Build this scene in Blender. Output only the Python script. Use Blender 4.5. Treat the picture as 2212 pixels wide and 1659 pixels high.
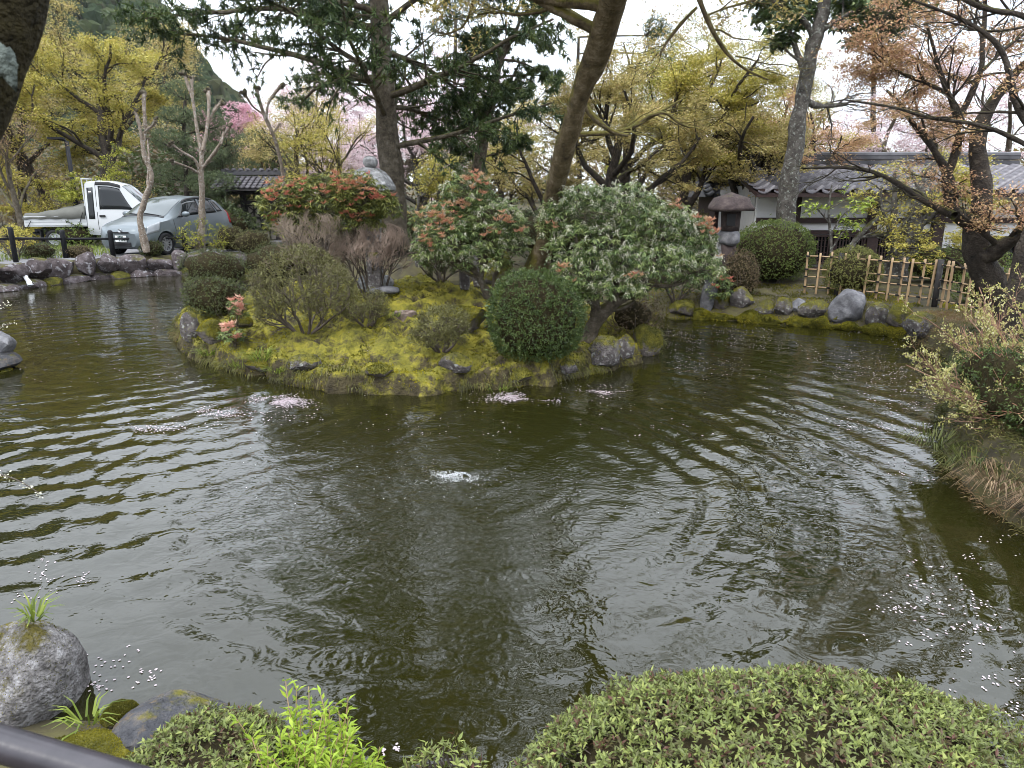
import bpy, bmesh, math, random
import numpy as np
from mathutils import Vector, Matrix

for o in list(bpy.data.objects):
    bpy.data.objects.remove(o)
SC = bpy.context.scene
COL = SC.collection
PI = math.pi
rad = math.radians
random.seed(3)
RNG = np.random.default_rng(11)

# ------------------------------------------------------------------ camera
EYE = 2.3
PITCH = rad(14.94)
cam = bpy.data.objects.new('camera', bpy.data.cameras.new('camera'))
COL.objects.link(cam)
cam.location = (0, 0, EYE)
cam.rotation_euler = (PI/2 - PITCH, 0, 0)
cam.data.sensor_width = 36.0
cam.data.lens = 24.98
cam.data.clip_end = 3000
cam.data.clip_start = 0.05
cam.data.dof.use_dof = True
cam.data.dof.focus_distance = 9.0
cam.data.dof.aperture_fstop = 7.0
SC.camera = cam

# ------------------------------------------------------------------ sky (bright overcast, a little blue in the gaps) and a weak wide sun
SUN_EL, SUN_AZ = rad(52), rad(215)
world = bpy.data.worlds.new('World')
SC.world = world
world.use_nodes = True
wn, wl = world.node_tree.nodes, world.node_tree.links
wn.clear()
sky = wn.new('ShaderNodeTexSky')
sky.sky_type = 'NISHITA'
sky.sun_disc = False
sky.sun_elevation = SUN_EL
sky.sun_rotation = SUN_AZ
tc = wn.new('ShaderNodeTexCoord')
nz = wn.new('ShaderNodeTexNoise')
nz.inputs['Scale'].default_value = 2.6
nz.inputs['Detail'].default_value = 7
nz.inputs['Roughness'].default_value = 0.55
mp = wn.new('ShaderNodeMapping')
mp.inputs['Scale'].default_value = (1, 1, 2.2)
wl.new(tc.outputs['Generated'], mp.inputs['Vector'])
wl.new(mp.outputs['Vector'], nz.inputs['Vector'])
cov = wn.new('ShaderNodeValToRGB')
cov.color_ramp.elements[0].position = 0.33
cov.color_ramp.elements[0].color = (0.55, 0.55, 0.55, 1)
cov.color_ramp.elements[1].position = 0.58
cov.color_ramp.elements[1].color = (1, 1, 1, 1)
wl.new(nz.outputs['Fac'], cov.inputs['Fac'])
sep = wn.new('ShaderNodeSeparateXYZ')
wl.new(tc.outputs['Generated'], sep.inputs[0])
mr = wn.new('ShaderNodeMapRange')          # overcast sky: the zenith is brighter than the horizon
mr.inputs['From Min'].default_value = 0.0
mr.inputs['From Max'].default_value = 1.0
mr.inputs['To Min'].default_value = 9.0
mr.inputs['To Max'].default_value = 36.0
wl.new(sep.outputs['Z'], mr.inputs['Value'])
shade = wn.new('ShaderNodeMapRange')       # thicker and thinner cloud
shade.inputs['From Min'].default_value = 0.3
shade.inputs['From Max'].default_value = 0.7
shade.inputs['To Min'].default_value = 1.2
shade.inputs['To Max'].default_value = 0.8
wl.new(nz.outputs['Fac'], shade.inputs['Value'])
mul = wn.new('ShaderNodeMath'); mul.operation = 'MULTIPLY'
wl.new(mr.outputs[0], mul.inputs[0]); wl.new(shade.outputs[0], mul.inputs[1])
cc = wn.new('ShaderNodeVectorMath'); cc.operation = 'SCALE'
cc.inputs[0].default_value = (0.92, 0.98, 1.075)
wl.new(mul.outputs[0], cc.inputs['Scale'])
mx = wn.new('ShaderNodeMix'); mx.data_type = 'RGBA'
wl.new(cov.outputs['Color'], mx.inputs[0])
wl.new(sky.outputs['Color'], mx.inputs[6])
wl.new(cc.outputs['Vector'], mx.inputs[7])
bg = wn.new('ShaderNodeBackground')
bg.inputs['Strength'].default_value = 0.1
wl.new(mx.outputs[2], bg.inputs['Color'])
wo = wn.new('ShaderNodeOutputWorld')
wl.new(bg.outputs[0], wo.inputs['Surface'])

sun = bpy.data.objects.new('sun', bpy.data.lights.new('sun', 'SUN'))
COL.objects.link(sun)
sun.data.energy = 1.5
sun.data.angle = rad(14)
sun.data.color = (1.0, 0.97, 0.92)
# the sun stands behind the camera, to the left
sd = Vector((math.sin(SUN_AZ)*math.cos(SUN_EL), math.cos(SUN_AZ)*math.cos(SUN_EL), math.sin(SUN_EL)))
sun.rotation_euler = sd.to_track_quat('Z', 'Y').to_euler()

SC.view_settings.view_transform = 'Standard'
SC.view_settings.look = 'None'
SC.view_settings.gamma = 1
SC.view_settings.use_curve_mapping = False
SC.view_settings.exposure = 0.62
SC.render.engine = 'CYCLES'
SC.cycles.filter_width = 0.85
SC.cycles.max_bounces = 6
SC.cycles.transparent_max_bounces = 6
SC.cycles.volume_bounces = 0

# ------------------------------------------------------------------ sight lines of the photograph (2212 x 1659 grid) turned into points of the place
F = 1535.0
cP, sP = math.cos(PITCH), math.sin(PITCH)
def ray(u, v):
    dx = (u - 1106)/F
    dy = -(v - 829.5)/F
    return np.array((dx, cP + dy*sP, -sP + dy*cP))
def atz(u, v, z=0.0):
    d = ray(u, v)
    t = (z - EYE)/d[2]
    return np.array((d[0]*t, d[1]*t, z))
def aty(u, v, Y):
    d = ray(u, v)
    t = Y/d[1]
    return np.array((d[0]*t, Y, EYE + d[2]*t))
def pxm(u, v, p):
    """metres per photo pixel at point p"""
    depth = p[1]*cP - (p[2] - EYE)*sP
    return depth/F

# ------------------------------------------------------------------ building blocks
ORG = {}
def setp(o, label=None, cat=None, group=None, kind=None):
    if label: o['label'] = label
    if cat: o['category'] = cat
    if group: o['group'] = group
    if kind: o['kind'] = kind
    return o
def thing(name, label, cat, loc=(0, 0, 0), group=None, rz=0.0):
    o = bpy.data.objects.new(name, None)
    COL.objects.link(o)
    o.empty_display_size = 0.2
    o.location = loc
    o.rotation_euler = (0, 0, rz)
    ORG[o] = np.array(loc, float)
    return setp(o, label, cat, group)
def mesh(V, Q=None, T=None, N=None, smooth=True, rnd=None, name='m'):
    me = bpy.data.meshes.new(name)
    V = np.asarray(V, np.float32).reshape(-1, 3)
    me.vertices.add(len(V))
    me.vertices.foreach_set('co', V.ravel())
    idx, tot = [], []
    if Q is not None and T is None and len(Q) and len(Q[0]) == 3: Q, T = None, Q
    for F_, k in ((Q, 4), (T, 3)):
        if F_ is not None and len(F_):
            F_ = np.asarray(F_, np.int32).reshape(-1, k)
            idx.append(F_.ravel()); tot.append(np.full(len(F_), k, np.int32))
    if N:
        for f in N:
            idx.append(np.array(f, np.int32)); tot.append(np.array([len(f)], np.int32))
    idx = np.concatenate(idx); tot = np.concatenate(tot)
    me.loops.add(len(idx)); me.loops.foreach_set('vertex_index', idx)
    me.polygons.add(len(tot))
    st = np.zeros(len(tot), np.int32); st[1:] = np.cumsum(tot)[:-1]
    me.polygons.foreach_set('loop_start', st)
    me.polygons.foreach_set('loop_total', tot)
    me.update(calc_edges=True)
    me.polygons.foreach_set('use_smooth', np.full(len(tot), bool(smooth)))
    if rnd is not None:
        a = me.attributes.new('rnd', 'FLOAT', 'FACE')
        a.data.foreach_set('value', np.asarray(rnd, np.float32))
    return me
def put(name, me, m, parent=None, local=False, loc=None):
    o = bpy.data.objects.new(name, me)
    COL.objects.link(o)
    if m is not None and (not me.materials): me.materials.append(m)
    if parent is not None:
        o.parent = parent
        base = ORG.get(parent, np.zeros(3))
        if not local:
            o.location = -base if not getattr(parent, '_x', None) else (0, 0, 0)
        ORG[o] = np.zeros(3)
    if loc is not None: o.location = loc
    return o
def obj(name, V, Q=None, T=None, N=None, m=None, parent=None, smooth=True, rnd=None, local=False):
    """vertices in world space; under a thing they are shifted to its base"""
    V = np.asarray(V, float).reshape(-1, 3)
    base = np.zeros(3)
    if parent is not None and not local:
        base = ORG[parent]
    me = mesh(V - base, Q, T, N, smooth, rnd, name)
    o = bpy.data.objects.new(name, me)
    COL.objects.link(o)
    if m is not None: me.materials.append(m)
    if parent is not None:
        o.parent = parent
    ORG[o] = base          # sub-parts share the thing's frame
    return o
def copy_of(o, name=None, parent=None):
    c = o.copy()
    COL.objects.link(c)
    if parent is not None: c.parent = parent
    ORG[c] = ORG.get(o, np.zeros(3))
    return c
class MB:
    """collects boxes, tubes and loose faces into one mesh"""
    def __init__(s): s.V, s.Fc, s.n = [], [], 0
    def add(s, V, F_):
        V = np.asarray(V, float).reshape(-1, 3)
        for f in F_: s.Fc.append([i + s.n for i in f])
        s.V.append(V); s.n += len(V); return s
    def box(s, c, d, rz=0.0, M=None):
        x, y, z = [a/2 for a in d]
        V = np.array([(sx*x, sy*y, sz*z) for sz in (-1, 1) for sy in (-1, 1) for sx in (-1, 1)])
        if rz:
            ca, sa = math.cos(rz), math.sin(rz)
            V = np.c_[V[:, 0]*ca - V[:, 1]*sa, V[:, 0]*sa + V[:, 1]*ca, V[:, 2]]
        if M is not None: V = V @ M.T
        return s.add(V + np.array(c, float), [(0, 2, 3, 1), (4, 5, 7, 6), (0, 1, 5, 4), (2, 6, 7, 3), (0, 4, 6, 2), (1, 3, 7, 5)])
    def tube(s, pts, r, k=8, cap=True):
        pts = np.asarray(pts, float); r = np.broadcast_to(np.asarray(r, float), (len(pts),))
        V, Q = tubes(pts[None], r[None], k)
        F_ = [tuple(q) for q in Q]
        if cap:
            F_ += [tuple(range(k))[::-1], tuple(range((len(pts)-1)*k, len(pts)*k))]
        return s.add(V, F_)
    def build(s, name, m, parent=None, smooth=False, local=False):
        return obj(name, np.concatenate(s.V), N=s.Fc, m=m, parent=parent, smooth=smooth, local=local)
def unit(a):
    return a/np.maximum(np.linalg.norm(a, axis=-1, keepdims=True), 1e-9)
def tubes(P, Rd, k=5):
    """P (B,N,3), Rd (B,N) -> one mesh of B tubes"""
    B, N, _ = P.shape
    t = np.gradient(P, axis=1)
    t = unit(t)
    up = np.where(np.abs(unit(P[:, -1] - P[:, 0])[:, 2:3]) > 0.8, np.array((1., 0.13, 0)), np.array((0.11, 0.05, 1.)))
    a = unit(np.cross(t, np.repeat(up[:, None], N, 1)))
    b = np.cross(t, a)
    th = np.arange(k)*2*PI/k
    V = P[:, :, None] + Rd[:, :, None, None]*(a[:, :, None]*np.cos(th)[:, None] + b[:, :, None]*np.sin(th)[:, None])
    i = np.arange(B)[:, None, None]*N*k + np.arange(N-1)[None, :, None]*k
    j = np.arange(k)[None, None]; j2 = (j + 1) % k
    Q = np.stack((i + j, i + j2, i + k + j2, i + k + j), -1).reshape(-1, 4)
    return V.reshape(-1, 3), Q
def join(parts):
    Vs, Qs, n = [], [], 0
    for V, Q in parts:
        Vs.append(V); Qs.append(Q + n); n += len(V)
    return np.concatenate(Vs), np.concatenate(Qs)
_nk = np.random.default_rng(5)
_K = unit(_nk.normal(size=(28, 3))); _PH = _nk.uniform(0, 6.28, 28)
_KF = 0.7*1.17**np.arange(28)
def fbm(p, f=1.0, o=0, n=14):
    """smooth pseudo-noise in about -1..1 from a sum of slanted waves"""
    p = np.asarray(p, float)*f
    s = np.zeros(p.shape[:-1])
    for i in range(n):
        w = 1/(_KF[i]**0.6)
        s += w*np.sin(p @ _K[(i + o) % 28]*_KF[i]*2.2 + _PH[(i*3 + o) % 28] + 1.3*np.sin(p @ _K[(i*5 + o + 3) % 28]*_KF[i]))
    return s/3.6
def resample(P, n):
    P = np.asarray(P, float)
    d = np.r_[0, np.cumsum(np.linalg.norm(np.diff(P[:, :3], axis=0), axis=1))]
    t = np.linspace(0, d[-1], n)
    Q = np.stack([np.interp(t, d, P[:, i]) for i in range(P.shape[1])], 1)
    for _ in range(2):
        Q[1:-1] = Q[1:-1]*0.5 + (Q[2:] + Q[:-2])*0.25
    return Q
def smoothstep(a, b, x):
    t = np.clip((x - a)/(b - a), 0, 1)
    return t*t*(3 - 2*t)

# ------------------------------------------------------------------ materials
def base_mat(name):
    m = bpy.data.materials.new(name); m.use_nodes = True
    n, l = m.node_tree.nodes, m.node_tree.links
    return m, n, l, n['Principled BSDF']
def ramp(n, cols, pos=None):
    r = n.new('ShaderNodeValToRGB')
    e = r.color_ramp.elements
    k = len(cols)
    while len(e) < k: e.new(0.5)
    for i, c in enumerate(cols):
        e[i].position = pos[i] if pos else i/(k - 1)
        e[i].color = (*c, 1)
    return r
def M(name, cols, scale=6.0, rough=0.75, bump=0.0, bscale=None, metal=0.0, spec=0.3, detail=6.0, pos=None, stretch=None, coat=0.0):
    m, n, l, p = base_mat(name)
    tcn = n.new('ShaderNodeTexCoord')
    src = tcn.outputs['Object']
    if stretch:
        mpn = n.new('ShaderNodeMapping'); mpn.inputs['Scale'].default_value = stretch
        l.new(src, mpn.inputs['Vector']); src = mpn.outputs['Vector']
    if len(cols) == 1:
        p.inputs['Base Color'].default_value = (*cols[0], 1)
    else:
        t = n.new('ShaderNodeTexNoise'); t.inputs['Scale'].default_value = scale
        t.inputs['Detail'].default_value = detail; t.inputs['Roughness'].default_value = 0.65
        l.new(src, t.inputs['Vector'])
        k = len(cols)
        r = ramp(n, cols, pos or [0.3 + 0.4*i/(k - 1) for i in range(k)])
        l.new(t.outputs['Fac'], r.inputs['Fac']); l.new(r.outputs['Color'], p.inputs['Base Color'])
    p.inputs['Roughness'].default_value = rough
    p.inputs['Metallic'].default_value = metal
    p.inputs['Specular IOR Level'].default_value = spec
    p.inputs['Coat Weight'].default_value = coat
    if bump:
        t2 = n.new('ShaderNodeTexNoise'); t2.inputs['Scale'].default_value = bscale or scale*3
        t2.inputs['Detail'].default_value = 8
        l.new(src, t2.inputs['Vector'])
        b = n.new('ShaderNodeBump'); b.inputs['Strength'].default_value = bump; b.inputs['Distance'].default_value = 0.02
        l.new(t2.outputs['Fac'], b.inputs['Height']); l.new(b.outputs['Normal'], p.inputs['Normal'])
    return m
def leafmat(name, cols, trans=0.28, rough=0.5, spec=0.25, pos=None):
    """per-leaf colour from the face attribute rnd; thin leaves let light through"""
    m, n, l, p = base_mat(name)
    a = n.new('ShaderNodeAttribute'); a.attribute_name = 'rnd'
    r = ramp(n, cols, pos)
    l.new(a.outputs['Fac'], r.inputs['Fac'])
    l.new(r.outputs['Color'], p.inputs['Base Color'])
    p.inputs['Roughness'].default_value = rough
    p.inputs['Specular IOR Level'].default_value = spec
    tr = n.new('ShaderNodeBsdfTranslucent'); l.new(r.outputs['Color'], tr.inputs['Color'])
    mxs = n.new('ShaderNodeMixShader'); mxs.inputs[0].default_value = trans
    l.new(p.outputs[0], mxs.inputs[1]); l.new(tr.outputs[0], mxs.inputs[2])
    l.new(mxs.outputs[0], n['Material Output'].inputs['Surface'])
    return m
def mossy(name, rock, moss, cover=0.45, scale=5.0, bump=0.5, lichen=None, dirz=1.0):
    """stone or bark with moss where its surface faces up, broken up by noise; optional pale lichen spots"""
    m, n, l, p = base_mat(name)
    tcn = n.new('ShaderNodeTexCoord'); g = n.new('ShaderNodeNewGeometry')
    t = n.new('ShaderNodeTexNoise'); t.inputs['Scale'].default_value = scale; t.inputs['Detail'].default_value = 8; t.inputs['Roughness'].default_value = 0.7
    l.new(tcn.outputs['Object'], t.inputs['Vector'])
    k = len(rock)
    r = ramp(n, rock, [0.3 + 0.4*i/(k - 1) for i in range(k)])
    l.new(t.outputs['Fac'], r.inputs['Fac']); col = r.outputs['Color']
    if lichen:
        t3 = n.new('ShaderNodeTexNoise'); t3.inputs['Scale'].default_value = scale*2.3; t3.inputs['Detail'].default_value = 5
        l.new(tcn.outputs['Object'], t3.inputs['Vector'])
        r3 = ramp(n, [(0, 0, 0), (1, 1, 1)], [0.56, 0.66]); l.new(t3.outputs['Fac'], r3.inputs['Fac'])
        x3 = n.new('ShaderNodeMix'); x3.data_type = 'RGBA'; x3.inputs[7].default_value = (*lichen, 1)
        l.new(r3.outputs['Color'], x3.inputs[0]); l.new(col, x3.inputs[6]); col = x3.outputs[2]
    t2 = n.new('ShaderNodeTexNoise'); t2.inputs['Scale'].default_value = scale*0.6; t2.inputs['Detail'].default_value = 9; t2.inputs['Roughness'].default_value = 0.75
    l.new(tcn.outputs['Object'], t2.inputs['Vector'])
    s = n.new('ShaderNodeSeparateXYZ'); l.new(g.outputs['Normal'], s.inputs[0])
    ma = n.new('ShaderNodeMath'); ma.operation = 'MULTIPLY_ADD'; ma.inputs[1].default_value = 0.35*dirz
    l.new(s.outputs['Z'], ma.inputs[0]); l.new(t2.outputs['Fac'], ma.inputs[2])
    thr = 0.95 - cover
    r2 = ramp(n, [(0, 0, 0), (1, 1, 1)], [max(0, thr - 0.06), min(1, thr + 0.06)]); l.new(ma.outputs[0], r2.inputs['Fac'])
    mc = ramp(n, moss, [0.3 + 0.4*i/(len(moss) - 1) for i in range(len(moss))]); l.new(t.outputs['Fac'], mc.inputs['Fac'])
    x = n.new('ShaderNodeMix'); x.data_type = 'RGBA'
    l.new(r2.outputs['Color'], x.inputs[0]); l.new(col, x.inputs[6]); l.new(mc.outputs['Color'], x.inputs[7])
    l.new(x.outputs[2], p.inputs['Base Color'])
    p.inputs['Roughness'].default_value = 0.85; p.inputs['Specular IOR Level'].default_value = 0.2
    tb = n.new('ShaderNodeTexNoise'); tb.inputs['Scale'].default_value = scale*5; tb.inputs['Detail'].default_value = 8
    l.new(tcn.outputs['Object'], tb.inputs['Vector'])
    b = n.new('ShaderNodeBump'); b.inputs['Strength'].default_value = bump; b.inputs['Distance'].default_value = 0.03
    l.new(tb.outputs['Fac'], b.inputs['Height']); l.new(b.outputs['Normal'], p.inputs['Normal'])
    return m

MOSS = [(0.03, 0.03, 0.010), (0.085, 0.08, 0.014), (0.17, 0.15, 0.018)]
m_ground = M('garden_soil', [(0.018, 0.015, 0.01), (0.05, 0.042, 0.02), (0.075, 0.068, 0.022)], 3.2, 0.9, 0.6, 14)

m_isl = None
m_gravel = M('gravel', [(0.11, 0.108, 0.112), (0.19, 0.186, 0.192)], 30, 0.9, 0.5, 60)
m_rock_wall = mossy('wall_stone', [(0.02, 0.016, 0.016), (0.065, 0.052, 0.052), (0.15, 0.13, 0.135)], MOSS[:2], 0.12, 4.0, 0.9, lichen=(0.22, 0.21, 0.22))
m_rock = mossy('garden_stone', [(0.035, 0.03, 0.028), (0.10, 0.088, 0.085), (0.2, 0.18, 0.175)], MOSS, 0.28, 9.0, 1.2, lichen=(0.27, 0.27, 0.25))
m_rock_moss = mossy('mossy_stone', [(0.05, 0.045, 0.04), (0.13, 0.11, 0.10), (0.2, 0.18, 0.17)], MOSS, 0.5, 9.0, 1.2)
m_rock_bare = mossy('smooth_stone', [(0.05, 0.048, 0.052), (0.12, 0.118, 0.125), (0.23, 0.225, 0.23)], MOSS, -0.1, 4.5, 0.6)
m_granite = mossy('speckled_granite', [(0.035, 0.032, 0.03), (0.16, 0.15, 0.145), (0.40, 0.39, 0.39)], [(0.06, 0.05, 0.012), (0.12, 0.10, 0.02)], 0.14, 13.0, 1.3)
m_slate = mossy('dark_slate', [(0.025, 0.025, 0.028), (0.06, 0.06, 0.065), (0.14, 0.12, 0.10)], MOSS, 0.06, 9, 1.0, lichen=(0.11, 0.085, 0.06))
m_lantern = mossy('lantern_granite', [(0.06, 0.06, 0.058), (0.2, 0.2, 0.2), (0.42, 0.42, 0.42)], [(0.03, 0.03, 0.02), (0.06, 0.06, 0.03)], 0.08, 14.0, 0.5)
m_lantern_dark = mossy('weathered_lantern_stone', [(0.022, 0.016, 0.016), (0.05, 0.037, 0.035), (0.085, 0.066, 0.06)], [(0.05, 0.045, 0.03), (0.07, 0.06, 0.03)], 0.05, 6.0, 0.5)
m_isl = mossy('moss_lawn', [(0.012, 0.009, 0.006), (0.04, 0.032, 0.016), (0.085, 0.07, 0.034)], [(0.045, 0.045, 0.011), (0.135, 0.124, 0.018), (0.25, 0.215, 0.026)], 0.28, 5.0, 1.2, dirz=0.8)
m_moss = M('moss', MOSS, 9, 1.0, 1.0, 90, spec=0.05)
m_mosstuft = leafmat('moss_tuft', [(0.06, 0.06, 0.014), (0.15, 0.14, 0.02), (0.28, 0.245, 0.028)], 0.4, 0.9, 0.05)
m_bark_dark = mossy('dark_bark', [(0.012, 0.01, 0.009), (0.035, 0.028, 0.022), (0.08, 0.065, 0.05)], [(0.04, 0.04, 0.012), (0.08, 0.075, 0.015)], 0.2, 9, 1.0)
m_bark_moss = mossy('mossy_bark', [(0.035, 0.025, 0.015), (0.10, 0.075, 0.04), (0.2, 0.16, 0.11)], [(0.05, 0.048, 0.012), (0.10, 0.088, 0.02), (0.15, 0.12, 0.03)], 0.46, 6, 1.0)
m_bark_pale = mossy('pale_smooth_bark', [(0.09, 0.065, 0.048), (0.20, 0.16, 0.125), (0.31, 0.265, 0.22)], [(0.08, 0.07, 0.04), (0.12, 0.11, 0.06)], 0.05, 9, 1.0, lichen=(0.33, 0.31, 0.28))
m_bark_grey = mossy('grey_lichen_bark', [(0.02, 0.018, 0.015), (0.07, 0.062, 0.054), (0.13, 0.12, 0.108)], MOSS[:2], 0.2, 8, 1.0, lichen=(0.2, 0.21, 0.185))
m_bark_brown = mossy('ridged_brown_bark', [(0.03, 0.024, 0.017), (0.085, 0.07, 0.05), (0.16, 0.14, 0.11)], [(0.05, 0.05, 0.015), (0.09, 0.085, 0.02)], 0.22, 10, 1.0)
m_twig_pink = M('pink_brown_twigs', [(0.12, 0.092, 0.068), (0.27, 0.21, 0.155)], 5, 0.8)
m_twig = M('grey_brown_twigs', [(0.04, 0.032, 0.025), (0.12, 0.095, 0.075)], 6, 0.8)
m_inner = M('shade_darkened_twigs', [(0.016, 0.014, 0.008), (0.045, 0.036, 0.018)], 18, 1.0, 1.0, 50, spec=0.05)  # twig colour darkened to carry the shade inside the shrubs
m_black = M('black_painted_wood', [(0.006, 0.0065, 0.008), (0.014, 0.014, 0.016)], 20, 0.6, 0.2, spec=0.2)
m_rail = M('black_lacquered_rail', [(0.015, 0.014, 0.017), (0.035, 0.03, 0.035), (0.10, 0.05, 0.045)], 9, 0.3, 0.03, 60, spec=0.45, pos=[0.3, 0.66, 0.78])
m_timber = M('dark_brown_timber', [(0.022, 0.012, 0.011), (0.05, 0.027, 0.024)], 8, 0.6, 0.3, stretch=(1, 1, 6))
m_timber_black = M('weathered_black_timber', [(0.012, 0.011, 0.011), (0.04, 0.036, 0.034)], 10, 0.7, 0.3)
m_plaster = M('white_plaster', [(0.62, 0.61, 0.62), (0.74, 0.73, 0.74)], 2, 0.9, 0.05)
m_plaster_shade = M('shade_darkened_plaster', [(0.38, 0.37, 0.36), (0.46, 0.45, 0.44)], 2, 0.9, 0.05)  # the white plaster again, with the end wall's shade put into its colour
m_tile = M('grey_roof_tile', [(0.035, 0.032, 0.036), (0.10, 0.092, 0.102), (0.2, 0.188, 0.2)], 5, 0.5, 0.3, 30, spec=0.35)
m_tile_dark = M('dark_roof_tile', [(0.035, 0.034, 0.037), (0.09, 0.088, 0.095)], 3, 0.55, 0.3, 30, spec=0.3)
m_paper = M('aged_paper_panel', [(0.20, 0.18, 0.155), (0.3, 0.27, 0.24)], 3, 0.9)
m_glass_dark = M('dark_window_glass', [(0.012, 0.013, 0.014)], rough=0.06, spec=0.6)
m_bamboo = M('weathered_bamboo', [(0.25, 0.165, 0.09), (0.38, 0.265, 0.15)], 4, 0.5, 0.1, stretch=(3, 3, 0.6), spec=0.35)
m_twine = M('black_twine', [(0.012, 0.011, 0.01)], rough=0.9)
# ------------------------------------------------------------------ shorelines (world metres)
POND = np.array([(-14.5, 12.2), (-13.6, 16.57), (-12.65, 17.56), (-12.34, 18.87), (-11.78, 20.04), (-10.9, 20.86), (-9.5, 21.7),
                 (-6.76, 21.0), (-4, 20.2), (-1.34, 19.6), (-0.07, 18.9), (1.2, 17.6), (2.01, 15.9), (2.75, 13.95), (2.97, 13.49), (3.65, 13.39),
                 (4.26, 13.08), (4.98, 12.7), (5.66, 12.33), (6.26, 11.91), (6.55, 11.3), (6.35, 10.0), (5.6, 8.6), (4.58, 7.26),
                 (3.95, 6.2), (3.68, 5.5), (3.6, 4.9), (3.62, 4.3), (3.75, 3.7), (3.6, 2.9), (2.9, 2.2), (1.6, 2.1), (0.5, 2.28), (-0.53, 2.42), (-1.04, 2.62),
                 (-1.44, 2.74), (-1.95, 2.78), (-2.4, 2.85), (-3.3, 3.2), (-4.4, 4.3), (-6.1, 6.5), (-7.15, 9.1), (-7.5, 9.7), (-8.6, 10.4), (-9.6, 10.8), (-12.0, 11.2)])
ISL = np.array([(-6.31, 13.39), (-5.9, 12.2), (-5.21, 11.02), (-4.6, 10.04), (-4.04, 9.47), (-3.44, 9.03), (-2.82, 8.61), (-2.11, 8.28), (-1.41, 8.14), (-0.81, 8.18),
                (-0.15, 8.43), (0.43, 8.65), (0.87, 8.96), (1.42, 9.47), (1.97, 10.04), (2.36, 11.02), (2.5, 12.0), (2.3, 13.2), (1.5, 14.2), (0.2, 15.2), (-1.5, 15.9), (-3.6, 15.9), (-5.4, 15.1), (-6.2, 14.3)])
def smooth_poly(P, it=2):
    for _ in range(it):
        Q = np.roll(P, -1, 0)
        P = np.stack((P*0.75 + Q*0.25, P*0.25 + Q*0.75), 1).reshape(-1, 2)
    return P
POND_S, ISL_S = smooth_poly(POND), smooth_poly(ISL)
def sdf(poly, x, y):
    """signed distance, positive inside"""
    sh = np.shape(x)
    p = np.stack((np.ravel(x), np.ravel(y)), 1).astype(float)
    a = poly; b = np.roll(poly, -1, 0)
    best = np.full(len(p), 1e9); ins = np.zeros(len(p), bool)
    for i in range(len(a)):
        e = b[i] - a[i]
        w = p - a[i]
        t = np.clip((w @ e)/(e @ e), 0, 1)
        d = w - t[:, None]*e
        best = np.minimum(best, (d*d).sum(1))
        c = ((a[i, 1] <= p[:, 1]) != (b[i, 1] <= p[:, 1]))
        if abs(e[1]) > 1e-9:
            ins ^= c & (p[:, 0] < a[i, 0] + (p[:, 1] - a[i, 1])/e[1]*e[0])
    return (np.sqrt(best)*np.where(ins, 1, -1)).reshape(sh)
def land_h(x, y):
    d = -sdf(POND_S, x, y)
    x = np.asarray(x, float); y = np.asarray(y, float)
    left = smoothstep(-4, -8, x)*smoothstep(9, 13, y)
    base = 0.42 + 0.06*left
    wide = 0.75 - 0.5*left
    near = smoothstep(4.2, 3, y)*smoothstep(4.2, 2.6, x)
    base = base - 0.30*near; rb = smoothstep(12.6, 11.4, y)*smoothstep(2.8, 3.5, x)
    wide = wide - 0.3*near - 0.5*rb
    h = base*smoothstep(0.0, 1, d/wide) + 0.05*left
    h = h + smoothstep(0.5, 5, d)*(0.12 - 0.18*left) + fbm(np.stack((x, y, 0*x), -1), 0.6)*0.05*smoothstep(0.2, 1.5, d)
    h = h + smoothstep(30, 60, y)*(1.5 + 2.0*smoothstep(0, -30, x))
    h = np.where(d < 0, -0.1 - 0.55*smoothstep(0, 0.5, -d), h)
    return h
def isl_h(x, y):
    d = sdf(ISL_S, x, y)
    x = np.asarray(x, float); y = np.asarray(y, float)
    q = np.stack((x, y, 0*x), -1)
    d2 = d + fbm(q, 1.6, 3)*0.10 + fbm(q, 5, 8)*0.06
    h = 0.27*smoothstep(-0.03, 0.12, d2) + 0.36*smoothstep(0.1, 2.6, d) + 0.12*smoothstep(1.0, 3.2, d)
    h = h + (fbm(q, 1.3)*0.08 + fbm(q, 4.0, 5)*0.055 + (0.25 - np.abs(fbm(q, 3.2, 8)))*0.13 + (0.25 - np.abs(fbm(q, 8.0, 12)))*0.06)*smoothstep(0.0, 0.3, d)
    return np.where(d2 < -0.03, -0.5, h - 0.02)
def ground(x, y):
    return float(max(land_h(np.array([x]), np.array([y]))[0], isl_h(np.array([x]), np.array([y]))[0]))
_TT = np.r_[np.arange(1.4, 14, 0.03), np.arange(14, 60, 0.1)]
def hit(u, v):
    """where the sight line of a photo pixel meets the land or the island"""
    d = ray(u, v); t = _TT/d[1]
    p = np.array((0, 0, EYE)) + d*t[:, None]
    g = np.maximum(land_h(p[:, 0], p[:, 1]), isl_h(p[:, 0], p[:, 1]))
    g = np.maximum(g, 0)
    i = np.argmax(p[:, 2] <= g)
    return np.array((p[i, 0], p[i, 1], g[i]))
def on(u, Y):
    """a point of the ground at photo column u and distance Y"""
    v = 600
    for _ in range(6):
        p = aty(u, v, Y); g = ground(p[0], Y)
        # the row where that height is seen
        dz = (g - EYE)/Y
        dy = (dz*cP + sP)/(cP - dz*sP)
        v = 829.5 - dy*F
    return np.array((p[0], Y, g))

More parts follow.
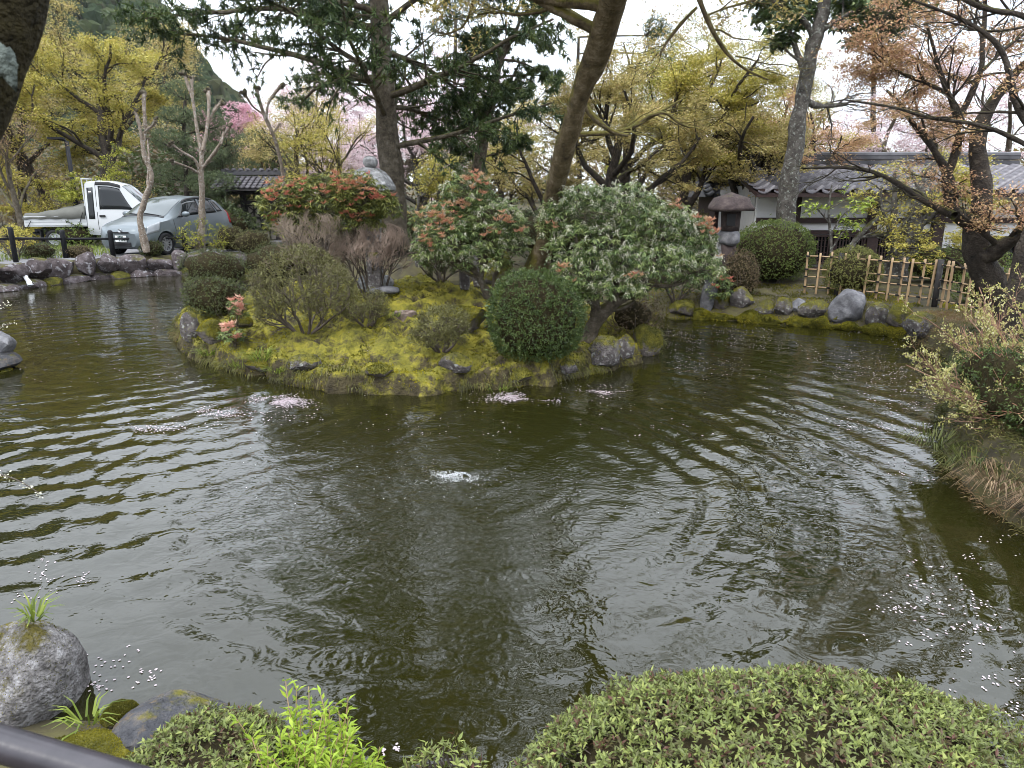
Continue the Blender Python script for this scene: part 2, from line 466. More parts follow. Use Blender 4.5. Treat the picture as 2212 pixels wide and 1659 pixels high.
# ------------------------------------------------------------------ the ground, one sheet to the horizon
def axis(lo, hi, step, far, n):
    core = np.arange(lo, hi + step, step)
    g = np.geomspace(step, far, n).cumsum(); g = g/g[-1]*far
    return np.r_[core[0] - g[::-1], core, core[-1] + g]
gx = axis(-16, 11, 0.17, 700, 24); gy = np.r_[1.0 - np.geomspace(0.2, 60, 12)[::-1], axis(1.0, 24, 0.17, 900, 26)[26:]]
X, Y_ = np.meshgrid(gx, gy)
Z = land_h(X, Y_)
nx, ny = len(gx), len(gy)
ii = (np.arange(ny-1)[:, None]*nx + np.arange(nx-1)[None]).ravel()
Qg = np.stack((ii, ii+1, ii+nx+1, ii+nx), 1)
g = obj('ground', np.stack((X, Y_, Z), -1).reshape(-1, 3), Qg, m=m_ground)
setp(g, kind='structure')

# island
ix = np.arange(-6.9, 3.1, 0.034); iy = np.r_[np.arange(7.7, 11.5, 0.034), np.arange(11.5, 16.4, 0.07)]
X, Y_ = np.meshgrid(ix, iy); Z = isl_h(X, Y_)
nx, ny = len(ix), len(iy)
ii = (np.arange(ny-1)[:, None]*nx + np.arange(nx-1)[None]).ravel()
Qi = np.stack((ii, ii+1, ii+nx+1, ii+nx), 1)
keep = Z.ravel()[Qi].max(1) > -0.45
isl = obj('island', np.stack((X, Y_, Z), -1).reshape(-1, 3), Qi[keep], m=m_isl)
setp(isl, kind='structure')

# parking surface beside the left shore (a thin sheet above the ground)
pk = np.array([(-13.4, 18.2), (-12.3, 19.6), (-11.3, 20.8), (-10.0, 21.9), (-8.2, 22.2), (-6.5, 23.2), (-6.2, 27), (-24, 27), (-24, 17.5), (-15, 17.3)])
PK = smooth_poly(pk, 2)
px_, py_ = np.arange(-24, -6, 0.2), np.arange(17, 27.2, 0.2)
X, Y_ = np.meshgrid(px_, py_); Z = land_h(X, Y_) + 0.012
ins = sdf(PK, X, Y_) > 0.12
nx, ny = len(px_), len(py_)
ii = (np.arange(ny-1)[:, None]*nx + np.arange(nx-1)[None]).ravel()
Qp = np.stack((ii, ii+1, ii+nx+1, ii+nx), 1)
pkg = obj('gravel_path', np.stack((X, Y_, Z), -1).reshape(-1, 3), Qp[ins.ravel()[Qp].all(1)], m=m_gravel)
setp(pkg, kind='structure')

# ------------------------------------------------------------------ water: real waves spreading from the two bubbling springs
SPR_A = atz(970, 1035)[:2]; SPR_B = atz(190, 775)[:2]
ry = np.geomspace(1.75, 23, 330); rs = np.linspace(-1, 1, 350)
Yw = np.repeat(ry[:, None], len(rs), 1); Xw = rs[None]*(ry*0.77 + 0.9)[:, None]
def waves(x, y):
    q = np.stack((x, y, 0*x), -1)
    n1 = fbm(q, 0.8, 2); n2 = fbm(q, 2.2, 7); n3 = fbm(q, 5.5, 11)
    ra = np.hypot(x - SPR_A[0], y - SPR_A[1]); rb = np.hypot(x - SPR_B[0], y - SPR_B[1])
    calm = smoothstep(1.6, 3.4, ra)*smoothstep(4.4, 3.2, y)*smoothstep(0.2, -1.2, x)
    right = smoothstep(0.3, 1.6, x)
    am = 0.55 + 0.45*np.clip(n1 + 0.2, -1, 1)
    A = np.sin(2*PI*ra/0.36 + 2.0*n1 + 0.7*n2)*np.exp(-ra/6.5)*0.0105*smoothstep(0.3, 1.5, ra)*(0.35 + 0.95*right)
    A += np.sin(2*PI*ra/0.21 + 3*n1 + 1.2*n2)*np.exp(-ra/3.6)*0.0032*smoothstep(0.2, 1.0, ra)
    B = np.sin(2*PI*rb/0.42 + 2.6*n1 + 1.3*n2)*np.exp(-rb/7.0)*0.0098*smoothstep(0.5, 2.0, rb)
    B += np.sin(2*PI*rb/0.27 + 4*n1)*np.exp(-rb/3.5)*0.003*smoothstep(0.3, 1.2, rb)
    z = A*am + B*am*smoothstep(3.5, 0.5, x)
    z = z*(1 - 0.75*calm) + (n2*0.0045 + n3*0.0016)*(1 - 0.6*calm)*(0.6 + 0.7*right)
    z += 0.030*np.exp(-(ra/0.23)**2) + 0.012*fbm(q, 9, 4)*np.exp(-(ra/0.55)**2)
    z += 0.012*np.exp(-(rb/0.3)**2) + 0.006*fbm(q, 8, 6)*np.exp(-(rb/0.9)**2)
    # rings of single drops
    for k in range(46):
        cx, cy = _rings[k]
        r = np.hypot(x - cx, y - cy)
        z += 0.0022*np.sin(2*PI*r/0.055 + k)*np.exp(-((r - 0.09)/0.06)**2)
    return z*smoothstep(24, 15, y)
_rr = np.random.default_rng(21)
_rings = [(_rr.uniform(-1.6, 1.8), _rr.uniform(2.7, 5.2)) for _ in range(46)]
Zw = waves(Xw, Yw)
n0, n1_ = Yw.shape
ii = (np.arange(n0-1)[:, None]*n1_ + np.arange(n1_-1)[None]).ravel()
Qw = np.stack((ii, ii+1, ii+n1_+1, ii+n1_), 1)

m_water, n, l, p = base_mat('pond_water')
p.inputs['Base Color'].default_value = (0.0115, 0.0112, 0.0024, 1)
p.inputs['Roughness'].default_value = 0.015
p.inputs['IOR'].default_value = 1.5
p.inputs['Specular IOR Level'].default_value = 0.5
tcn = n.new('ShaderNodeTexCoord')
def ripple(scale, stretch, det, rough=0.5):
    mpn = n.new('ShaderNodeMapping'); mpn.inputs['Scale'].default_value = stretch
    l.new(tcn.outputs['Object'], mpn.inputs['Vector'])
    t = n.new('ShaderNodeTexNoise'); t.inputs['Scale'].default_value = scale; t.inputs['Detail'].default_value = det; t.inputs['Roughness'].default_value = rough
    t.inputs['Distortion'].default_value = 0.8
    l.new(mpn.outputs[0], t.inputs['Vector']); return t.outputs['Fac']
ra_ = ripple(5.5, (1, 1.25, 1), 2.0)
rb_ = ripple(20, (1, 1.2, 1), 2.0)
# the water is choppier near the spring
vd = n.new('ShaderNodeVectorMath'); vd.operation = 'DISTANCE'; vd.inputs[1].default_value = (*SPR_A, 0)
l.new(tcn.outputs['Object'], vd.inputs[0])
near = n.new('ShaderNodeMapRange'); near.inputs[1].default_value = 0.2; near.inputs[2].default_value = 2.3; near.inputs[3].default_value = 1.0; near.inputs[4].default_value = 0.16
l.new(vd.outputs['Value'], near.inputs[0])
big = n.new('ShaderNodeTexNoise'); big.inputs['Scale'].default_value = 0.7; big.inputs['Detail'].default_value = 2
l.new(tcn.outputs['Object'], big.inputs['Vector'])
mm = n.new('ShaderNodeMath'); mm.operation = 'MULTIPLY'; l.new(rb_, mm.inputs[0]); l.new(near.outputs[0], mm.inputs[1])
m3 = n.new('ShaderNodeMath'); m3.operation = 'MULTIPLY_ADD'; m3.inputs[1].default_value = 0.55
l.new(mm.outputs[0], m3.inputs[0])
m4 = n.new('ShaderNodeMath'); m4.operation = 'MULTIPLY'; l.new(ra_, m4.inputs[0]); l.new(big.outputs['Fac'], m4.inputs[1])
l.new(m4.outputs[0], m3.inputs[2])
bp = n.new('ShaderNodeBump'); bp.inputs['Strength'].default_value = 0.55; bp.inputs['Distance'].default_value = 0.022
l.new(m3.outputs[0], bp.inputs['Height']); l.new(bp.outputs['Normal'], p.inputs['Normal'])
wat = obj('pond_water', np.stack((Xw, Yw, Zw), -1).reshape(-1, 3), Qw, m=m_water)
setp(wat, kind='structure')

# ------------------------------------------------------------------ wooded mountain behind the left trees
def hill_h(x, y):
    """ridge falling from the left to the right"""
    s = np.clip((y - 190)/110, 0, 1)
    top = 72 - 1.14*(x + 144)
    top = np.where(x < -200, 135 + 0.2*(-200 - x), top)
    q = np.stack((x, y, 0*x), -1)
    return np.maximum(top, -5)*smoothstep(0, 1, s)*smoothstep(420, 315, y) + fbm(q, 0.02, 2)*7*s
hx, hy = np.linspace(-620, 20, 90), np.linspace(188, 420, 40)
X, Y_ = np.meshgrid(hx, hy); Z = hill_h(X, Y_)
n0, n1_ = X.shape
ii = (np.arange(n0-1)[:, None]*n1_ + np.arange(n1_-1)[None]).ravel()
m_hill = M('forest_floor', [(0.02, 0.03, 0.012), (0.04, 0.05, 0.02)], 0.1, 1.0)
hl = obj('hillside', np.stack((X, Y_, Z), -1).reshape(-1, 3), np.stack((ii, ii+1, ii+n1_+1, ii+n1_), 1), m=m_hill)
setp(hl, kind='structure')
def ico(sub):
    bm = bmesh.new(); bmesh.ops.create_icosphere(bm, subdivisions=sub, radius=1)
    V = np.array([v.co[:] for v in bm.verts]); T = np.array([[v.index for v in f.verts] for f in bm.faces]); bm.free()
    return V, T
ICO2, ICO3, ICO4 = ico(2), ico(3), ico(4)
r = np.random.default_rng(31)
Vs, Ts, Rn, k = [], [], [], 0
V3, T3 = ICO2
for i in range(2700):
    x = r.uniform(-255, -20); y = 192 + 135*r.uniform(0, 1)**0.6
    z = float(hill_h(np.array([x]), np.array([y]))[0])
    az = x/y
    if z < 3 or az < -0.80: continue
    s = r.uniform(2.2, 4.0)
    rr_ = 1 + 0.22*fbm(V3*1.0, 1.6, i % 23) + 0.13*fbm(V3, 4.5, (i*7) % 19)
    V = V3*rr_[:, None]*np.array((s, s, s*r.uniform(0.9, 1.35))) + np.array((x, y, z + s*0.3))
    V[:, :] += r.normal(0, 0.16, V.shape)
    Vs.append(V); Ts.append(T3 + k); k += len(V); Rn.append(np.full(len(T3), r.uniform(0, 1)))
m_forest = leafmat('evergreen_forest', [(0.016, 0.026, 0.012), (0.028, 0.04, 0.017), (0.042, 0.05, 0.02), (0.036, 0.036, 0.018)], 0.1, 0.9, 0.05)
fr = obj('hillside_forest', np.concatenate(Vs), T=np.concatenate(Ts), m=m_forest, smooth=False, rnd=np.concatenate(Rn))
setp(fr, 'dense evergreen forest covering the mountain slope at upper left', 'forest', kind='stuff')
# ------------------------------------------------------------------ growing branches and leaves
def grow(P0, D0, L, R0, N, wig=0.15, grav=0.0, taper=0.35, flat=0.0, rng=RNG):
    """one curved branch from each start point: (B,3),(B,3),(B,),(B,)"""
    B = len(P0); pos = P0.copy(); d = unit(D0)
    out = [pos.copy()]
    st = (np.asarray(L)/(N-1))[:, None]
    for i in range(N-1):
        d = d + rng.normal(0, wig, (B, 3)); d[:, 2] += grav
        d[:, 2] *= (1 - flat)
        d = unit(d); pos = pos + d*st
        out.append(pos.copy())
    P = np.stack(out, 1)
    Rd = np.asarray(R0)[:, None]*np.linspace(1, taper, N)[None]
    return P, Rd
def kids(P, Rd, m, t0, t1, ang, L, N, wig=0.15, grav=0.0, flat=0.0, rr=0.6, taper=0.35, rng=RNG, lenfall=0.4, rmin=0.003):
    """m child branches on every parent branch"""
    B, n, _ = P.shape
    t = np.sort(rng.uniform(t0, t1, (B, m)), 1)
    f = t*(n-1); i = np.clip(f.astype(int), 0, n-2); w = (f - i)[..., None]
    bi = np.arange(B)[:, None]
    p = P[bi, i]*(1-w) + P[bi, i+1]*w
    tg = unit(P[bi, i+1] - P[bi, i])
    rd = Rd[bi, i]*(1-w[..., 0]) + Rd[bi, i+1]*w[..., 0]
    rv = rng.normal(size=tg.shape); rv[..., 2] *= (1 - flat)
    pr = unit(rv - (rv*tg).sum(-1, keepdims=True)*tg)
    a = np.asarray(ang) + rng.normal(0, 0.15, t.shape)
    d = tg*np.cos(a)[..., None] + pr*np.sin(a)[..., None]
    Ls = L*rng.uniform(0.6, 1.2, t.shape)*(1 - lenfall*(t - t0)/max(t1 - t0, 1e-3))
    return grow(p.reshape(-1, 3), d.reshape(-1, 3), Ls.ravel(), np.maximum(rd.ravel()*rr, rmin), N, wig, grav, taper, 0.0, rng)
def anchors(P, t0=0.25, per=4, rng=RNG):
    B, n, _ = P.shape
    t = rng.uniform(t0, 1, (B, per)); f = t*(n-1); i = np.clip(f.astype(int), 0, n-2); w = (f - i)[..., None]
    bi = np.arange(B)[:, None]
    p = P[bi, i]*(1-w) + P[bi, i+1]*w
    d = unit(P[bi, i+1] - P[bi, i])
    return p.reshape(-1, 3), d.reshape(-1, 3)
def leaves(pos, ax, nrm, L, W, fold=0.25, droop=0.0):
    """pointed leaves, one folded quad each"""
    n = len(pos)
    ax = unit(ax); sd_ = unit(np.cross(ax, nrm)); up = np.cross(sd_, ax)
    L = np.broadcast_to(L, n)[:, None]; W = np.broadcast_to(W, n)[:, None]
    b = pos; m_ = pos + ax*L*0.45 + up*W*fold
    tip = pos + ax*L - np.array((0, 0, 1.))*L*droop
    V = np.stack((b, m_ + sd_*W*0.5, tip, m_ - sd_*W*0.5), 1).reshape(-1, 3)
    return V, np.arange(4*n).reshape(-1, 4)
def leaves3(pos, ax, nrm, L, W, droop=0.0):
    """small far leaves, one triangle each"""
    n = len(pos); ax = unit(ax); sd_ = unit(np.cross(ax, nrm))
    L = np.broadcast_to(L, n)[:, None]; W = np.broadcast_to(W, n)[:, None]
    V = np.stack((pos - sd_*W*0.5, pos + sd_*W*0.5, pos + ax*L - np.array((0, 0, 1.))*L*droop), 1).reshape(-1, 3)
    return V, np.arange(3*n).reshape(-1, 3)
def rand_dirs(n, rng=RNG):
    return unit(rng.normal(size=(n, 3)))
def leafcloud(anch, k, spread, L, W, rng=RNG, flat=0.4, tilt=0.6, droop=0.15, dirs=None):
    """k leaves around each anchor; flat<1 squeezes them into level sprays"""
    n = len(anch)*k
    a = np.repeat(anch, k, 0)
    off = rng.normal(size=(n, 3))*spread*np.array((1, 1, flat))
    pos = a + off
    th = rng.uniform(0, 2*PI, n)
    ax = np.stack((np.cos(th), np.sin(th), rng.normal(-0.15, 0.35, n)), 1)
    nr = unit(np.array((0, 0, 1.)) + rng.normal(0, tilt, (n, 3)))
    Ls = L*rng.uniform(0.7, 1.25, n)
    return leaves3(pos, ax, nr, Ls, Ls*W/L, droop)
def even_dirs(R3, n, rng):
    """directions whose points lie evenly on the ellipsoid R3"""
    D = rand_dirs(n*4, rng); w = np.linalg.norm(D/np.array(R3), axis=1); return D[rng.choice(len(D), n, replace=False, p=w/w.sum())]
def frag_rnd(nq, k, rng, spread=0.22):
    """leaves of one spray have nearly one colour"""
    c = rng.beta(1.6, 1.6, nq//k + 1)
    return np.clip(np.repeat(c, k)[:nq] + rng.normal(0, spread*0.5, nq), 0, 1)
def trunk_disp(V, k, amt, f):
    """uneven bark outline"""
    return V + (fbm(V, f, 3)*amt)[:, None]*unit(np.c_[np.sin(V[:, 2]*7 + V[:, 0]*9), np.cos(V[:, 1]*11 + V[:, 2]*5), 0*V[:, 2]])
def limb(pts, Y, dY=None, n=14):
    """a limb seen in the photo: (u, v, width px) points at distance Y (+dY along it) -> polyline and radii"""
    pts = np.array(pts, float); m_ = len(pts)
    ys = np.linspace(Y, Y + (dY or 0), m_)
    P = np.array([aty(p[0], p[1], y) for p, y in zip(pts, ys)])
    R = np.array([p[2]*0.5*pxm(p[0], p[1], q) for p, q in zip(pts, P)])
    C = resample(np.c_[P, R], n)
    return C[:, :3], np.maximum(C[:, 3], 0.003)
def limbs_mesh(Ls, k=9, rough=0.06, f=5.0):
    parts = []
    for P, R in Ls:
        # finer rings so that the bark outline can be uneven
        C = resample(np.c_[P, R], max(14, len(P)*2)) if len(P) < 40 else np.c_[P, R]
        V, Q = tubes(C[None, :, :3], C[None, :, 3], k)
        amt = np.repeat(C[:, 3], k)*rough*2.2
        cen = np.repeat(C[:, :3], k, 0)
        V = cen + (V - cen)*(1 + fbm(V, f, 4)*rough*3.0 + fbm(V, f*3, 9)*rough*1.6)[:, None]
        parts.append((V, Q))
    return join(parts)
def stack(Ls, n=10):
    P = np.stack([resample(np.c_[p, r_], n) for p, r_ in Ls])
    return P[:, :, :3], P[:, :, 3]

m_maple_y = leafmat('young_maple_leaf_yellow_green', [(0.17, 0.155, 0.03), (0.32, 0.29, 0.05), (0.45, 0.40, 0.08), (0.37, 0.27, 0.08)])
m_maple_o = leafmat('young_maple_leaf_ochre', [(0.19, 0.16, 0.05), (0.33, 0.27, 0.085), (0.44, 0.38, 0.13), (0.42, 0.29, 0.15)])
m_maple_r = leafmat('young_maple_leaf_russet', [(0.22, 0.13, 0.07), (0.42, 0.24, 0.14), (0.47, 0.34, 0.15), (0.50, 0.28, 0.20)])
m_maple_g = leafmat('young_maple_leaf_lime', [(0.13, 0.15, 0.02), (0.25, 0.26, 0.035), (0.38, 0.36, 0.06)])
m_conifer = leafmat('dark_conifer_needles', [(0.018, 0.032, 0.014), (0.042, 0.068, 0.026), (0.075, 0.11, 0.036), (0.11, 0.135, 0.04)], 0.2, 0.5, 0.3)
m_pine = leafmat('pine_needles', [(0.035, 0.05, 0.026), (0.085, 0.11, 0.05), (0.14, 0.17, 0.08)], 0.2)
m_broad = leafmat('dark_evergreen_leaf', [(0.02, 0.032, 0.01), (0.05, 0.07, 0.02), (0.09, 0.115, 0.03)], 0.2, 0.4, 0.4)
m_blossom = leafmat('cherry_blossom', [(0.52, 0.36, 0.38), (0.70, 0.57, 0.59), (0.78, 0.70, 0.71)], 0.4, 0.8)
m_blossom_pink = leafmat('pink_blossom', [(0.42, 0.2, 0.24), (0.62, 0.36, 0.42), (0.68, 0.5, 0.54)], 0.4, 0.8)
m_budhaze = leafmat('opening_brown_buds', [(0.16, 0.10, 0.06), (0.26, 0.17, 0.10), (0.30, 0.24, 0.09)], 0.3)
m_bamboo_leaf = leafmat('mid_green_leaf', [(0.06, 0.09, 0.02), (0.12, 0.17, 0.035), (0.2, 0.24, 0.05)], 0.3)

def decid(name, label, cat, u, Y, H, spread, lm, bark=m_bark_dark, nl=9000, leaf=0.075, seed=1, group=None, lean=(0, 0), r0=0.16, fork=0.28, flatness=0.35, base=None, bare=1.0, k=12, gap=0.0, pad=0.20):
    """broadleaf tree: forked trunk, arching limbs, twigs, level sprays of small leaves"""
    rng = np.random.default_rng(seed)
    b = on(u, Y) if base is None else np.array(base, float)
    t = thing(name, label, cat, b, group)
    nst = rng.integers(1, 3)
    P0 = np.repeat(b[None], 1, 0) - np.array((0, 0, 0.15))
    D = np.array([(lean[0], lean[1], 1.0)])
    P, Rd = grow(P0, D, np.array([H*0.62]), np.array([r0]), 12, 0.09, 0.02, 0.45, rng=rng)
    lv1 = kids(P, Rd, 7, fork, 0.98, 0.75, H*0.52, 10, 0.16, 0.035, 0.35, 0.66, 0.3, rng, 0.35)
    lv2 = kids(*lv1, 6, 0.25, 1.0, 0.75, H*0.24, 8, 0.18, 0.0, 0.6, 0.55, 0.3, rng, 0.4)
    lv3 = kids(*lv2, 5, 0.2, 1.0, 0.7, H*0.11, 5, 0.2, -0.02, 0.7, 0.5, 0.35, rng, 0.3)
    cx = np.array((spread, spread, 1.0))
    def sq(P_):
        return P_          # shape follows growth
    V1, Q1 = limbs_mesh([(P[0], Rd[0])], 9, 0.05)
    parts = [(V1, Q1), tubes(lv1[0], lv1[1], 6), tubes(lv2[0], lv2[1], 4), tubes(lv3[0], lv3[1], 3)]
    V, Q = join(parts)
    obj('trunk', V, Q, m=bark, parent=t)
    if nl:
        A, _ = anchors(lv3[0], 0.15, max(1, int(nl/k/len(lv3[0]))), rng)
        A2, _ = anchors(lv2[0], 0.4, 1, rng)
        A = np.concatenate((A, A2))
        keep = fbm(A, 0.9, seed % 20) > (-1 + gap)
        A = A[keep]
        V, Q = leafcloud(A, k, H*0.022*pad/0.2, leaf, leaf*0.62, rng, flatness, 0.5, 0.2)
        obj('crown', V, Q, m=lm, parent=t, smooth=False, rnd=frag_rnd(len(Q), k, rng))
    return t

def needles(A, D, k, L, W, rng, tuft=0.9):
    """needle sprays: k narrow quads fanned round each twig point"""
    n = len(A)*k
    pos = np.repeat(A, k, 0); d = np.repeat(D, k, 0)
    ax = unit(d*(1.2 - tuft) + rng.normal(size=(n, 3))*tuft*0.6)
    nr = unit(np.array((0, 0, 1.)) + rng.normal(0, 0.6, (n, 3)))
    Ls = L*rng.uniform(0.7, 1.2, n)
    return leaves3(pos, ax, nr, Ls, W, 0.05)
def conifer(name, label, cat, u, Y, H, lm, seed=1, r0=0.22, z0=0.3, Lb=3.2, nb=40, bark=m_bark_brown, base=None, trunk=None, k=9, nl=0.16, nw=0.035, group=None, droop=-0.03, per=3, sp2=14, topfall=0.75, az=None, n3=4):
    rng = np.random.default_rng(seed)
    b = on(u, Y) if base is None else np.array(base, float)
    t = thing(name, label, cat, b, group)
    if trunk is None:
        P, Rd = grow(b[None] - np.array((0, 0, 0.15)), np.array([(0, 0, 1.)]), np.array([H]), np.array([r0]), 16, 0.02, 0.02, 0.12, rng=rng)
        P, Rd = P[0], Rd[0]
    else:
        P, Rd = trunk
    V, Q = limbs_mesh([(P, Rd)], 12, 0.04, 6)
    # boughs
    tt = np.linspace(z0, 0.97, nb) + rng.normal(0, 0.012, nb)
    f = np.clip(tt, 0, 0.999)*(len(P)-1); i = f.astype(int); w = (f - i)[:, None]
    p0 = P[i]*(1-w) + P[i+1]*w
    th = np.arange(nb)*2.399 + rng.normal(0, 0.4, nb) if az is None else rng.choice(az, nb) + rng.normal(0, 0.25, nb)
    d0 = np.stack((np.cos(th), np.sin(th), rng.normal(0.25, 0.15, nb)), 1)
    rel = np.clip((tt - z0)/(1 - z0), 0, 1)
    Ls = Lb*(1 - topfall*rel)*rng.uniform(0.7, 1.15, nb)
    b1 = grow(p0, d0, Ls, 0.016*Ls + 0.008, 10, 0.07, droop, 0.25, rng=rng)
    b2 = kids(*b1, sp2, 0.15, 1.0, 0.8, Lb*0.26, 6, 0.12, 0.0, 0.75, 0.5, 0.3, rng, 0.5)
    b3 = kids(*b2, n3, 0.2, 1.0, 0.7, Lb*0.10, 4, 0.1, 0.0, 0.6, 0.5, 0.3, rng, 0.3)
    V, Q = join([(V, Q), tubes(b1[0], b1[1], 6), tubes(b2[0], b2[1], 3)])
    obj('trunk', V, Q, m=bark, parent=t)
    A, D = anchors(b3[0], 0.1, per, rng)
    V, Q = needles(A, D, k, nl, nw, rng)
    obj('crown', V, Q, m=lm, parent=t, smooth=False, rnd=frag_rnd(len(Q), k*per, rng))
    return t
def dome(name, label, u, v, Y_or_hit, w_px, h_px, lm, seed=1, n=7000, L=0.03, W=0.013, rosette=5, core=0.82, lump=0.14, cat='shrub', flat=1.0, base=None, depth=None, open_low=0.0, mc=None, jit=0.07, group=None):
    """clipped shrub: leafy shell over a dense twig interior; (u, v) is the middle of its foot, w/h its size in photo pixels"""
    rng = np.random.default_rng(seed)
    b = hit(u, v) if Y_or_hit is None else on(u, Y_or_hit)
    if base is not None: b = np.array(base, float)
    s = pxm(u, v, b)
    rx, h = w_px*s/2, h_px*s*1.02
    ryy = depth if depth else rx*0.95
    b = b + np.array((0, ryy*0.55, 0)); b[2] = max(ground(b[0], b[1]), 0.02)
    t = thing(name, label, cat, b, group)
    c = b + np.array((0, 0, h*0.47)); rz = h*0.53
    R3 = np.array((rx, ryy, rz))
    def shell(D, s_=1.0):
        D2 = np.sign(D)*np.abs(D)**0.96
        k_ = 1 + lump*fbm(D*1.4 + seed, 1.2, seed % 17) + lump*0.7*fbm(D + seed, 4.0, seed % 11)
        return c + D2*R3*k_[:, None]*s_
    V3, T3 = ICO3
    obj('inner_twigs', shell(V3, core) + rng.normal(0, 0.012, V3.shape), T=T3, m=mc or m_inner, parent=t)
    nr = n//rosette
    D = even_dirs(R3, int(nr*1.5), rng); D = D[D[:, 2] > -0.78 + open_low][:nr]
    A = shell(D, 1.0)
    A = A - D*R3*np.abs(rng.normal(0, jit, (len(D), 1))) + D*0.02*rng.exponential(1.0, (len(D), 1))*(rng.uniform(0, 1, (len(D), 1)) < 0.3)
    N_ = unit(D/R3)
    kk = rosette
    pos = np.repeat(A, kk, 0) + rng.normal(0, L*0.25, (len(A)*kk, 3))
    nn = np.repeat(N_, kk, 0)
    ax = unit(nn*0.75 + rand_dirs(len(pos), rng)*0.95)
    nrm = unit(nn + rng.normal(0, 0.5, nn.shape))
    Ls = L*rng.uniform(0.7, 1.25, len(pos))
    Vl, Ql = (leaves3(pos, ax, nrm, Ls, Ls*W/L) if b[1] > 9.6 else leaves(pos, ax, nrm, Ls, Ls*W/L, 0.2))
    obj('foliage', Vl, Ql, m=lm, parent=t, smooth=False, rnd=frag_rnd(len(Ql), kk, rng))
    # stems
    ns = 7
    th = rng.uniform(0, 2*PI, ns)
    st = grow(b + np.stack((np.cos(th)*rx*0.25, np.sin(th)*ryy*0.25, 0*th), 1) - np.array((0, 0, 0.05)), np.stack((np.cos(th)*0.6, np.sin(th)*0.6, 0*th + 1), 1), np.full(ns, h*0.75), np.full(ns, 0.014), 7, 0.12, 0.03, 0.4, rng=rng)
    Vt, Qt = tubes(st[0], st[1], 5)
    obj('stem', Vt, Qt, m=m_twig, parent=t)
    return t
def openshrub(name, label, u, v, w_px, h_px, lm, seed=1, n=7000, L=0.03, W=0.012, cat='shrub', base=None, nst=7, twig=None, k=6, depth=1.0, flat=0.6, Y=None, stemr=0.022, group=None):
    """shrub whose branches show: stems fan out, leaves sit in tufts on the outer twigs and the crown keeps a rounded outline"""
    rng = np.random.default_rng(seed)
    b = hit(u, v) if base is None else np.array(base, float)
    if Y: b = on(u, Y)
    s = pxm(u, v, b)
    rx, h = w_px*s/2, h_px*s*1.02
    ryy = rx*depth
    b = b + np.array((0, ryy*0.5, 0)); b[2] = max(ground(b[0], b[1]), 0.02)
    t = thing(name, label, cat, b, group)
    th = np.arange(nst)*2*PI/nst + rng.normal(0, 0.3, nst)
    sp = rng.uniform(0.35, 1.1, nst)
    D = np.stack((np.cos(th)*sp*rx/h*1.3, np.sin(th)*sp*ryy/h*1.3, 0*th + 0.8), 1)
    P0 = b + np.stack((np.cos(th)*0.04, np.sin(th)*0.04, 0*th - 0.04), 1)
    l1 = grow(P0, D, np.full(nst, h*0.75), np.full(nst, stemr), 8, 0.14, 0.02, 0.45, rng=rng)
    l2 = kids(*l1, 7, 0.25, 1.0, 0.7, h*0.5, 7, 0.16, 0.03, 0.2, 0.6, 0.4, rng, 0.4)
    l3 = kids(*l2, 5, 0.3, 1.0, 0.6, h*0.22, 5, 0.16, 0.03, 0.2, 0.6, 0.4, rng, 0.3, 0.002)
    c = b + np.array((0, 0, h*0.5)); R3 = np.array((rx, ryy, h*0.52))
    def clampP(P):
        d = (P - c)/R3
        r_ = np.linalg.norm(d, axis=-1, keepdims=True)
        lim = 1 + 0.06*fbm(d*1.5 + seed, 1.5, seed % 13)[..., None]
        return np.where((r_ > lim), c + d/r_*R3*(lim - 0.05*(1 - np.exp(-(r_ - lim)))), P)
    l2 = (clampP(l2[0]), l2[1]); l3 = (clampP(l3[0]), l3[1])
    V, Q = join([tubes(l1[0], l1[1], 6), tubes(l2[0], l2[1], 4), tubes(l3[0], l3[1], 3)])
    obj('stem', V, Q, m=twig or m_twig, parent=t)
    # tufts: on the twig ends and over the rounded outline
    A, Dd = anchors(l3[0], 0.4, 2, rng)
    ns_ = int(n/k*0.6)
    Dr = rand_dirs(ns_*2, rng); Dr = Dr[Dr[:, 2] > -0.55][:ns_]
    S_ = c + Dr*R3*(1 + 0.08*fbm(Dr*1.5 + seed, 1.5, seed % 13) - np.abs(rng.normal(0, 0.12, len(Dr))))[:, None]
    S_ = S_[fbm(S_, 4.0, seed % 9) > -0.25]
    A = A[rng.permutation(len(A))[:int(n/k*0.5)]]
    A = np.concatenate((A, S_))
    n_ = len(A)*k
    pos = np.repeat(A, k, 0) + rng.normal(0, L*0.5, (n_, 3))
    out = unit(np.repeat((A - c)/R3, k, 0))
    ax = unit(out*0.5 + rand_dirs(n_, rng) + np.array((0, 0, 0.35)))
    nrm = unit(out + rng.normal(0, 0.6, (n_, 3)))
    Ls = L*rng.uniform(0.7, 1.25, n_)
    V, Q = leaves3(pos, ax, nrm, Ls, Ls*W/L)
    obj('foliage', V, Q, m=lm, parent=t, smooth=False, rnd=frag_rnd(len(Q), k, rng))
    return t, b, R3, c
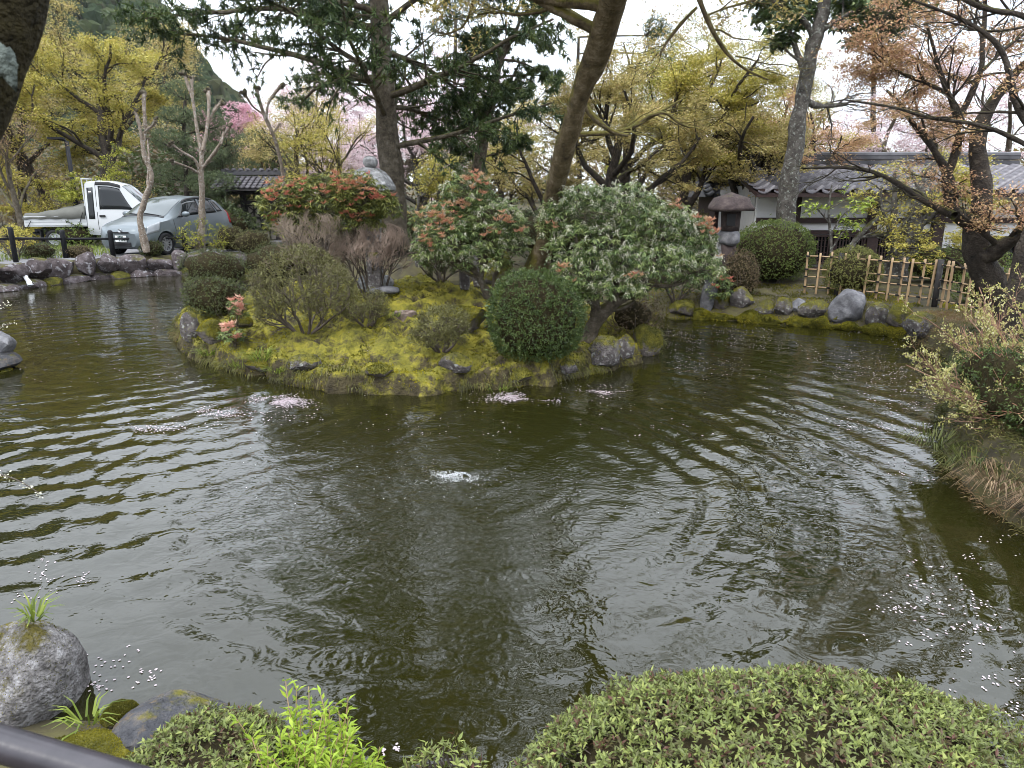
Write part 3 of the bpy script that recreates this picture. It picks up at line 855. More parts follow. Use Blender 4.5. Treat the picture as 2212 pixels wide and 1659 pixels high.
def rock_mesh(c, size, seed, cuts=9, sub=3, rough=0.07, rz=0.0, cutd=(0.62, 0.95)):
    rng = np.random.default_rng(seed)
    V, T = (ICO2, ICO3, ICO4)[sub - 2]
    V = V.copy()
    for _ in range(cuts):
        nrm = unit(rng.normal(size=3)); d = rng.uniform(*cutd)
        over = np.maximum(V @ nrm - d, 0)
        V -= over[:, None]*nrm*0.95
    V = V*(1 + rough*fbm(V + seed, 1.5, seed % 20) + rough*0.5*fbm(V + seed, 5, seed % 14))[:, None]
    ca, sa = math.cos(rz), math.sin(rz)
    V = V*np.array(size)/2
    V = np.c_[V[:, 0]*ca - V[:, 1]*sa, V[:, 0]*sa + V[:, 1]*ca, V[:, 2]]
    return V + np.array(c), T
def crisp(o, deg=28):
    o.data.set_sharp_from_angle(angle=rad(deg)); return o
def rock(name, label, c, size, m, seed, cuts=9, sub=3, rough=0.07, rz=0.0, parent=None, cat='rock', group=None, cap=0, cutd=(0.62, 0.95)):
    V, T = rock_mesh(c, size, seed, cuts, sub, rough, rz, cutd)
    if parent is not None:
        return crisp(obj(name, V, T=T, m=m, parent=parent))
    t = obj(name, V - np.array(c), T=T, m=m, smooth=True); t.location = c; crisp(t)
    ORG[t] = np.array(c, float)
    setp(t, label, cat, group)
    if cap: mosscap(V, T, t, seed, cap*(1 if c[1] > 5 else 4), L=0.022 if c[1] > 5 else 0.009)
    return t
def mosscap(V, T, parent, seed, n, zmin=0.25, name='moss', L=0.022):
    """a cushion of moss tufts on the upward faces"""
    rng = np.random.default_rng(seed + 500)
    a, b, c = V[T[:, 0]], V[T[:, 1]], V[T[:, 2]]
    N_ = np.cross(b - a, c - a); ar = np.linalg.norm(N_, axis=1); N_ = unit(N_)
    ce = (a + b + c)/3
    ok = (N_[:, 2] + 0.55*fbm(ce, 3.0, seed % 15) > zmin)
    w = ar*ok; w = w/w.sum()
    i = rng.choice(len(T), n, p=w)
    u_, v_ = rng.uniform(0, 1, (2, n)); sw = u_ + v_ > 1; u_[sw] = 1 - u_[sw]; v_[sw] = 1 - v_[sw]
    p_ = a[i] + (b - a)[i]*u_[:, None] + (c - a)[i]*v_[:, None]
    nn = N_[i]
    ax = unit(nn + rng.normal(0, 0.5, nn.shape)); 
    Lr = L*rng.uniform(0.6, 1.3, n)
    Vm, Qm = leaves(p_ - nn*0.004, ax, unit(rng.normal(size=nn.shape)), Lr, Lr*0.55, 0.3)
    r_ = np.clip(0.5 + 0.5*fbm(p_, 5, 3) + rng.normal(0, 0.15, n), 0, 1)
    obj(name, Vm, Qm, m=m_mosstuft, parent=parent, smooth=False, rnd=r_)
def tuft(name, label, b, n, L, m_, seed, cat='grass', spread=0.12, lean=0.8, W=0.009, parent=None, down=0.35):
    """grass clump: bent blades, two quads each"""
    rng = np.random.default_rng(seed)
    th = rng.uniform(0, 2*PI, n)
    p0 = np.array(b) + np.stack((np.cos(th), np.sin(th), 0*th), 1)*(spread*np.sqrt(rng.uniform(0, 1, n)))[:, None]
    d = unit(np.stack((np.cos(th)*lean, np.sin(th)*lean, 0*th + 1), 1) + rng.normal(0, 0.25, (n, 3)))
    Ls = L*rng.uniform(0.6, 1.2, n)[:, None]
    sd_ = unit(np.cross(d, np.array((0.2, 0.1, 1.))))*W/2
    p1 = p0 + d*Ls*0.6; d2 = unit(d + np.array((0, 0, -1.))*down*2.2); p2 = p1 + d2*Ls*0.5
    V = np.stack((p0 - sd_, p0 + sd_, p1 + sd_*0.8, p1 - sd_*0.8, p2 + sd_*0.15, p2 - sd_*0.15), 1).reshape(-1, 3)
    i = np.arange(n)[:, None]*6
    Q = np.concatenate((i + np.array([[0, 1, 2, 3]]), i + np.array([[3, 2, 4, 5]])))
    rn = rng.uniform(0, 1, n)
    o = obj(name, V - (np.array(b) if parent is None else 0), Q, m=m_, parent=parent, rnd=np.r_[rn, rn], smooth=False)
    if parent is None:
        o.location = b; setp(o, label, cat)
    return o
# ================================================================== things on the left bank
# ------------------------------------------------------------------ vehicles
def prep_car(tab):
    tab = np.array(tab, float); tab = tab[np.argsort(tab[:, 0])]
    def prm(x): return [np.interp(x, tab[:, 0], tab[:, i]) for i in range(1, tab.shape[1])]
    def surf(x, t):
        """point of the left half of the skin at station x, section parameter t (0 floor .. 7 roof middle)"""
        zb, wb, w, zm, zbelt, wbelt, zr, wr = prm(x)
        ys = [0*zb, wb, w*0.985, w, wbelt, wr, wr*0.72, 0*zb]
        zs = [zb, zb, zb + 0.12, zm, zbelt, zr - 0.045, zr - 0.008, zr + 0.012]
        t = np.clip(t, 0, 6.9999); i = np.floor(t).astype(int); f = t - i
        Y = np.stack(np.broadcast_arrays(*ys), -1); Zz = np.stack(np.broadcast_arrays(*zs), -1)
        ii = np.expand_dims(i, -1); jj = np.expand_dims(i + 1, -1)
        y = np.take_along_axis(Y, ii, -1)[..., 0]*(1-f) + np.take_along_axis(Y, jj, -1)[..., 0]*f
        z = np.take_along_axis(Zz, ii, -1)[..., 0]*(1-f) + np.take_along_axis(Zz, jj, -1)[..., 0]*f
        return np.stack((np.broadcast_to(x, y.shape), y, z), -1)
    return tab, surf
def skin(tab, surf, nx=56):
    xs = np.unique(np.r_[np.linspace(tab[0, 0], tab[-1, 0], nx), tab[:, 0]])
    tt = np.array([0, .5, 1, 1.5, 2, 2.5, 3, 3.5, 4, 4.33, 4.66, 5, 5.33, 5.66, 6, 6.5, 6.9999])
    Xg, Tg = np.meshgrid(xs, tt, indexing='ij')
    L_ = surf(Xg, Tg)
    Rr = L_[:, ::-1][:, 1:-1].copy(); Rr[..., 1] *= -1
    ring = np.concatenate((L_, Rr), 1)
    ring[:, 0, 1] = 0; ring[:, len(tt)-1, 1] = 0
    n0, k = ring.shape[:2]
    V = ring.reshape(-1, 3)
    i = np.arange(n0-1)[:, None]*k; j = np.arange(k)[None]; j2 = (j+1) % k
    Q = np.stack((i + j, i + j2, i + k + j2, i + k + j), -1).reshape(-1, 4)
    return V, Q, [list(range(k)), list(range((n0-1)*k, n0*k))[::-1]]
def patch(surf, side, x0, x1, t0, t1, off=0.006, n=10, m_=6, slant0=0.0, slant1=0.0, thick=0.012):
    """a panel lying on the skin (window, lamp): x0 rear, x1 front, ends slanted with height; a closed thin solid"""
    s, q = np.meshgrid(np.linspace(0, 1, n), np.linspace(0, 1, m_), indexing='ij')
    xa = x0 + slant0*q; xb = x1 + slant1*q
    x = xa + (xb - xa)*s; t = t0 + (t1 - t0)*q
    P = surf(x, t)
    du = np.gradient(P, axis=0); dv = np.gradient(P, axis=1)
    N_ = unit(np.cross(du, dv)); cen = np.array((0, 0, 0.7)); 
    sgn = np.sign((N_*(P - cen)*np.array((0.1, 1, 1))).sum(-1, keepdims=True).mean()); N_ = N_*sgn
    top = P + N_*off; bot = P - N_*(thick - off)
    V = np.concatenate((top.reshape(-1, 3), bot.reshape(-1, 3))); kk = n*m_
    i = (np.arange(n-1)[:, None]*m_ + np.arange(m_-1)[None]).ravel()
    Q = np.stack((i, i+m_, i+m_+1, i+1), 1)
    Fc = [list(f) for f in Q] + [[a + kk for a in f[::-1]] for f in Q]
    edge = list(range(0, m_)) + [m_*a + m_-1 for a in range(1, n)] + [m_*(n-1) + b for b in range(m_-2, -1, -1)] + [m_*a for a in range(n-2, 0, -1)]
    for a, b in zip(edge, edge[1:] + edge[:1]): Fc.append([a, b, b + kk, a + kk])
    if side < 0:
        V = V*np.array((1, -1, 1)); Fc = [f[::-1] for f in Fc]
    return V, Fc
def boolean_cut(o, cyls):
    for (x, y, z, r_, dpt) in cyls:
        bm = bmesh.new()
        bmesh.ops.create_cone(bm, cap_ends=True, segments=28, radius1=r_, radius2=r_, depth=dpt, matrix=Matrix.Translation((x, y, z)) @ Matrix.Rotation(PI/2, 4, 'X'))
        me = bpy.data.meshes.new('cutter'); bm.to_mesh(me); bm.free()
        c = bpy.data.objects.new('cutter', me); COL.objects.link(c)
        c.parent = o.parent
        md = o.modifiers.new('b', 'BOOLEAN'); md.operation = 'DIFFERENCE'; md.object = c; md.solver = 'EXACT'
        bpy.context.view_layer.update()
        dg = bpy.context.evaluated_depsgraph_get()
        new = bpy.data.meshes.new_from_object(o.evaluated_get(dg))
        o.modifiers.clear(); o.data = new
        bpy.data.objects.remove(c)
    for p_ in o.data.polygons: p_.use_smooth = True
def shade_angle(o, deg=35):
    me = o.data
    me.set_sharp_from_angle(angle=rad(deg))
m_silver = M('silver_blue_car_paint', [(0.115, 0.135, 0.145)], rough=0.3, metal=0.35, spec=0.4, coat=0.15)
m_white_paint = M('white_car_paint', [(0.44, 0.45, 0.455)], rough=0.3, spec=0.4, coat=0.1)
m_tyre = M('black_rubber', [(0.012, 0.012, 0.013)], rough=0.8)
m_rim = M('silver_wheel_metal', [(0.42, 0.43, 0.45)], rough=0.3, metal=0.7)
m_lamp_clear = M('clear_headlight_glass', [(0.26, 0.275, 0.29)], rough=0.1, spec=0.4)
m_lamp_red = M('red_tail_lamp', [(0.32, 0.015, 0.02)], rough=0.15, spec=0.6)
m_car_glass = M('tinted_car_glass', [(0.012, 0.014, 0.015)], rough=0.04, spec=0.35)
m_wind_glass = M('pale_windscreen_glass', [(0.05, 0.062, 0.062)], rough=0.04, spec=0.4)
m_trim = M('black_plastic_trim', [(0.014, 0.014, 0.015)], rough=0.5)
m_plate = M('white_number_plate', [(0.72, 0.73, 0.72)], rough=0.5)
m_plate_ink = M('dark_green_plate_ink', [(0.012, 0.05, 0.035)], rough=0.6)
m_tarp = M('olive_grey_tarpaulin', [(0.085, 0.085, 0.075), (0.12, 0.12, 0.105)], 3, 0.75, 0.2)
m_steel = M('grey_steel', [(0.05, 0.05, 0.053)], rough=0.5, metal=0.5)

def wheel(parent, x, y, r_, w, spokes=5, steel=False):
    s = 1 if y > 0 else -1
    k = 28; th = np.arange(k)*2*PI/k
    prof = [(r_*0.66, 0.5), (r_*0.9, 0.5), (r_*0.98, 0.38), (r_, 0.2), (r_, -0.2), (r_*0.98, -0.38), (r_*0.9, -0.5), (r_*0.66, -0.5)]
    V = np.array([(x + rr_*math.cos(a), y + o_*w, r_ + rr_*math.sin(a)) for rr_, o_ in prof for a in th])
    n0 = len(prof); Q = []
    for a in range(n0):
        b = (a+1) % n0
        for j in range(k): Q.append((a*k+j, a*k+(j+1) % k, b*k+(j+1) % k, b*k+j))
    w_ = obj('wheel', V, Q, m=m_tyre, parent=parent, local=True)
    mb = MB(); yo = y + s*w*0.38
    ring = lambda rr_, yy: [(x + rr_*math.cos(a), yy, r_ + rr_*math.sin(a)) for a in th]
    A = ring(r_*0.67, y + s*w*0.47) + ring(r_*0.6, y + s*w*0.47) + ring(r_*0.56, y + s*w*0.2) + ring(r_*0.2, y + s*w*(0.12 if not steel else 0.3)) + ring(0.01, y + s*w*0.2)
    Fq = []
    for a in range(4):
        for j in range(k):
            if not steel and a == 2: continue
            f = [a*k+j, a*k+(j+1) % k, (a+1)*k+(j+1) % k, (a+1)*k+j]
            Fq.append(f if s < 0 else f[::-1])
    mb.add(A, Fq)
    if not steel:
        for i in range(spokes*2):
            a = i*2*PI/(spokes*2); c_, s_ = math.cos(a), math.sin(a)
            rm = r_*0.38
            Mx = np.array([[c_, 0, s_], [0, 1, 0], [s_, 0, -c_]]).T
            mb.box((x + rm*c_, y + s*w*0.34, r_ + rm*s_), (r_*0.5, w*0.14, r_*0.11), M=np.array([[c_, 0, -s_], [0, 1, 0], [s_, 0, c_]]))
        mb.tube([(x, y + s*w*0.25, r_), (x, y + s*w*0.46, r_)], r_*0.17, 14)
    else:
        for i in range(8):
            a = i*2*PI/8
            mb.box((x + r_*0.36*math.cos(a), y + s*w*0.27, r_ + r_*0.36*math.sin(a)), (r_*0.1, w*0.1, r_*0.1))
        mb.tube([(x, y + s*w*0.2, r_), (x, y + s*w*0.42, r_)], r_*0.16, 14)
    mb.build('rim', m_rim, w_, smooth=False, local=True)
    return w_
def text_mesh(s, size, ext=0.002, bold=0.0):
    cu = bpy.data.curves.new('lettering', 'FONT'); cu.body = s; cu.size = size; cu.extrude = ext; cu.align_x = 'CENTER'; cu.align_y = 'CENTER'; cu.offset = bold
    o = bpy.data.objects.new('lettering', cu); COL.objects.link(o)
    bpy.context.view_layer.update()
    me = bpy.data.meshes.new_from_object(o.evaluated_get(bpy.context.evaluated_depsgraph_get()))
    bpy.data.objects.remove(o)
    return me

# silver hatchback, nose towards the pond
cp_ = hit(262, 556)
cpos = np.array((-10.95, 21.15, 0)); 
pA = aty(340, 553, 20.9)
car_xy = (aty(312, 553, 21.6)[0], 23.45)
cz = ground(*car_xy)
car = thing('hatchback_car', 'silver blue hatchback parked nose to the pond beside the white truck', 'car', (car_xy[0], car_xy[1], cz), rz=-PI/2 - 0.24)
car.scale = (1.14, 1.14, 1.14)
#        x      zb    wb    w     zm    zbelt wbelt zr    wr
CT = [(1.885, 0.26, 0.40, 0.48, 0.44, 0.58, 0.44, 0.63, 0.34),
      (1.84, 0.21, 0.52, 0.64, 0.45, 0.66, 0.58, 0.71, 0.46),
      (1.74, 0.19, 0.62, 0.75, 0.48, 0.735, 0.68, 0.785, 0.56),
      (1.55, 0.18, 0.68, 0.81, 0.52, 0.80, 0.745, 0.865, 0.62),
      (1.28, 0.18, 0.72, 0.838, 0.55, 0.86, 0.775, 0.945, 0.66),
      (1.02, 0.18, 0.74, 0.845, 0.57, 0.90, 0.785, 1.01, 0.67),
      (0.80, 0.18, 0.75, 0.847, 0.58, 0.925, 0.785, 1.125, 0.66),
      (0.50, 0.18, 0.75, 0.848, 0.58, 0.945, 0.785, 1.30, 0.625),
      (0.20, 0.18, 0.75, 0.848, 0.58, 0.955, 0.785, 1.435, 0.595),
      (-0.05, 0.18, 0.75, 0.848, 0.58, 0.965, 0.782, 1.495, 0.58),
      (-0.45, 0.18, 0.75, 0.848, 0.58, 0.98, 0.78, 1.53, 0.57),
      (-0.95, 0.18, 0.75, 0.848, 0.60, 1.005, 0.775, 1.51, 0.56),
      (-1.35, 0.19, 0.74, 0.845, 0.62, 1.035, 0.765, 1.445, 0.54),
      (-1.60, 0.21, 0.72, 0.835, 0.62, 1.05, 0.74, 1.33, 0.52),
      (-1.75, 0.24, 0.68, 0.80, 0.62, 1.03, 0.69, 1.16, 0.52),
      (-1.84, 0.28, 0.62, 0.74, 0.60, 0.93, 0.62, 0.99, 0.48),
      (-1.875, 0.32, 0.55, 0.66, 0.58, 0.80, 0.55, 0.86, 0.42)]
tab, surf = prep_car(CT)
V, Q, caps = skin(tab, surf)
body = obj('body', V, Q, N=caps, m=m_silver, parent=car, local=True)
boolean_cut(body, [(x, y*0.80, 0.30, 0.335, 0.5) for x in (1.20, -1.26) for y in (1, -1)])
shade_angle(body, 38)
for x in (1.20, -1.26):
    for y in (1, -1): wheel(car, x, y*0.735, 0.295, 0.185)
bs = MB().box((0, 0, 0.32), (3.0, 1.1, 0.3)); bs.build('underbody', m_trim, car, local=True)
def pt(name, m_, parent, *a, **k):
    V, Fc = patch(*a, **k)
    return obj(name, V, N=Fc, m=m_, parent=parent, local=True)
for s in (1, -1):
    pt('side_window', m_car_glass, car, surf, s, -0.42, 0.62, 4.1, 4.9, slant0=0.0, slant1=-0.42)
    pt('side_window', m_car_glass, car, surf, s, -1.12, -0.5, 4.1, 4.9, slant0=0.12, slant1=0.0)
    pt('quarter_window', m_car_glass, car, surf, s, -1.42, -1.17, 4.14, 4.85, slant0=0.14, slant1=0.12, n=5)
    pt('door_visor', m_trim, car, surf, s, -1.2, 0.22, 4.93, 5.06, off=0.018, slant0=0.06, slant1=-0.08)
    pt('door_seam', m_trim, car, surf, s, -0.485, -0.473, 1.4, 3.98, off=0.003, n=2, thick=0.006)
    pt('door_seam', m_trim, car, surf, s, 0.80, 0.812, 1.9, 3.98, off=0.003, n=2, thick=0.006)
    pt('headlight', m_lamp_clear, car, surf, s, 1.42, 1.78, 3.35, 4.25, off=0.012, slant0=-0.16, slant1=-0.10)
    pt('tail_lamp', m_lamp_red, car, surf, s, -1.80, -1.62, 3.3, 4.3, off=0.012, n=5)
    h_ = surf(np.array(-0.28), np.array(3.55)); MB().box((h_[0], s*(h_[1] + 0.012), h_[2]), (0.2, 0.04, 0.035)).build('door_handle', m_silver, car, local=True)
    mr_ = MB(); mr_.tube([(0.50, s*0.78, 0.985), (0.49, s*0.85, 1.02)], 0.03, 8)
    mi = mr_.build('mirror', m_trim, car, local=True)
    Vv, Tt = ICO2
    obj('mirror_shell', Vv*np.array((0.065, 0.125, 0.075)) + np.array((0.50, s*0.95, 1.05)), T=Tt, m=m_silver, parent=mi, local=True)
# windscreen and rear window span both halves
def wide(surf, x0, x1, t0, off=0.006, n=10, m_=12):
    s, q = np.meshgrid(np.linspace(0, 1, n), np.linspace(-1, 1, m_), indexing='ij')
    x = x0 + (x1-x0)*s; t = t0 + (6.999 - t0)*(1 - np.abs(q))
    P = surf(x, t); P[..., 1] *= np.sign(q); P[..., 2] += off*1.5; P[..., 0] += off*np.sign(x0)*1.2
    V = P.reshape(-1, 3); i = (np.arange(n-1)[:, None]*m_ + np.arange(m_-1)[None]).ravel()
    Q = np.stack((i, i+m_, i+m_+1, i+1), 1)
    V2 = np.concatenate((V, V - np.array((0.004*np.sign(x0), 0, 0.008))))
    return V2, np.concatenate((Q, Q[:, ::-1] + n*m_))
V, Q = wide(surf, 0.97, 0.17, 5.12); obj('windscreen', V, Q, m=m_wind_glass, parent=car, local=True)
V, Q = wide(surf, -1.42, -1.72, 5.2); obj('rear_window', V, Q, m=m_car_glass, parent=car, local=True)
V, Q = wide(surf, 1.04, 0.985, 5.05); obj('cowl', V, Q, m=m_trim, parent=car, local=True)
wp = MB(); wp.tube([(1.0, 0.05, 1.035), (0.93, -0.48, 1.075)], 0.011, 5); wp.tube([(1.0, 0.5, 1.03), (0.94, 0.0, 1.085)], 0.011, 5); wp.build('wiper', m_trim, car, local=True)
gr = MB()
gr.box((1.862, 0, 0.615), (0.07, 0.52, 0.035)); gr.build('upper_grille', m_trim, car, local=True)
lg = MB(); lg.box((1.868, 0, 0.315), (0.07, 0.60, 0.105)); lgo = lg.build('lower_grille', m_trim, car, local=True)
lb = MB()
for zz in (0.295, 0.335): lb.box((1.905, 0, zz), (0.01, 0.56, 0.012))
lb.build('slat', m_steel, lgo, local=True)
for s in (1, -1):
    pt('fog_recess', m_trim, car, surf, s, 1.70, 1.83, 1.75, 2.6, off=0.008, n=5)
em = MB(); em.tube([(1.89, 0.055*math.cos(a), 0.66 + 0.04*math.sin(a)) for a in np.linspace(0, 2*PI, 17)], 0.009, 5, cap=False)
em.tube([(1.892, 0.024*math.cos(a), 0.666 + 0.032*math.sin(a)) for a in np.linspace(0, 2*PI, 13)], 0.007, 5, cap=False); em.build('emblem', m_rim, car, local=True)
pl = MB(); pl.box((1.905, 0.02, 0.455), (0.018, 0.33, 0.165)); plo = pl.build('number_plate', m_plate, car, local=True)
for s_, y_, z_, sz in (('京都502', 0.02, 0.505, 0.05), ('ね', 0.145, 0.43, 0.045), ('・1 04', -0.01, 0.43, 0.105)):
    me = text_mesh(s_, sz, 0.0015, 0.0015)
    lt = bpy.data.objects.new('lettering', me); COL.objects.link(lt); me.materials.clear(); me.materials.append(m_plate_ink)
    lt.parent = plo; lt.location = (1.9165, y_, z_); lt.rotation_euler = (PI/2, 0, PI/2)

# white light truck with a tarpaulin over its bed, nose to the right
tb = aty(82, 530, 23.0)
t_c = on(206, 25.9)
trk = thing('light_truck', 'small white pickup truck with grey tarpaulin tied over its bed', 'truck', (t_c[0] + 0.25, t_c[1], ground(t_c[0], t_c[1])), rz=0.20)
trk.scale = (1.2, 1.2, 1.2)
TT_ = [(1.70, 0.36, 0.56, 0.62, 0.62, 0.90, 0.60, 0.96, 0.50),
       (1.66, 0.30, 0.62, 0.69, 0.64, 0.97, 0.66, 1.03, 0.55),
       (1.55, 0.28, 0.66, 0.725, 0.66, 1.02, 0.69, 1.13, 0.60),
       (1.20, 0.28, 0.68, 0.735, 0.68, 1.05, 0.70, 1.50, 0.60),
       (0.98, 0.30, 0.68, 0.735, 0.68, 1.06, 0.70, 1.72, 0.59),
       (0.86, 0.32, 0.68, 0.735, 0.68, 1.06, 0.70, 1.80, 0.585),
       (0.60, 0.34, 0.68, 0.735, 0.68, 1.06, 0.70, 1.87, 0.58),
       (0.20, 0.36, 0.68, 0.735, 0.68, 1.06, 0.70, 1.885, 0.58),
       (-0.02, 0.38, 0.68, 0.735, 0.68, 1.06, 0.70, 1.86, 0.58),
       (-0.07, 0.40, 0.66, 0.715, 0.68, 1.06, 0.68, 1.81, 0.55)]
tab2, surf2 = prep_car(TT_)
V, Q, caps = skin(tab2, surf2, 40)
cab = obj('cab', V, Q, N=caps, m=m_white_paint, parent=trk, local=True)
boolean_cut(cab, [(1.05, y*0.7, 0.27, 0.31, 0.5) for y in (1, -1)])
shade_angle(cab, 35)
for s in (1, -1):
    pt('side_window', m_car_glass, trk, surf2, s, 0.30, 1.20, 4.03, 4.86, slant1=-0.34)
    pt('door_visor', m_trim, trk, surf2, s, 0.24, 0.88, 4.9, 5.05, off=0.016)
    pt('quarter_window', m_car_glass, trk, surf2, s, 0.0, 0.16, 3.35, 4.82, n=4)
    pt('door_seam', m_trim, trk, surf2, s, 0.222, 0.234, 1.8, 4.95, off=0.003, n=2, thick=0.006)
    pt('door_seam', m_trim, trk, surf2, s, 1.30, 1.312, 2.2, 3.95, off=0.003, n=2, thick=0.006)
    pt('headlight', m_lamp_clear, trk, surf2, s, 1.60, 1.69, 3.1, 3.9, off=0.01, n=4)
    MB().box((0.36, s*0.738, 0.90), (0.15, 0.03, 0.05)).build('door_handle', m_trim, trk, local=True)
V, Q = wide(surf2, 1.54, 0.93, 5.15); obj('windscreen', V, Q, m=m_wind_glass, parent=trk, local=True)
bd = MB()
bd.box((-0.88, 0, 0.64), (1.6, 1.40, 0.06)); bd.build('bed', m_white_paint, trk, local=True)
for s in (1, -1):
    sp_ = MB(); sp_.box((-0.88, s*0.715, 0.76), (1.6, 0.03, 0.29)); so = sp_.build('side_gate', m_white_paint, trk, local=True)
    ri = MB(); ri.box((-0.88, s*0.735, 0.66), (1.56, 0.02, 0.02)); ri.box((-0.88, s*0.735, 0.76), (1.56, 0.02, 0.02)); ri.build('ridge', m_white_paint, so, local=True)
MB().box((-1.69, 0, 0.76), (0.03, 1.40, 0.29)).build('tail_gate', m_white_paint, trk, local=True)
gx_, gy_ = np.meshgrid(np.linspace(-1.73, -0.10, 24), np.linspace(-0.76, 0.76, 17), indexing='ij')
hgt = 0.98 + 0.30*smoothstep(-1.75, 0.1, gx_)*(1 - 0.55*np.abs(gy_/0.76)**2.2) + 0.012*np.sin(gx_*13 + gy_*5)
edge_ = (np.abs(gy_) > 0.75) | (gx_ < -1.72)
hgt = np.where(edge_, 0.83 + 0.012*np.sin(gx_*16 + gy_*9), hgt)
V = np.stack((gx_, gy_, hgt), -1).reshape(-1, 3)
i = (np.arange(23)[:, None]*17 + np.arange(16)[None]).ravel()
tp = obj('tarpaulin', V, np.stack((i, i+17, i+18, i+1), 1), m=m_tarp, parent=trk, local=True)
sm = tp.modifiers.new('thickness', 'SOLIDIFY'); sm.thickness = 0.012
ro = MB()
for a in ((-0.14, 0.76, 1.0, -0.30, 0.75, 0.60), (-0.62, 0.765, 0.78, -0.30, 0.745, 0.60), (-1.5, 0.765, 0.77, -1.62, 0.745, 0.60)):
    for s in (1, -1): ro.tube([(a[0], s*a[1], a[2]), (a[3], s*a[4], a[5])], 0.010, 5)
ro.build('tie_rope', m_trim, trk, local=True)
gd = MB()
for y in (-0.6, -0.2, 0.2, 0.6): gd.tube([(-0.1, y, 0.7), (-0.1, y, 1.93)], 0.018, 6)
gd.tube([(-0.1, -0.62, 1.93), (-0.1, 0.62, 1.93)], 0.02, 6); gd.build('guard_frame', m_white_paint, trk, local=True)
ch = MB(); ch.box((-0.4, 0, 0.45), (2.5, 0.5, 0.16)); ch.box((-0.5, -0.5, 0.42), (0.42, 0.3, 0.26)); ch.box((-1.55, 0, 0.44), (0.04, 1.2, 0.05)); ch.build('chassis', m_trim, trk, local=True)
for x in (1.05, -0.98):
    for y in (1, -1): wheel(trk, x, y*0.63, 0.262, 0.155, steel=True)
for s in (1, -1): MB().box((-1.33, s*0.62, 0.34), (0.02, 0.2, 0.36)).build('mud_flap', m_trim, trk, local=True)

# ------------------------------------------------------------------ black post and rail fence along the left shore
fe = thing('rail_fence', 'low black fence of round capped posts and one rail before the car', 'fence', on(245, 21.1))
fp = [aty(35, 545, 18.3), aty(143, 548, 19.0), aty(245, 553, 19.7), aty(337, 550, 20.6), aty(400, 540, 21.5)]
tops = []
for k, (u, vt, Y) in enumerate(((35, 490, 19.3), (143, 496, 20.5), (245, 497, 21.1), (335, 497, 21.6), (402, 497, 22.4))):
    b = on(u, Y); s = pxm(u, vt, b)
    H = aty(u, vt, Y)[2] - b[2]
    r_ = 5.2*s
    mb = MB(); mb.tube([(b[0], b[1], b[2]-0.1), (b[0], b[1], b[2]+H-0.06), (b[0], b[1], b[2]+H-0.02), (b[0], b[1], b[2]+H)], [r_, r_, r_*0.85, r_*0.4], 14)
    mb.build('post', m_black, fe, smooth=True)
    tops.append((b, H, r_))
for (a, Ha, _), (b, Hb, _) in zip(tops, tops[1:]):
    MB().tube([a + (0, 0, Ha*0.68), b + (0, 0, Hb*0.68)], 0.033, 10).build('rail', m_black, fe, smooth=True)
a, Ha, _ = tops[0]
MB().tube([a + (0, 0, Ha*0.68), a + (-2.2, -1.2, Ha*0.6)], 0.033, 10).build('rail', m_black, fe, smooth=True)
b0 = on(20, 27.0)
f2 = thing('roadside_fence', 'flat dark plank rail fence far behind the truck at left edge', 'fence', b0)
for k in range(4):
    q = b0 + np.array((-1.6 + 1.4*k, 0.2*k, 0)); q[2] = ground(q[0], q[1])
    MB().box(q + (0, 0, 0.35), (0.1, 0.1, 0.9)).build('post', m_black, f2)
MB().tube([b0 + (-1.7, -0.08, 0.62), b0 + (2.8, 0.5, 0.78)], [0.07, 0.07], 4).build('rail', m_black, f2)

# street lamp
lb0 = on(178, 27)
la = thing('street_lamp', 'slim black street lamp with a flat head among yellow maples', 'street lamp', lb0)
zt = aty(170, 305, 27)[2]
MB().tube([lb0, (lb0[0] + 0.0, 27, zt)], [0.09, 0.07], 10).build('pole', m_black, la, smooth=True)
MB().tube([(lb0[0], 27, zt - 0.05), (lb0[0] - 0.04, 27, zt + 0.03), (lb0[0] - 0.25, 26.9, zt + 0.07)], 0.04, 8).build('arm', m_black, la)
MB().box((lb0[0] - 0.3, 26.9, zt + 0.09), (0.5, 0.26, 0.07)).build('lamp_head', m_black, la)

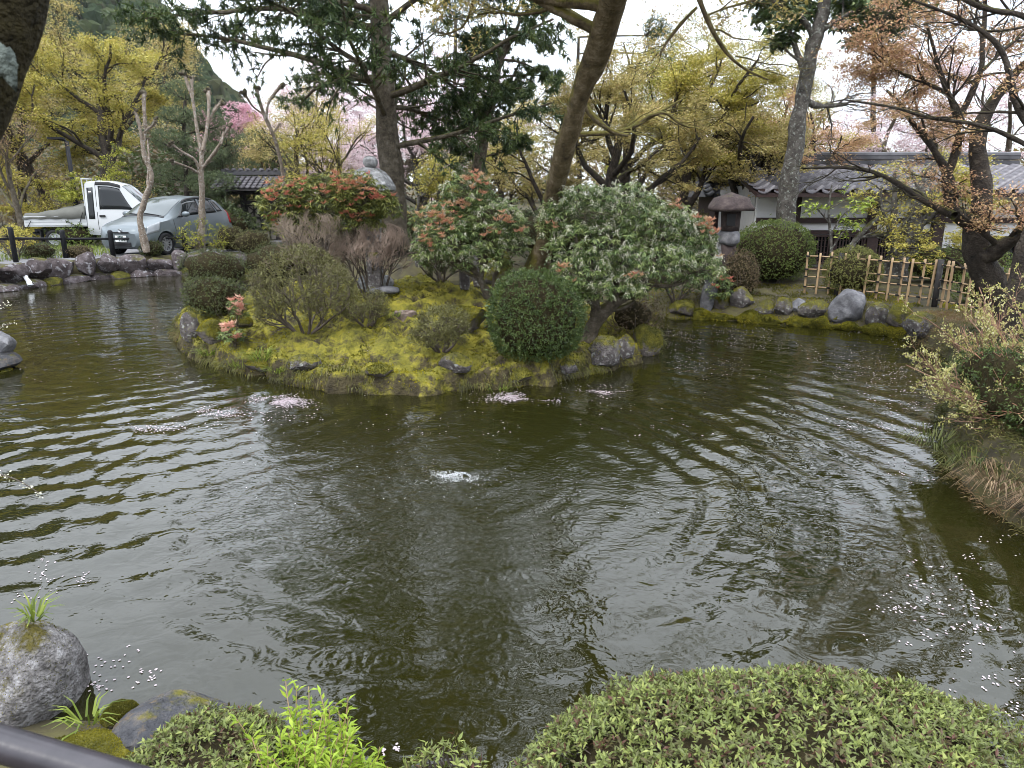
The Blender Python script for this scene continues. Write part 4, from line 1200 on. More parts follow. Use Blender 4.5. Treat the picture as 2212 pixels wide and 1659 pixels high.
# ------------------------------------------------------------------ stone retaining wall of the left shore, stone by stone
sw = thing('stone_shore_wall', 'rough stone retaining wall along the left shore under the fence', 'wall', (-12.2, 19.4, 0.0))
path = smooth_poly(np.array([(-14.6, 13.2), (-13.65, 16.5), (-12.7, 17.5), (-12.38, 18.8), (-11.82, 19.98), (-10.95, 20.8), (-9.6, 21.6), (-8.0, 21.6)]), 0)
WR = np.random.default_rng(17)
C = resample(np.c_[path, np.zeros(len(path))], 300)
dd = np.r_[0, np.cumsum(np.linalg.norm(np.diff(C[:, :2], axis=0), axis=1))]
s_ = 0.0; k = 0
while s_ < dd[-1] - 0.4:
    w = WR.uniform(0.42, 0.85)
    i = np.searchsorted(dd, s_ + w/2); i = min(i, 298)
    t_ = unit(C[min(i+2, 299), :2] - C[max(i-2, 0), :2]); nn = np.array((-t_[1], t_[0]))
    h = WR.uniform(0.52, 0.72)
    c = (C[i, 0] - nn[0]*0.10, C[i, 1] - nn[1]*0.10, 0.10 + h*0.48)
    rock('stone', None, c, (w*1.3, 0.62, h*1.15), m_rock_wall, 100 + k, cuts=16, rough=0.03, rz=math.atan2(t_[1], t_[0]) + WR.normal(0, 0.1), parent=sw, cutd=(0.5, 0.82))
    if True:
        c2 = (C[i, 0] - nn[0]*0.2 + t_[0]*0.25, C[i, 1] - nn[1]*0.2 + t_[1]*0.25, 0.02)
        rock('stone', None, c2, (w*1.2, 0.5, 0.40), (m_rock_moss if k % 3 == 0 else m_rock_wall), 300 + k, cuts=8, rough=0.06, rz=math.atan2(t_[1], t_[0]), parent=sw, sub=2)
    s_ += w*0.94; k += 1
# concrete footing the stones stand on, with its water spout
ftV, ftQ = tubes(np.c_[C[::6, :2], np.full(len(C[::6]), -0.02)][None], np.full((1, len(C[::6])), 0.2), 8)
m_conc = M('damp_concrete', [(0.03, 0.028, 0.022), (0.10, 0.092, 0.08)], 5, 0.8, 0.3)
obj('footing', ftV, ftQ, m=m_conc, parent=sw)
spu = aty(55, 596, 18.0)
sp = thing('water_spout', 'white trickle of water spilling through a gap in the left stone wall', 'spout', aty(55, 612, 17.9))
m_foam = M('white_foam', [(0.42, 0.43, 0.44)], rough=0.3, spec=0.5)
q0 = aty(38, 580, 18.2); q1 = aty(55, 596, 17.9); q2 = aty(66, 617, 17.75)
Vv, Qq = tubes(resample(np.array((q0, q1, q2)), 10)[None], np.array([np.linspace(0.035, 0.06, 10)]), 7)
obj('trickle', Vv + np.random.default_rng(1).normal(0, 0.012, Vv.shape), Qq, m=m_foam, parent=sp)

# ------------------------------------------------------------------ tiled gate at the back left
YG = 28.0
gp = on(540, YG)
gt = thing('roofed_gate', 'small old wooden gate with grey tiled roof behind the red shrub', 'gate', gp)
sG = pxm(540, 440, aty(540, 440, YG))
ez = aty(540, 408, YG)[2]; rzG = aty(540, 379, YG)[2]
x0, x1 = aty(478, 400, YG)[0], aty(628, 400, YG)[0]
cxg = (x0 + x1)/2; wG = x1 - x0
def pantile(w, l, m_=6):
    """wavy clay tile with a rolled edge and a front lip, origin at its lower left corner, running up +y"""
    xs = np.linspace(0, w, m_); t = xs/w
    zz = -0.14*w*np.sin(t*PI*1.35) + 0.17*w*np.exp(-((t-0.93)/0.12)**2)
    V = []
    for y_ in (0, l): V += [(a, y_, b + (0.03 if y_ == 0 else 0.0)) for a, b in zip(xs, zz)]
    V += [(a, 0, b - 0.012) for a, b in zip(xs, zz)]
    Q = [(i, i+1, m_+i+1, m_+i) for i in range(m_-1)] + [(2*m_+i, 2*m_+i+1, i+1, i) for i in range(m_-1)]
    return np.array(V), Q
def tiled(roof, me_tiles, x0, x1, y0, z0, y1, z1, tw, tl, indiv=300, mat_=None, seedr=1):
    """rows of tiles from the eave (y0,z0) up to (y1,z1)"""
    L_ = math.hypot(y1-y0, z1-z0); a = math.atan2(z1-z0, y1-y0)
    nr, nc = int(L_/tl), int((x1-x0)/tw)
    V, Q = pantile(tw*1.03, tl*1.12)
    me = mesh(V, N=Q, smooth=True, name='roof_tile'); me.materials.append(mat_)
    rr_ = np.random.default_rng(seedr); rest = []; n_ = 0
    base = ORG[roof]
    flip = 1 if y1 > y0 else -1
    for r_ in range(nr):
        for c in range(nc):
            f = r_*tl
            px, py, pz = x0 + c*tw, y0 + (y1-y0)*f/L_, z0 + (z1-z0)*f/L_ + 0.035
            Mx = Matrix.Translation((px + (0 if flip > 0 else tw), py, pz)) @ Matrix.Rotation(0 if flip > 0 else PI, 4, 'Z') @ Matrix.Rotation((a if flip > 0 else PI - a) + rr_.normal(0, 0.012), 4, 'X') @ Matrix.Rotation(rr_.normal(0, 0.012), 4, 'Z')
            if n_ < indiv:
                o = bpy.data.objects.new('roof_tile', me); COL.objects.link(o); o.parent = roof
                o.matrix_local = Matrix.Translation(-Vector(base)) @ Mx
            else:
                rest.append(np.array([(Mx @ Vector(v))[:] for v in V]))
            n_ += 1
    if rest:
        Vr = np.concatenate(rest); Qr = np.concatenate([np.array(Q) + i*len(V) for i in range(len(rest))])
        o = obj('upper_roof_tiles', Vr, Qr, m=mat_, parent=roof); setp(o, kind='stuff')
rf = MB()
rf.add([(x0, YG-1.0, ez), (x1, YG-1.0, ez), (x1, YG, rzG), (x0, YG, rzG), (x1, YG+1.0, ez), (x0, YG+1.0, ez),
        (x0, YG-1.0, ez-0.08), (x1, YG-1.0, ez-0.08), (x1, YG, rzG-0.09), (x0, YG, rzG-0.09), (x1, YG+1.0, ez-0.08), (x0, YG+1.0, ez-0.08)],
       [(0, 1, 2, 3), (3, 2, 4, 5), (7, 6, 9, 8), (8, 9, 11, 10), (0, 6, 7, 1), (5, 4, 10, 11), (0, 3, 9, 6), (3, 5, 11, 9), (1, 7, 8, 2), (2, 8, 10, 4)])
rfo = rf.build('roof', m_timber_black, gt)
tiled(rfo, None, x0, x1, YG-1.03, ez+0.01, YG, rzG, 0.21, 0.21, 200, m_tile, 4)
rg = MB(); rg.box((cxg, YG, rzG + 0.07), (wG*0.86, 0.26, 0.1)); rg.box((cxg, YG, rzG + 0.15), (wG*0.86, 0.2, 0.06))
for s in (-1, 1): rg.box((cxg + s*wG*0.43, YG, rzG + 0.11), (0.12, 0.34, 0.24))
rg.build('ridge_tiles', m_tile_dark, rfo)
rc = MB()
for k in range(9): 
    x = cxg - wG*0.40 + k*wG*0.1; rc.tube([(x, YG-0.16, rzG+0.21), (x, YG+0.16, rzG+0.21)], 0.045, 7)
rc.build('ridge_caps', m_tile, rfo)
gz0 = gp[2]
px1, px2 = aty(527, 450, YG)[0], aty(600, 450, YG)[0]
for x in (px1, px2): MB().box((x, YG, (gz0 + ez)/2 + 0.1), (0.17, 0.17, ez - gz0 + 0.25)).build('post', m_timber_black, gt)
MB().box((cxg, YG, ez - 0.12), (wG*0.92, 0.16, 0.18)).build('lintel', m_timber_black, gt)
MB().box(((px1+px2)/2, YG + 0.02, ez - 0.5), (px2 - px1, 0.10, 0.12)).build('lintel', m_timber_black, gt)
for k, s in enumerate((0, 1)):
    xa = px1 + 0.1 + s*(px2-px1-0.2)/2; xb = xa + (px2-px1-0.2)/2
    dz0, dz1 = gz0 + 0.12, ez - 0.58
    d_ = MB(); d_.box(((xa+xb)/2, YG + 0.05, (dz0+dz1)/2), (xb-xa-0.02, 0.025, dz1-dz0)); do = d_.build('door', m_paper, gt)
    lt_ = MB()
    for f in (0.0, 0.5, 1.0): lt_.box((xa + 0.03 + (xb-xa-0.06)*f, YG, (dz0+dz1)/2), (0.05, 0.05, dz1-dz0))
    for f in (0.0, 0.3, 0.34, 0.62, 0.66, 1.0): lt_.box(((xa+xb)/2, YG - 0.002, dz0 + 0.03 + (dz1-dz0-0.06)*f), (xb-xa-0.07, 0.044, 0.05))
    zc0, zc1 = dz0 + (dz1-dz0)*0.66, dz1
    for sg in (0, 1):
        lt_.tube([(xa if not sg else xb, YG-0.01, zc0), (xb if not sg else xa, YG-0.01, zc1)], 0.022, 4)
    lt_.build('lattice', m_timber_black, do)
st = MB(); st.box(((px1+px2)/2, YG - 0.5, gz0 + 0.06), (px2-px1+0.6, 1.0, 0.16)); st.build('doorstep', m_rock_bare, gt)

# ------------------------------------------------------------------ hall at the right
YH = 17.5
hz = lambda v, Y=YH: aty(1900, v, Y)[2]
hx_ = lambda u, v=500, Y=YH: aty(u, v, Y)[0]
X0, X1 = hx_(1632), 14.6
house = thing('temple_hall', 'long white plastered hall with dark timbers and grey tiled roof at right', 'building', (X0, YH, 0.5))
zE, zB = hz(424), 0.25
MB().box(((X0+X1)/2, YH + 0.10, (zE + 0.25 + zB)/2), (X1-X0, 0.12, zE + 0.25 - zB)).build('wall', m_plaster, house)
MB().box((X0 + 0.05, YH + 1.7, (zE + 0.25 + zB)/2), (0.12, 3.0, zE + 0.25 - zB)).build('wall', m_plaster_shade, house)
zb1, zb2 = hz(470), hz(482)
def beam(xa, xb, za, zb_, dy=0.0, name='beam', th=0.10): MB().box(((xa+xb)/2, YH - 0.005 + dy, (za+zb_)/2), (xb-xa, th, abs(zb_-za))).build(name, m_timber, house)
beam(X0, X1, zb2, zb1, -0.012)
beam(X0, X1, hz(576), hz(586), -0.012)
beam(X0, X1, zE - 0.02, zE + 0.2, -0.02)
for u, w in ((1712, 20), (1880, 18), (2022, 24), (2107, 22), (2225, 22)):
    xc = hx_(u); MB().box((xc, YH - 0.03, (zE + zB)/2), (w*0.011, 0.16, zE - zB)).build('post', m_timber, house)
beam(hx_(1722), hx_(2010), hz(500), hz(506), -0.01)
def lattice_window(ua, ub, va, vb, nb, nh, name='lattice_window'):
    xa, xb, za, zb_ = hx_(ua), hx_(ub), hz(vb), hz(va)
    w_ = MB().box(((xa+xb)/2, YH + 0.02, (za+zb_)/2), (xb-xa, 0.05, zb_-za)).build(name, m_glass_dark, house)
    fr_ = MB(); t_ = 0.05
    fr_.box(((xa+xb)/2, YH - 0.03, za + t_/2), (xb-xa, 0.08, t_)); fr_.box(((xa+xb)/2, YH - 0.03, zb_ - t_/2), (xb-xa, 0.08, t_))
    fr_.box((xa + t_/2, YH - 0.03, (za+zb_)/2), (t_, 0.076, zb_-za-2*t_)); fr_.box((xb - t_/2, YH - 0.03, (za+zb_)/2), (t_, 0.076, zb_-za-2*t_))
    fr_.build('frame', m_timber, w_)
    for k in range(nb):
        x = xa + (xb-xa)*(k+1)/(nb+1)
        MB().box((x, YH - 0.035, (za+zb_)/2), (0.028, 0.03, zb_-za-0.1)).build('bar', m_timber, w_)
    hb = MB()
    for k in range(nh):
        z = za + (zb_-za)*(k+1)/(nh+1); hb.box(((xa+xb)/2, YH - 0.012, z), (xb-xa-0.1, 0.012, 0.014))
    hb.build('muntin', m_timber, w_)
lattice_window(1724, 1798, 507, 571, 9, 4); lattice_window(1802, 1870, 507, 571, 9, 4); lattice_window(1890, 1948, 507, 571, 8, 4); lattice_window(1952, 2010, 509, 572, 8, 4)
lattice_window(2119, 2212, 510, 590, 5, 3, 'sliding_door'); lattice_window(2236, 2320, 510, 590, 5, 3, 'sliding_door')
# arched board over the first window
ar = MB(); xa, xb = hx_(1728), hx_(1872); zt_ = hz(497); n_ = 14
Vv = []; 
for k in range(n_+1):
    f = k/n_; x = xa + (xb-xa)*f; b_ = zt_ - 0.10*smoothstep(0.12, 0.02, min(f, 1-f)); Vv += [(x, YH - 0.05, b_), (x, YH - 0.05, b_ - 0.05)]
ar.add(Vv, [(2*k, 2*k+1, 2*k+3, 2*k+2) for k in range(n_)])
ar.add([(a, b + 0.03, c) for a, b, c in Vv], [(2*k, 2*k+2, 2*k+3, 2*k+1) for k in range(n_)]); ar.build('window_hood', m_timber, house)
# roof
ye, yr = YH - 0.95, YH + 2.2
ze_, zr_ = hz(417, ye), aty(2034, 360, yr)[2]
xr0, xr1 = X0 - 0.35, 13.4
rf = MB()
rf.add([(xr0, ye, ze_), (xr1, ye, ze_), (xr1, yr, zr_), (xr0 + 0.2, yr, zr_), (xr0, ye, ze_-0.09), (xr1, ye, ze_-0.09), (xr1, yr, zr_-0.1), (xr0 + 0.2, yr, zr_-0.1), (xr0, yr+3.1, ze_), (xr1, yr+3.1, ze_)],
       [(0, 1, 2, 3), (5, 4, 7, 6), (0, 4, 5, 1), (0, 3, 7, 4), (1, 5, 6, 2), (3, 2, 9, 8)])
rfo = rf.build('roof', m_timber, house)
tiled(rfo, None, xr0, xr1, ye - 0.03, ze_ + 0.01, yr, zr_, 0.36, 0.37, 300, m_tile, 8)
rafters = MB()
for k in range(30):
    x = xr0 + 0.15 + k*0.3; rafters.box((x, ye + 0.5, ze_ - 0.08 + 0.14), (0.06, 0.95, 0.07))
rafters.build('rafters', m_timber, house)
rg = MB(); rg.box(((xr0+xr1)/2 + 0.1, yr, zr_ + 0.10), (xr1-xr0-0.3, 0.3, 0.10)); rg.box(((xr0+xr1)/2 + 0.1, yr, zr_ + 0.22), (xr1-xr0-0.3, 0.26, 0.08)); rg.tube([(xr0 + 0.2, yr, zr_ + 0.29), (xr1, yr, zr_ + 0.29)], 0.08, 10)
rg.build('ridge_tiles', m_tile_dark, rfo)
on_e = MB(); on_e.box((xr0 + 0.2, yr, zr_ + 0.2), (0.14, 0.5, 0.45)); on_e.tube([(xr0 + 0.2, yr, zr_ + 0.42), (xr0 + 0.05, yr, zr_ + 0.5), (xr0 - 0.08, yr, zr_ + 0.62)], [0.09, 0.07, 0.03], 7); on_e.build('ridge_end_tile', m_tile_dark, rfo)

# second, smaller roof behind and a low white tin roofed shed
YS = 22.0
sb = on(1560, YS)
sh = thing('shrine_hall', 'dark tiled gable roof peeping over shrubs left of the long hall', 'building', sb)
xa, xb = aty(1500, 400, YS)[0], aty(1625, 400, YS)[0]; zr2, ze2 = aty(1560, 382, YS)[2], aty(1560, 425, YS)[2]
rf = MB(); rf.add([(xa, YS-1.3, ze2), (xb, YS-1.3, ze2), (xb-0.15, YS, zr2), (xa+0.15, YS, zr2), (xb, YS+1.3, ze2), (xa, YS+1.3, ze2)], [(0, 1, 2, 3), (3, 2, 4, 5), (0, 3, 5), (1, 4, 2)])
rfo = rf.build('roof', m_tile_dark, sh)
tiled(rfo, None, xa, xb, YS-1.33, ze2, YS, zr2, 0.24, 0.26, 60, m_tile_dark, 9)
rg = MB(); rg.tube([(xa-0.05, YS, zr2+0.28), (xa+0.1, YS, zr2+0.16), ((xa+xb)/2, YS, zr2+0.1), (xb-0.1, YS, zr2+0.16), (xb+0.05, YS, zr2+0.28)], [0.05, 0.1, 0.11, 0.1, 0.05], 8); rg.build('ridge_tiles', m_tile_dark, rfo)
MB().box(((xa+xb)/2, YS, (ze2+sb[2])/2), (xb-xa-0.8, 1.9, ze2-sb[2])).build('wall', m_timber, sh)
YW = 20.0
wb = on(1630, YW); xa, xb = aty(1598, 450, YW)[0], aty(1680, 450, YW)[0]; za, zb_ = aty(1630, 464, YW)[2], aty(1630, 440, YW)[2]
sd2 = thing('tin_shed', 'low shed with white sheet roof behind the big grey trunk', 'shed', wb)
m_tin = M('white_tin', [(0.52, 0.53, 0.55), (0.66, 0.67, 0.69)], 3, 0.5)
rf = MB(); rf.add([(xa, YW-0.5, za), (xb, YW-0.5, za), (xb, YW+0.9, zb_), (xa, YW+0.9, zb_), (xa, YW-0.5, za-0.05), (xb, YW-0.5, za-0.05), (xb, YW+0.9, zb_-0.05), (xa, YW+0.9, zb_-0.05)], [(0, 1, 2, 3), (4, 7, 6, 5), (0, 4, 5, 1), (1, 5, 6, 2), (2, 6, 7, 3), (3, 7, 4, 0)])
rfo = rf.build('roof', m_tin, sd2)
for k in range(5): MB().tube([(xa, YW-0.5+k*0.34, za+0.012+(zb_-za)*k*0.34/1.4), (xb, YW-0.5+k*0.34, za+0.012+(zb_-za)*k*0.34/1.4)], 0.02, 5).build('roof_seam', m_tin, rfo)
MB().box(((xa+xb)/2, YW+0.2, (za+wb[2])/2-0.05), (xb-xa-0.2, 0.8, za-wb[2])).build('wall', m_timber, sd2)

# ------------------------------------------------------------------ bamboo lattice fence before the hall
bfp = [atz(1738, 627, 0.5), atz(1800, 634, 0.47), atz(1908, 655, 0.36), atz(2018, 684, 0.27), atz(2150, 722, 0.22), atz(2240, 752, 0.22)]
bf = thing('bamboo_fence', 'weathered bamboo lattice fence tied with black twine before the hall', 'fence', bfp[2])
Cb = resample(np.array(bfp), 200); db = np.r_[0, np.cumsum(np.linalg.norm(np.diff(Cb[:, :2], axis=0), axis=1))]
BR = np.random.default_rng(8); HB = 0.80
def at_s(s): return np.array([np.interp(s, db, Cb[:, i]) for i in range(3)])
nv = int(db[-1]/0.2)
tw_ = MB()
rails_h = (0.12, 0.30, 0.43, 0.66)
for k in range(nv+1):
    s = k*db[-1]/nv; p_ = at_s(s); t_ = unit(at_s(min(s+0.05, db[-1])) - at_s(max(s-0.05, 0))); nrm = np.array((t_[1], -t_[0], 0))
    sd_ = 1 if k % 2 else -1
    b_ = p_ + nrm*0.026*sd_; lean = t_*(0.002 + BR.normal(0, 0.002))
    gz = ground(b_[0], b_[1]) - 0.05
    H_ = HB + BR.normal(0, 0.008); r_ = 0.021*BR.uniform(0.88, 1.12)
    zs = np.linspace(gz, gz + 0.05 + H_, 10); rr_ = np.full(10, r_); rr_[[3, 6]] *= 1.1
    MB().tube(np.stack([b_[:2].repeat(10).reshape(2, 10).T[:, 0] + lean[0]*np.arange(10), b_[:2].repeat(10).reshape(2, 10).T[:, 1] + lean[1]*np.arange(10), zs], 1), rr_, 7).build('bamboo_pole', m_bamboo, bf, smooth=True)
    for h in rails_h:
        c = p_ + np.array((0, 0, h*HB/0.74 + (ground(p_[0], p_[1]) - p_[2])))
        tw_.box(c, (0.062, 0.062, 0.026), rz=math.atan2(t_[1], t_[0]))
tw_.build('twine_ties', m_twine, bf)
for h in rails_h:
    for a in range(0, 190, 38):
        seg = Cb[a:a+41:8].copy()
        for q in seg: q[2] = ground(q[0], q[1]) + h*HB/0.74
        MB().tube(seg, 0.014, 6).build('bamboo_rail', m_bamboo, bf, smooth=True)
for u, v in ((2018, 0.5), (2184, 0.76), (1812, 0.12)):
    q = at_s(v*db[-1]); q[2] = ground(q[0], q[1])
    MB().tube([q - (0, 0, 0.1), q + (0, 0, HB + 0.0)], 0.048, 9).build('post', m_timber_black, bf, smooth=True)

# ------------------------------------------------------------------ stone lanterns
def lathe(c, prof, k=6, rz=0.0, lump=0.0, seed=0, ms=1):
    th = np.arange(k*ms)*2*PI/(k*ms) + rz
    def rad_(a):
        if ms == 1: return 1.0
        w = (a - rz) % (2*PI/k) - PI/k
        return math.cos(PI/k)/math.cos(w)
    V = np.array([(r_*rad_(a)*math.cos(a), r_*rad_(a)*math.sin(a), z) for r_, z in prof for a in th])
    K = k*ms
    if lump: V = V*(1 + lump*fbm(V*3 + seed, 1.5))[:, None]
    Fc = [(a*K+j, a*K+(j+1) % K, (a+1)*K+(j+1) % K, (a+1)*K+j) for a in range(len(prof)-1) for j in range(K)]
    Fc += [tuple(range(K))[::-1], tuple(range((len(prof)-1)*K, len(prof)*K))]
    return V + np.array(c), Fc
YL = 12.3
lb_ = on(812, YL)
sL = pxm(812, 400, aty(812, 400, YL))
zL = lambda v: aty(812, v, YL)[2]
lx, lg0 = lb_[0], lb_[2]
lan = thing('stone_lantern', 'tall grey stone lantern with ball finial before the big conifer', 'stone lantern', lb_)
def lpart(name, prof, m_, k=6, ms=4, lump=0.03, seed=1, rz=0.3):
    V, Fc = lathe((lx, YL, 0), prof, k, rz, lump*0, seed, ms)
    V = V + (unit(V - np.array((lx, YL, V[:, 2].mean())))*(fbm(V, 4, seed)*lump*0.35)[:, None])
    return obj(name, V, N=Fc, m=m_, parent=lan, smooth=False)
lpart('base_stone', [(0.30, lg0-0.1), (0.32, lg0+0.10), (0.26, lg0+0.2), (0.18, lg0+0.22)], m_lantern)
lpart('shaft', [(0.15, lg0+0.2), (0.135, (lg0+zL(470))/2), (0.15, zL(472))], m_lantern, 6)
lpart('platform', [(0.15, zL(473)), (0.3, zL(458)), (0.33, zL(450)), (0.28, zL(447))], m_lantern)
lpart('light_box', [(0.19, zL(447)), (0.20, zL(430)), (0.19, zL(411))], m_lantern_dark, 6)
rfL = 52*sL
lpart('roof', [(rfL*0.9, zL(413)), (rfL*1.0, zL(411)), (rfL*1.02, zL(401)), (rfL*0.86, zL(384)), (rfL*0.62, zL(370)), (rfL*0.36, zL(363)), (rfL*0.3, zL(361))], m_lantern, 6, 4, 0.05)
V3, T3 = ICO3
fin = V3*np.array((17*sL, 17*sL, 14*sL)) + np.array((lx - 0.0, YL, zL(351))); fin += (fbm(fin, 6)*0.012)[:, None]
obj('finial', fin, T=T3, m=m_lantern, parent=lan)

YM = 14.2
mb_ = on(1566, YM); mx_ = mb_[0]; zM = lambda v: aty(1566, v, YM)[2]; sM = pxm(1566, 470, aty(1566, 470, YM))
lan2 = thing('mushroom_lantern', 'dark stone lantern with broad mushroom cap on the right bank', 'stone lantern', mb_)
def mpart(name, prof, m_, k=20, seed=1, lump=0.05, dx=0.0):
    V, Fc = lathe((mx_ + dx, YM, 0), prof, k)
    V = V + unit(V - np.array((mx_ + dx, YM, V[:, 2].mean())))*(fbm(V, 3.5, seed)*lump*0.5)[:, None]
    return obj(name, V, N=Fc, m=m_, parent=lan2, smooth=True)
mpart('base_stone', [(0.24, mb_[2]-0.1), (0.25, mb_[2]+0.12), (0.16, mb_[2]+0.18)], m_lantern_dark)
mpart('shaft', [(0.15, mb_[2]+0.1), (0.13, zM(560)), (0.15, zM(527))], m_lantern_dark)
mpart('platform', [(0.16, zM(527)), (22*sM, zM(521)), (23*sM, zM(505)), (18*sM, zM(498))], m_rock_bare, 20, 3, 0.1)
lbx = mpart('light_box', [(20*sM, zM(498)), (21*sM, zM(478)), (22*sM, zM(450))], m_lantern_dark, 8)
MB().box((mx_ - 0.05, YM - 21*sM, zM(474)), (0.16, 0.03, 0.22)).build('dark_opening_panel', m_trim, lbx)  # black panel painted in for the shade of the hollow; no hole is cut
mpart('roof', [(20*sM, zM(452)), (50*sM, zM(455)), (52*sM, zM(449)), (46*sM, zM(442)), (36*sM, zM(428)), (17*sM, zM(420)), (3*sM, zM(417))], m_lantern_dark, 24, 5, 0.09)
# bleached leaning stone at the water
q = hit(1527, 676)
V, T = rock_mesh((0, 0, 0.42), (0.3, 0.28, 1.12), 61, 7, 3, 0.07)
V[:, 0] += (V[:, 2])*0.12
o = obj('standing_stone', V, T=T, m=m_rock_bare); o.location = (q[0], q[1] + 0.1, q[2] - 0.02)
setp(o, 'pale upright stone standing at the water below the mushroom lantern', 'rock')

# ------------------------------------------------------------------ stones of the right bank
RB = [(1605, 675, 46, 50, 'flat topped grey rock with a green moss rim left of the mossy bank rocks', 1, 30),
      (1563, 672, 44, 42, 'small moss grown rock beside the pale upright stone', 2, 60),
      (1655, 690, 40, 36, 'pinkish rock sunk in moss at the right waterline below the boxwood', 1, 40),
      (1694, 688, 40, 40, 'grey rock with yellow moss on its right side in the bank edging', 1, 60),
      (1725, 678, 36, 28, 'small bluish slab set high in the right bank edging', 0, 0),
      (1762, 695, 60, 42, 'slanted striped grey rock left of the big boulder', 1, 60),
      (1900, 712, 50, 56, 'dark squat rock just right of the big boulder', 1, 40),
      (1950, 716, 60, 60, 'brown rock with thick moss top at the foot of the bamboo fence', 2, 140),
      (1998, 730, 70, 54, 'dark rock nearest the budding shrub at the fence foot', 1, 40),
      (1480, 690, 60, 36, 'low dark rock by the channel behind the island', 2, 60),
      (1810, 700, 44, 30, 'small mossy stone tucked against the left of the boulder', 2, 60)]
for k, (u, v, w, h, lab, kind, cap) in enumerate(RB):
    q = hit(u, v - 6); s = pxm(u, v, q)
    rock('bank_rock', lab, (q[0], q[1] + w*s*0.25, max(q[2], 0) + h*s*0.32), (w*s*1.1, w*s*0.95, h*s*1.15), (m_rock_bare, m_rock, m_rock_moss)[kind], 40 + k, cap=cap*6, group='rocks edging the right bank')
q = hit(1842, 702); s = pxm(1842, 668, q)
V, T = rock_mesh((0, 0, 0), (96*s, 70*s, 82*s), 77, 6, 4, 0.06, 0.2, (0.7, 0.95))
z_ = (V[:, 2] - V[:, 2].min())/(V[:, 2].max() - V[:, 2].min())
V[:, 0] = V[:, 0]*(1.12 - 0.42*z_) + (z_ - 0.5)*12*s
o = obj('boulder', V, T=T, m=m_rock_bare); o.location = (q[0], q[1] + 28*s, max(q[2], 0.05) + 34*s)
setp(o, 'largest grey boulder, peaked and bare, on the right bank by the round shrub', 'boulder')
# mossy sill along the waterline
ml = [hit(u, v) for u, v in ((1500, 688), (1560, 692), (1620, 697), (1690, 703), (1760, 709), (1830, 716), (1900, 723), (1960, 731))]
ml = np.array(ml); ml[:, 2] = 0.05; ml[:, 1] += 0.05
Cm = resample(ml, 60); V, Q = tubes(Cm[None], (0.085 + 0.035*np.sin(np.arange(60)*0.9) + 0.03*np.sin(np.arange(60)*0.37 + 1))[None], 12)
V = V*1.0; V[:, 2] = V[:, 2] + fbm(V, 4)*0.04; V += (fbm(V, 7, 4)*0.03)[:, None]
sl = obj('moss_sill', V, Q, m=m_moss); setp(sl, 'long low ledge of yellow brown moss along the right waterline', 'moss', kind='stuff')
Tt = np.concatenate((Q[:, :3], Q[:, [0, 2, 3]])); mosscap(V, Tt, sl, 3, 9000, -0.2, 'moss_tufts', 0.03)
# ================================================================== trees
def traced(name, label, cat, limbs_, bark, base, lm=None, seed=1, sub=(6, 5, 4), L=(0.9, 0.45, 0.22), leaf=0.05, k=6, per=2, spread=0.07, flat=0.35, grav=0.0, t0=0.15, rough=0.06, rk=9, wig=0.17, ang=0.75, crown=True, gap=-2.0, tipw=None, zmin=None, knobs=False):
    """tree whose main limbs follow the photograph; finer branches and leaves grow from them"""
    rng = np.random.default_rng(seed)
    t = thing(name, label, cat, base)
    LL = [l_ if len(l_) == 2 else limb(*l_) for l_ in limbs_]
    parts = [limbs_mesh(LL, rk, rough)]
    if sub:
        P, Rd = stack(LL[(1 if len(LL) > 2 else 0):] if tipw is None else [LL[i] for i in tipw])
        a = kids(P, Rd, sub[0], t0, 1.0, ang, L[0], 8, wig, grav, 0.4, 0.5, 0.3, rng, 0.3)
        b = kids(*a, sub[1], 0.2, 1.0, 0.7, L[1], 6, wig, 0, 0.5, 0.55, 0.3, rng, 0.3, 0.0025)
        c = kids(*b, sub[2], 0.2, 1.0, 0.65, L[2], 4, wig, 0, 0.5, 0.6, 0.5, rng, 0.3, 0.002)
        parts += [tubes(a[0], a[1], 5), tubes(b[0], b[1], 4), tubes(c[0], c[1], 3)]
    V, Q = join(parts)
    obj('trunk', V, Q, m=bark, parent=t)
    if lm is not None and sub:
        A, _ = anchors(c[0], 0.2, per, rng)
        if zmin is not None: A = A[A[:, 2] > zmin]
        A = A[fbm(A, 1.1, seed % 20) > gap]
        V, Q = leafcloud(A, k, spread, leaf, leaf*0.6, rng, flat, 0.5, 0.25)
        obj('crown', V, Q, m=lm, parent=t, smooth=False, rnd=frag_rnd(len(Q), k, rng))
    if knobs:
        rk_ = np.random.default_rng(seed + 9); V3, T3 = ICO2
        for P_, R_ in LL:
            if min([9] + [np.linalg.norm(q[0][:4] - P_[-1], axis=1).min() for q in LL if q[0] is not P_]) < 0.35: continue
            e = P_[-1]; r_ = max(R_[-1], 0.035)*1.05
            Vk = np.concatenate([V3*r_*rk_.uniform(0.7, 1.25)*(1 + 0.3*fbm(V3, 3, j))[:, None] + e + rk_.normal(0, r_*0.75, 3) for j in range(5)])
            obj('pruned_knob', Vk, T=np.concatenate([T3 + j*len(V3) for j in range(5)]), m=m_bark_brown, parent=t)
    return t
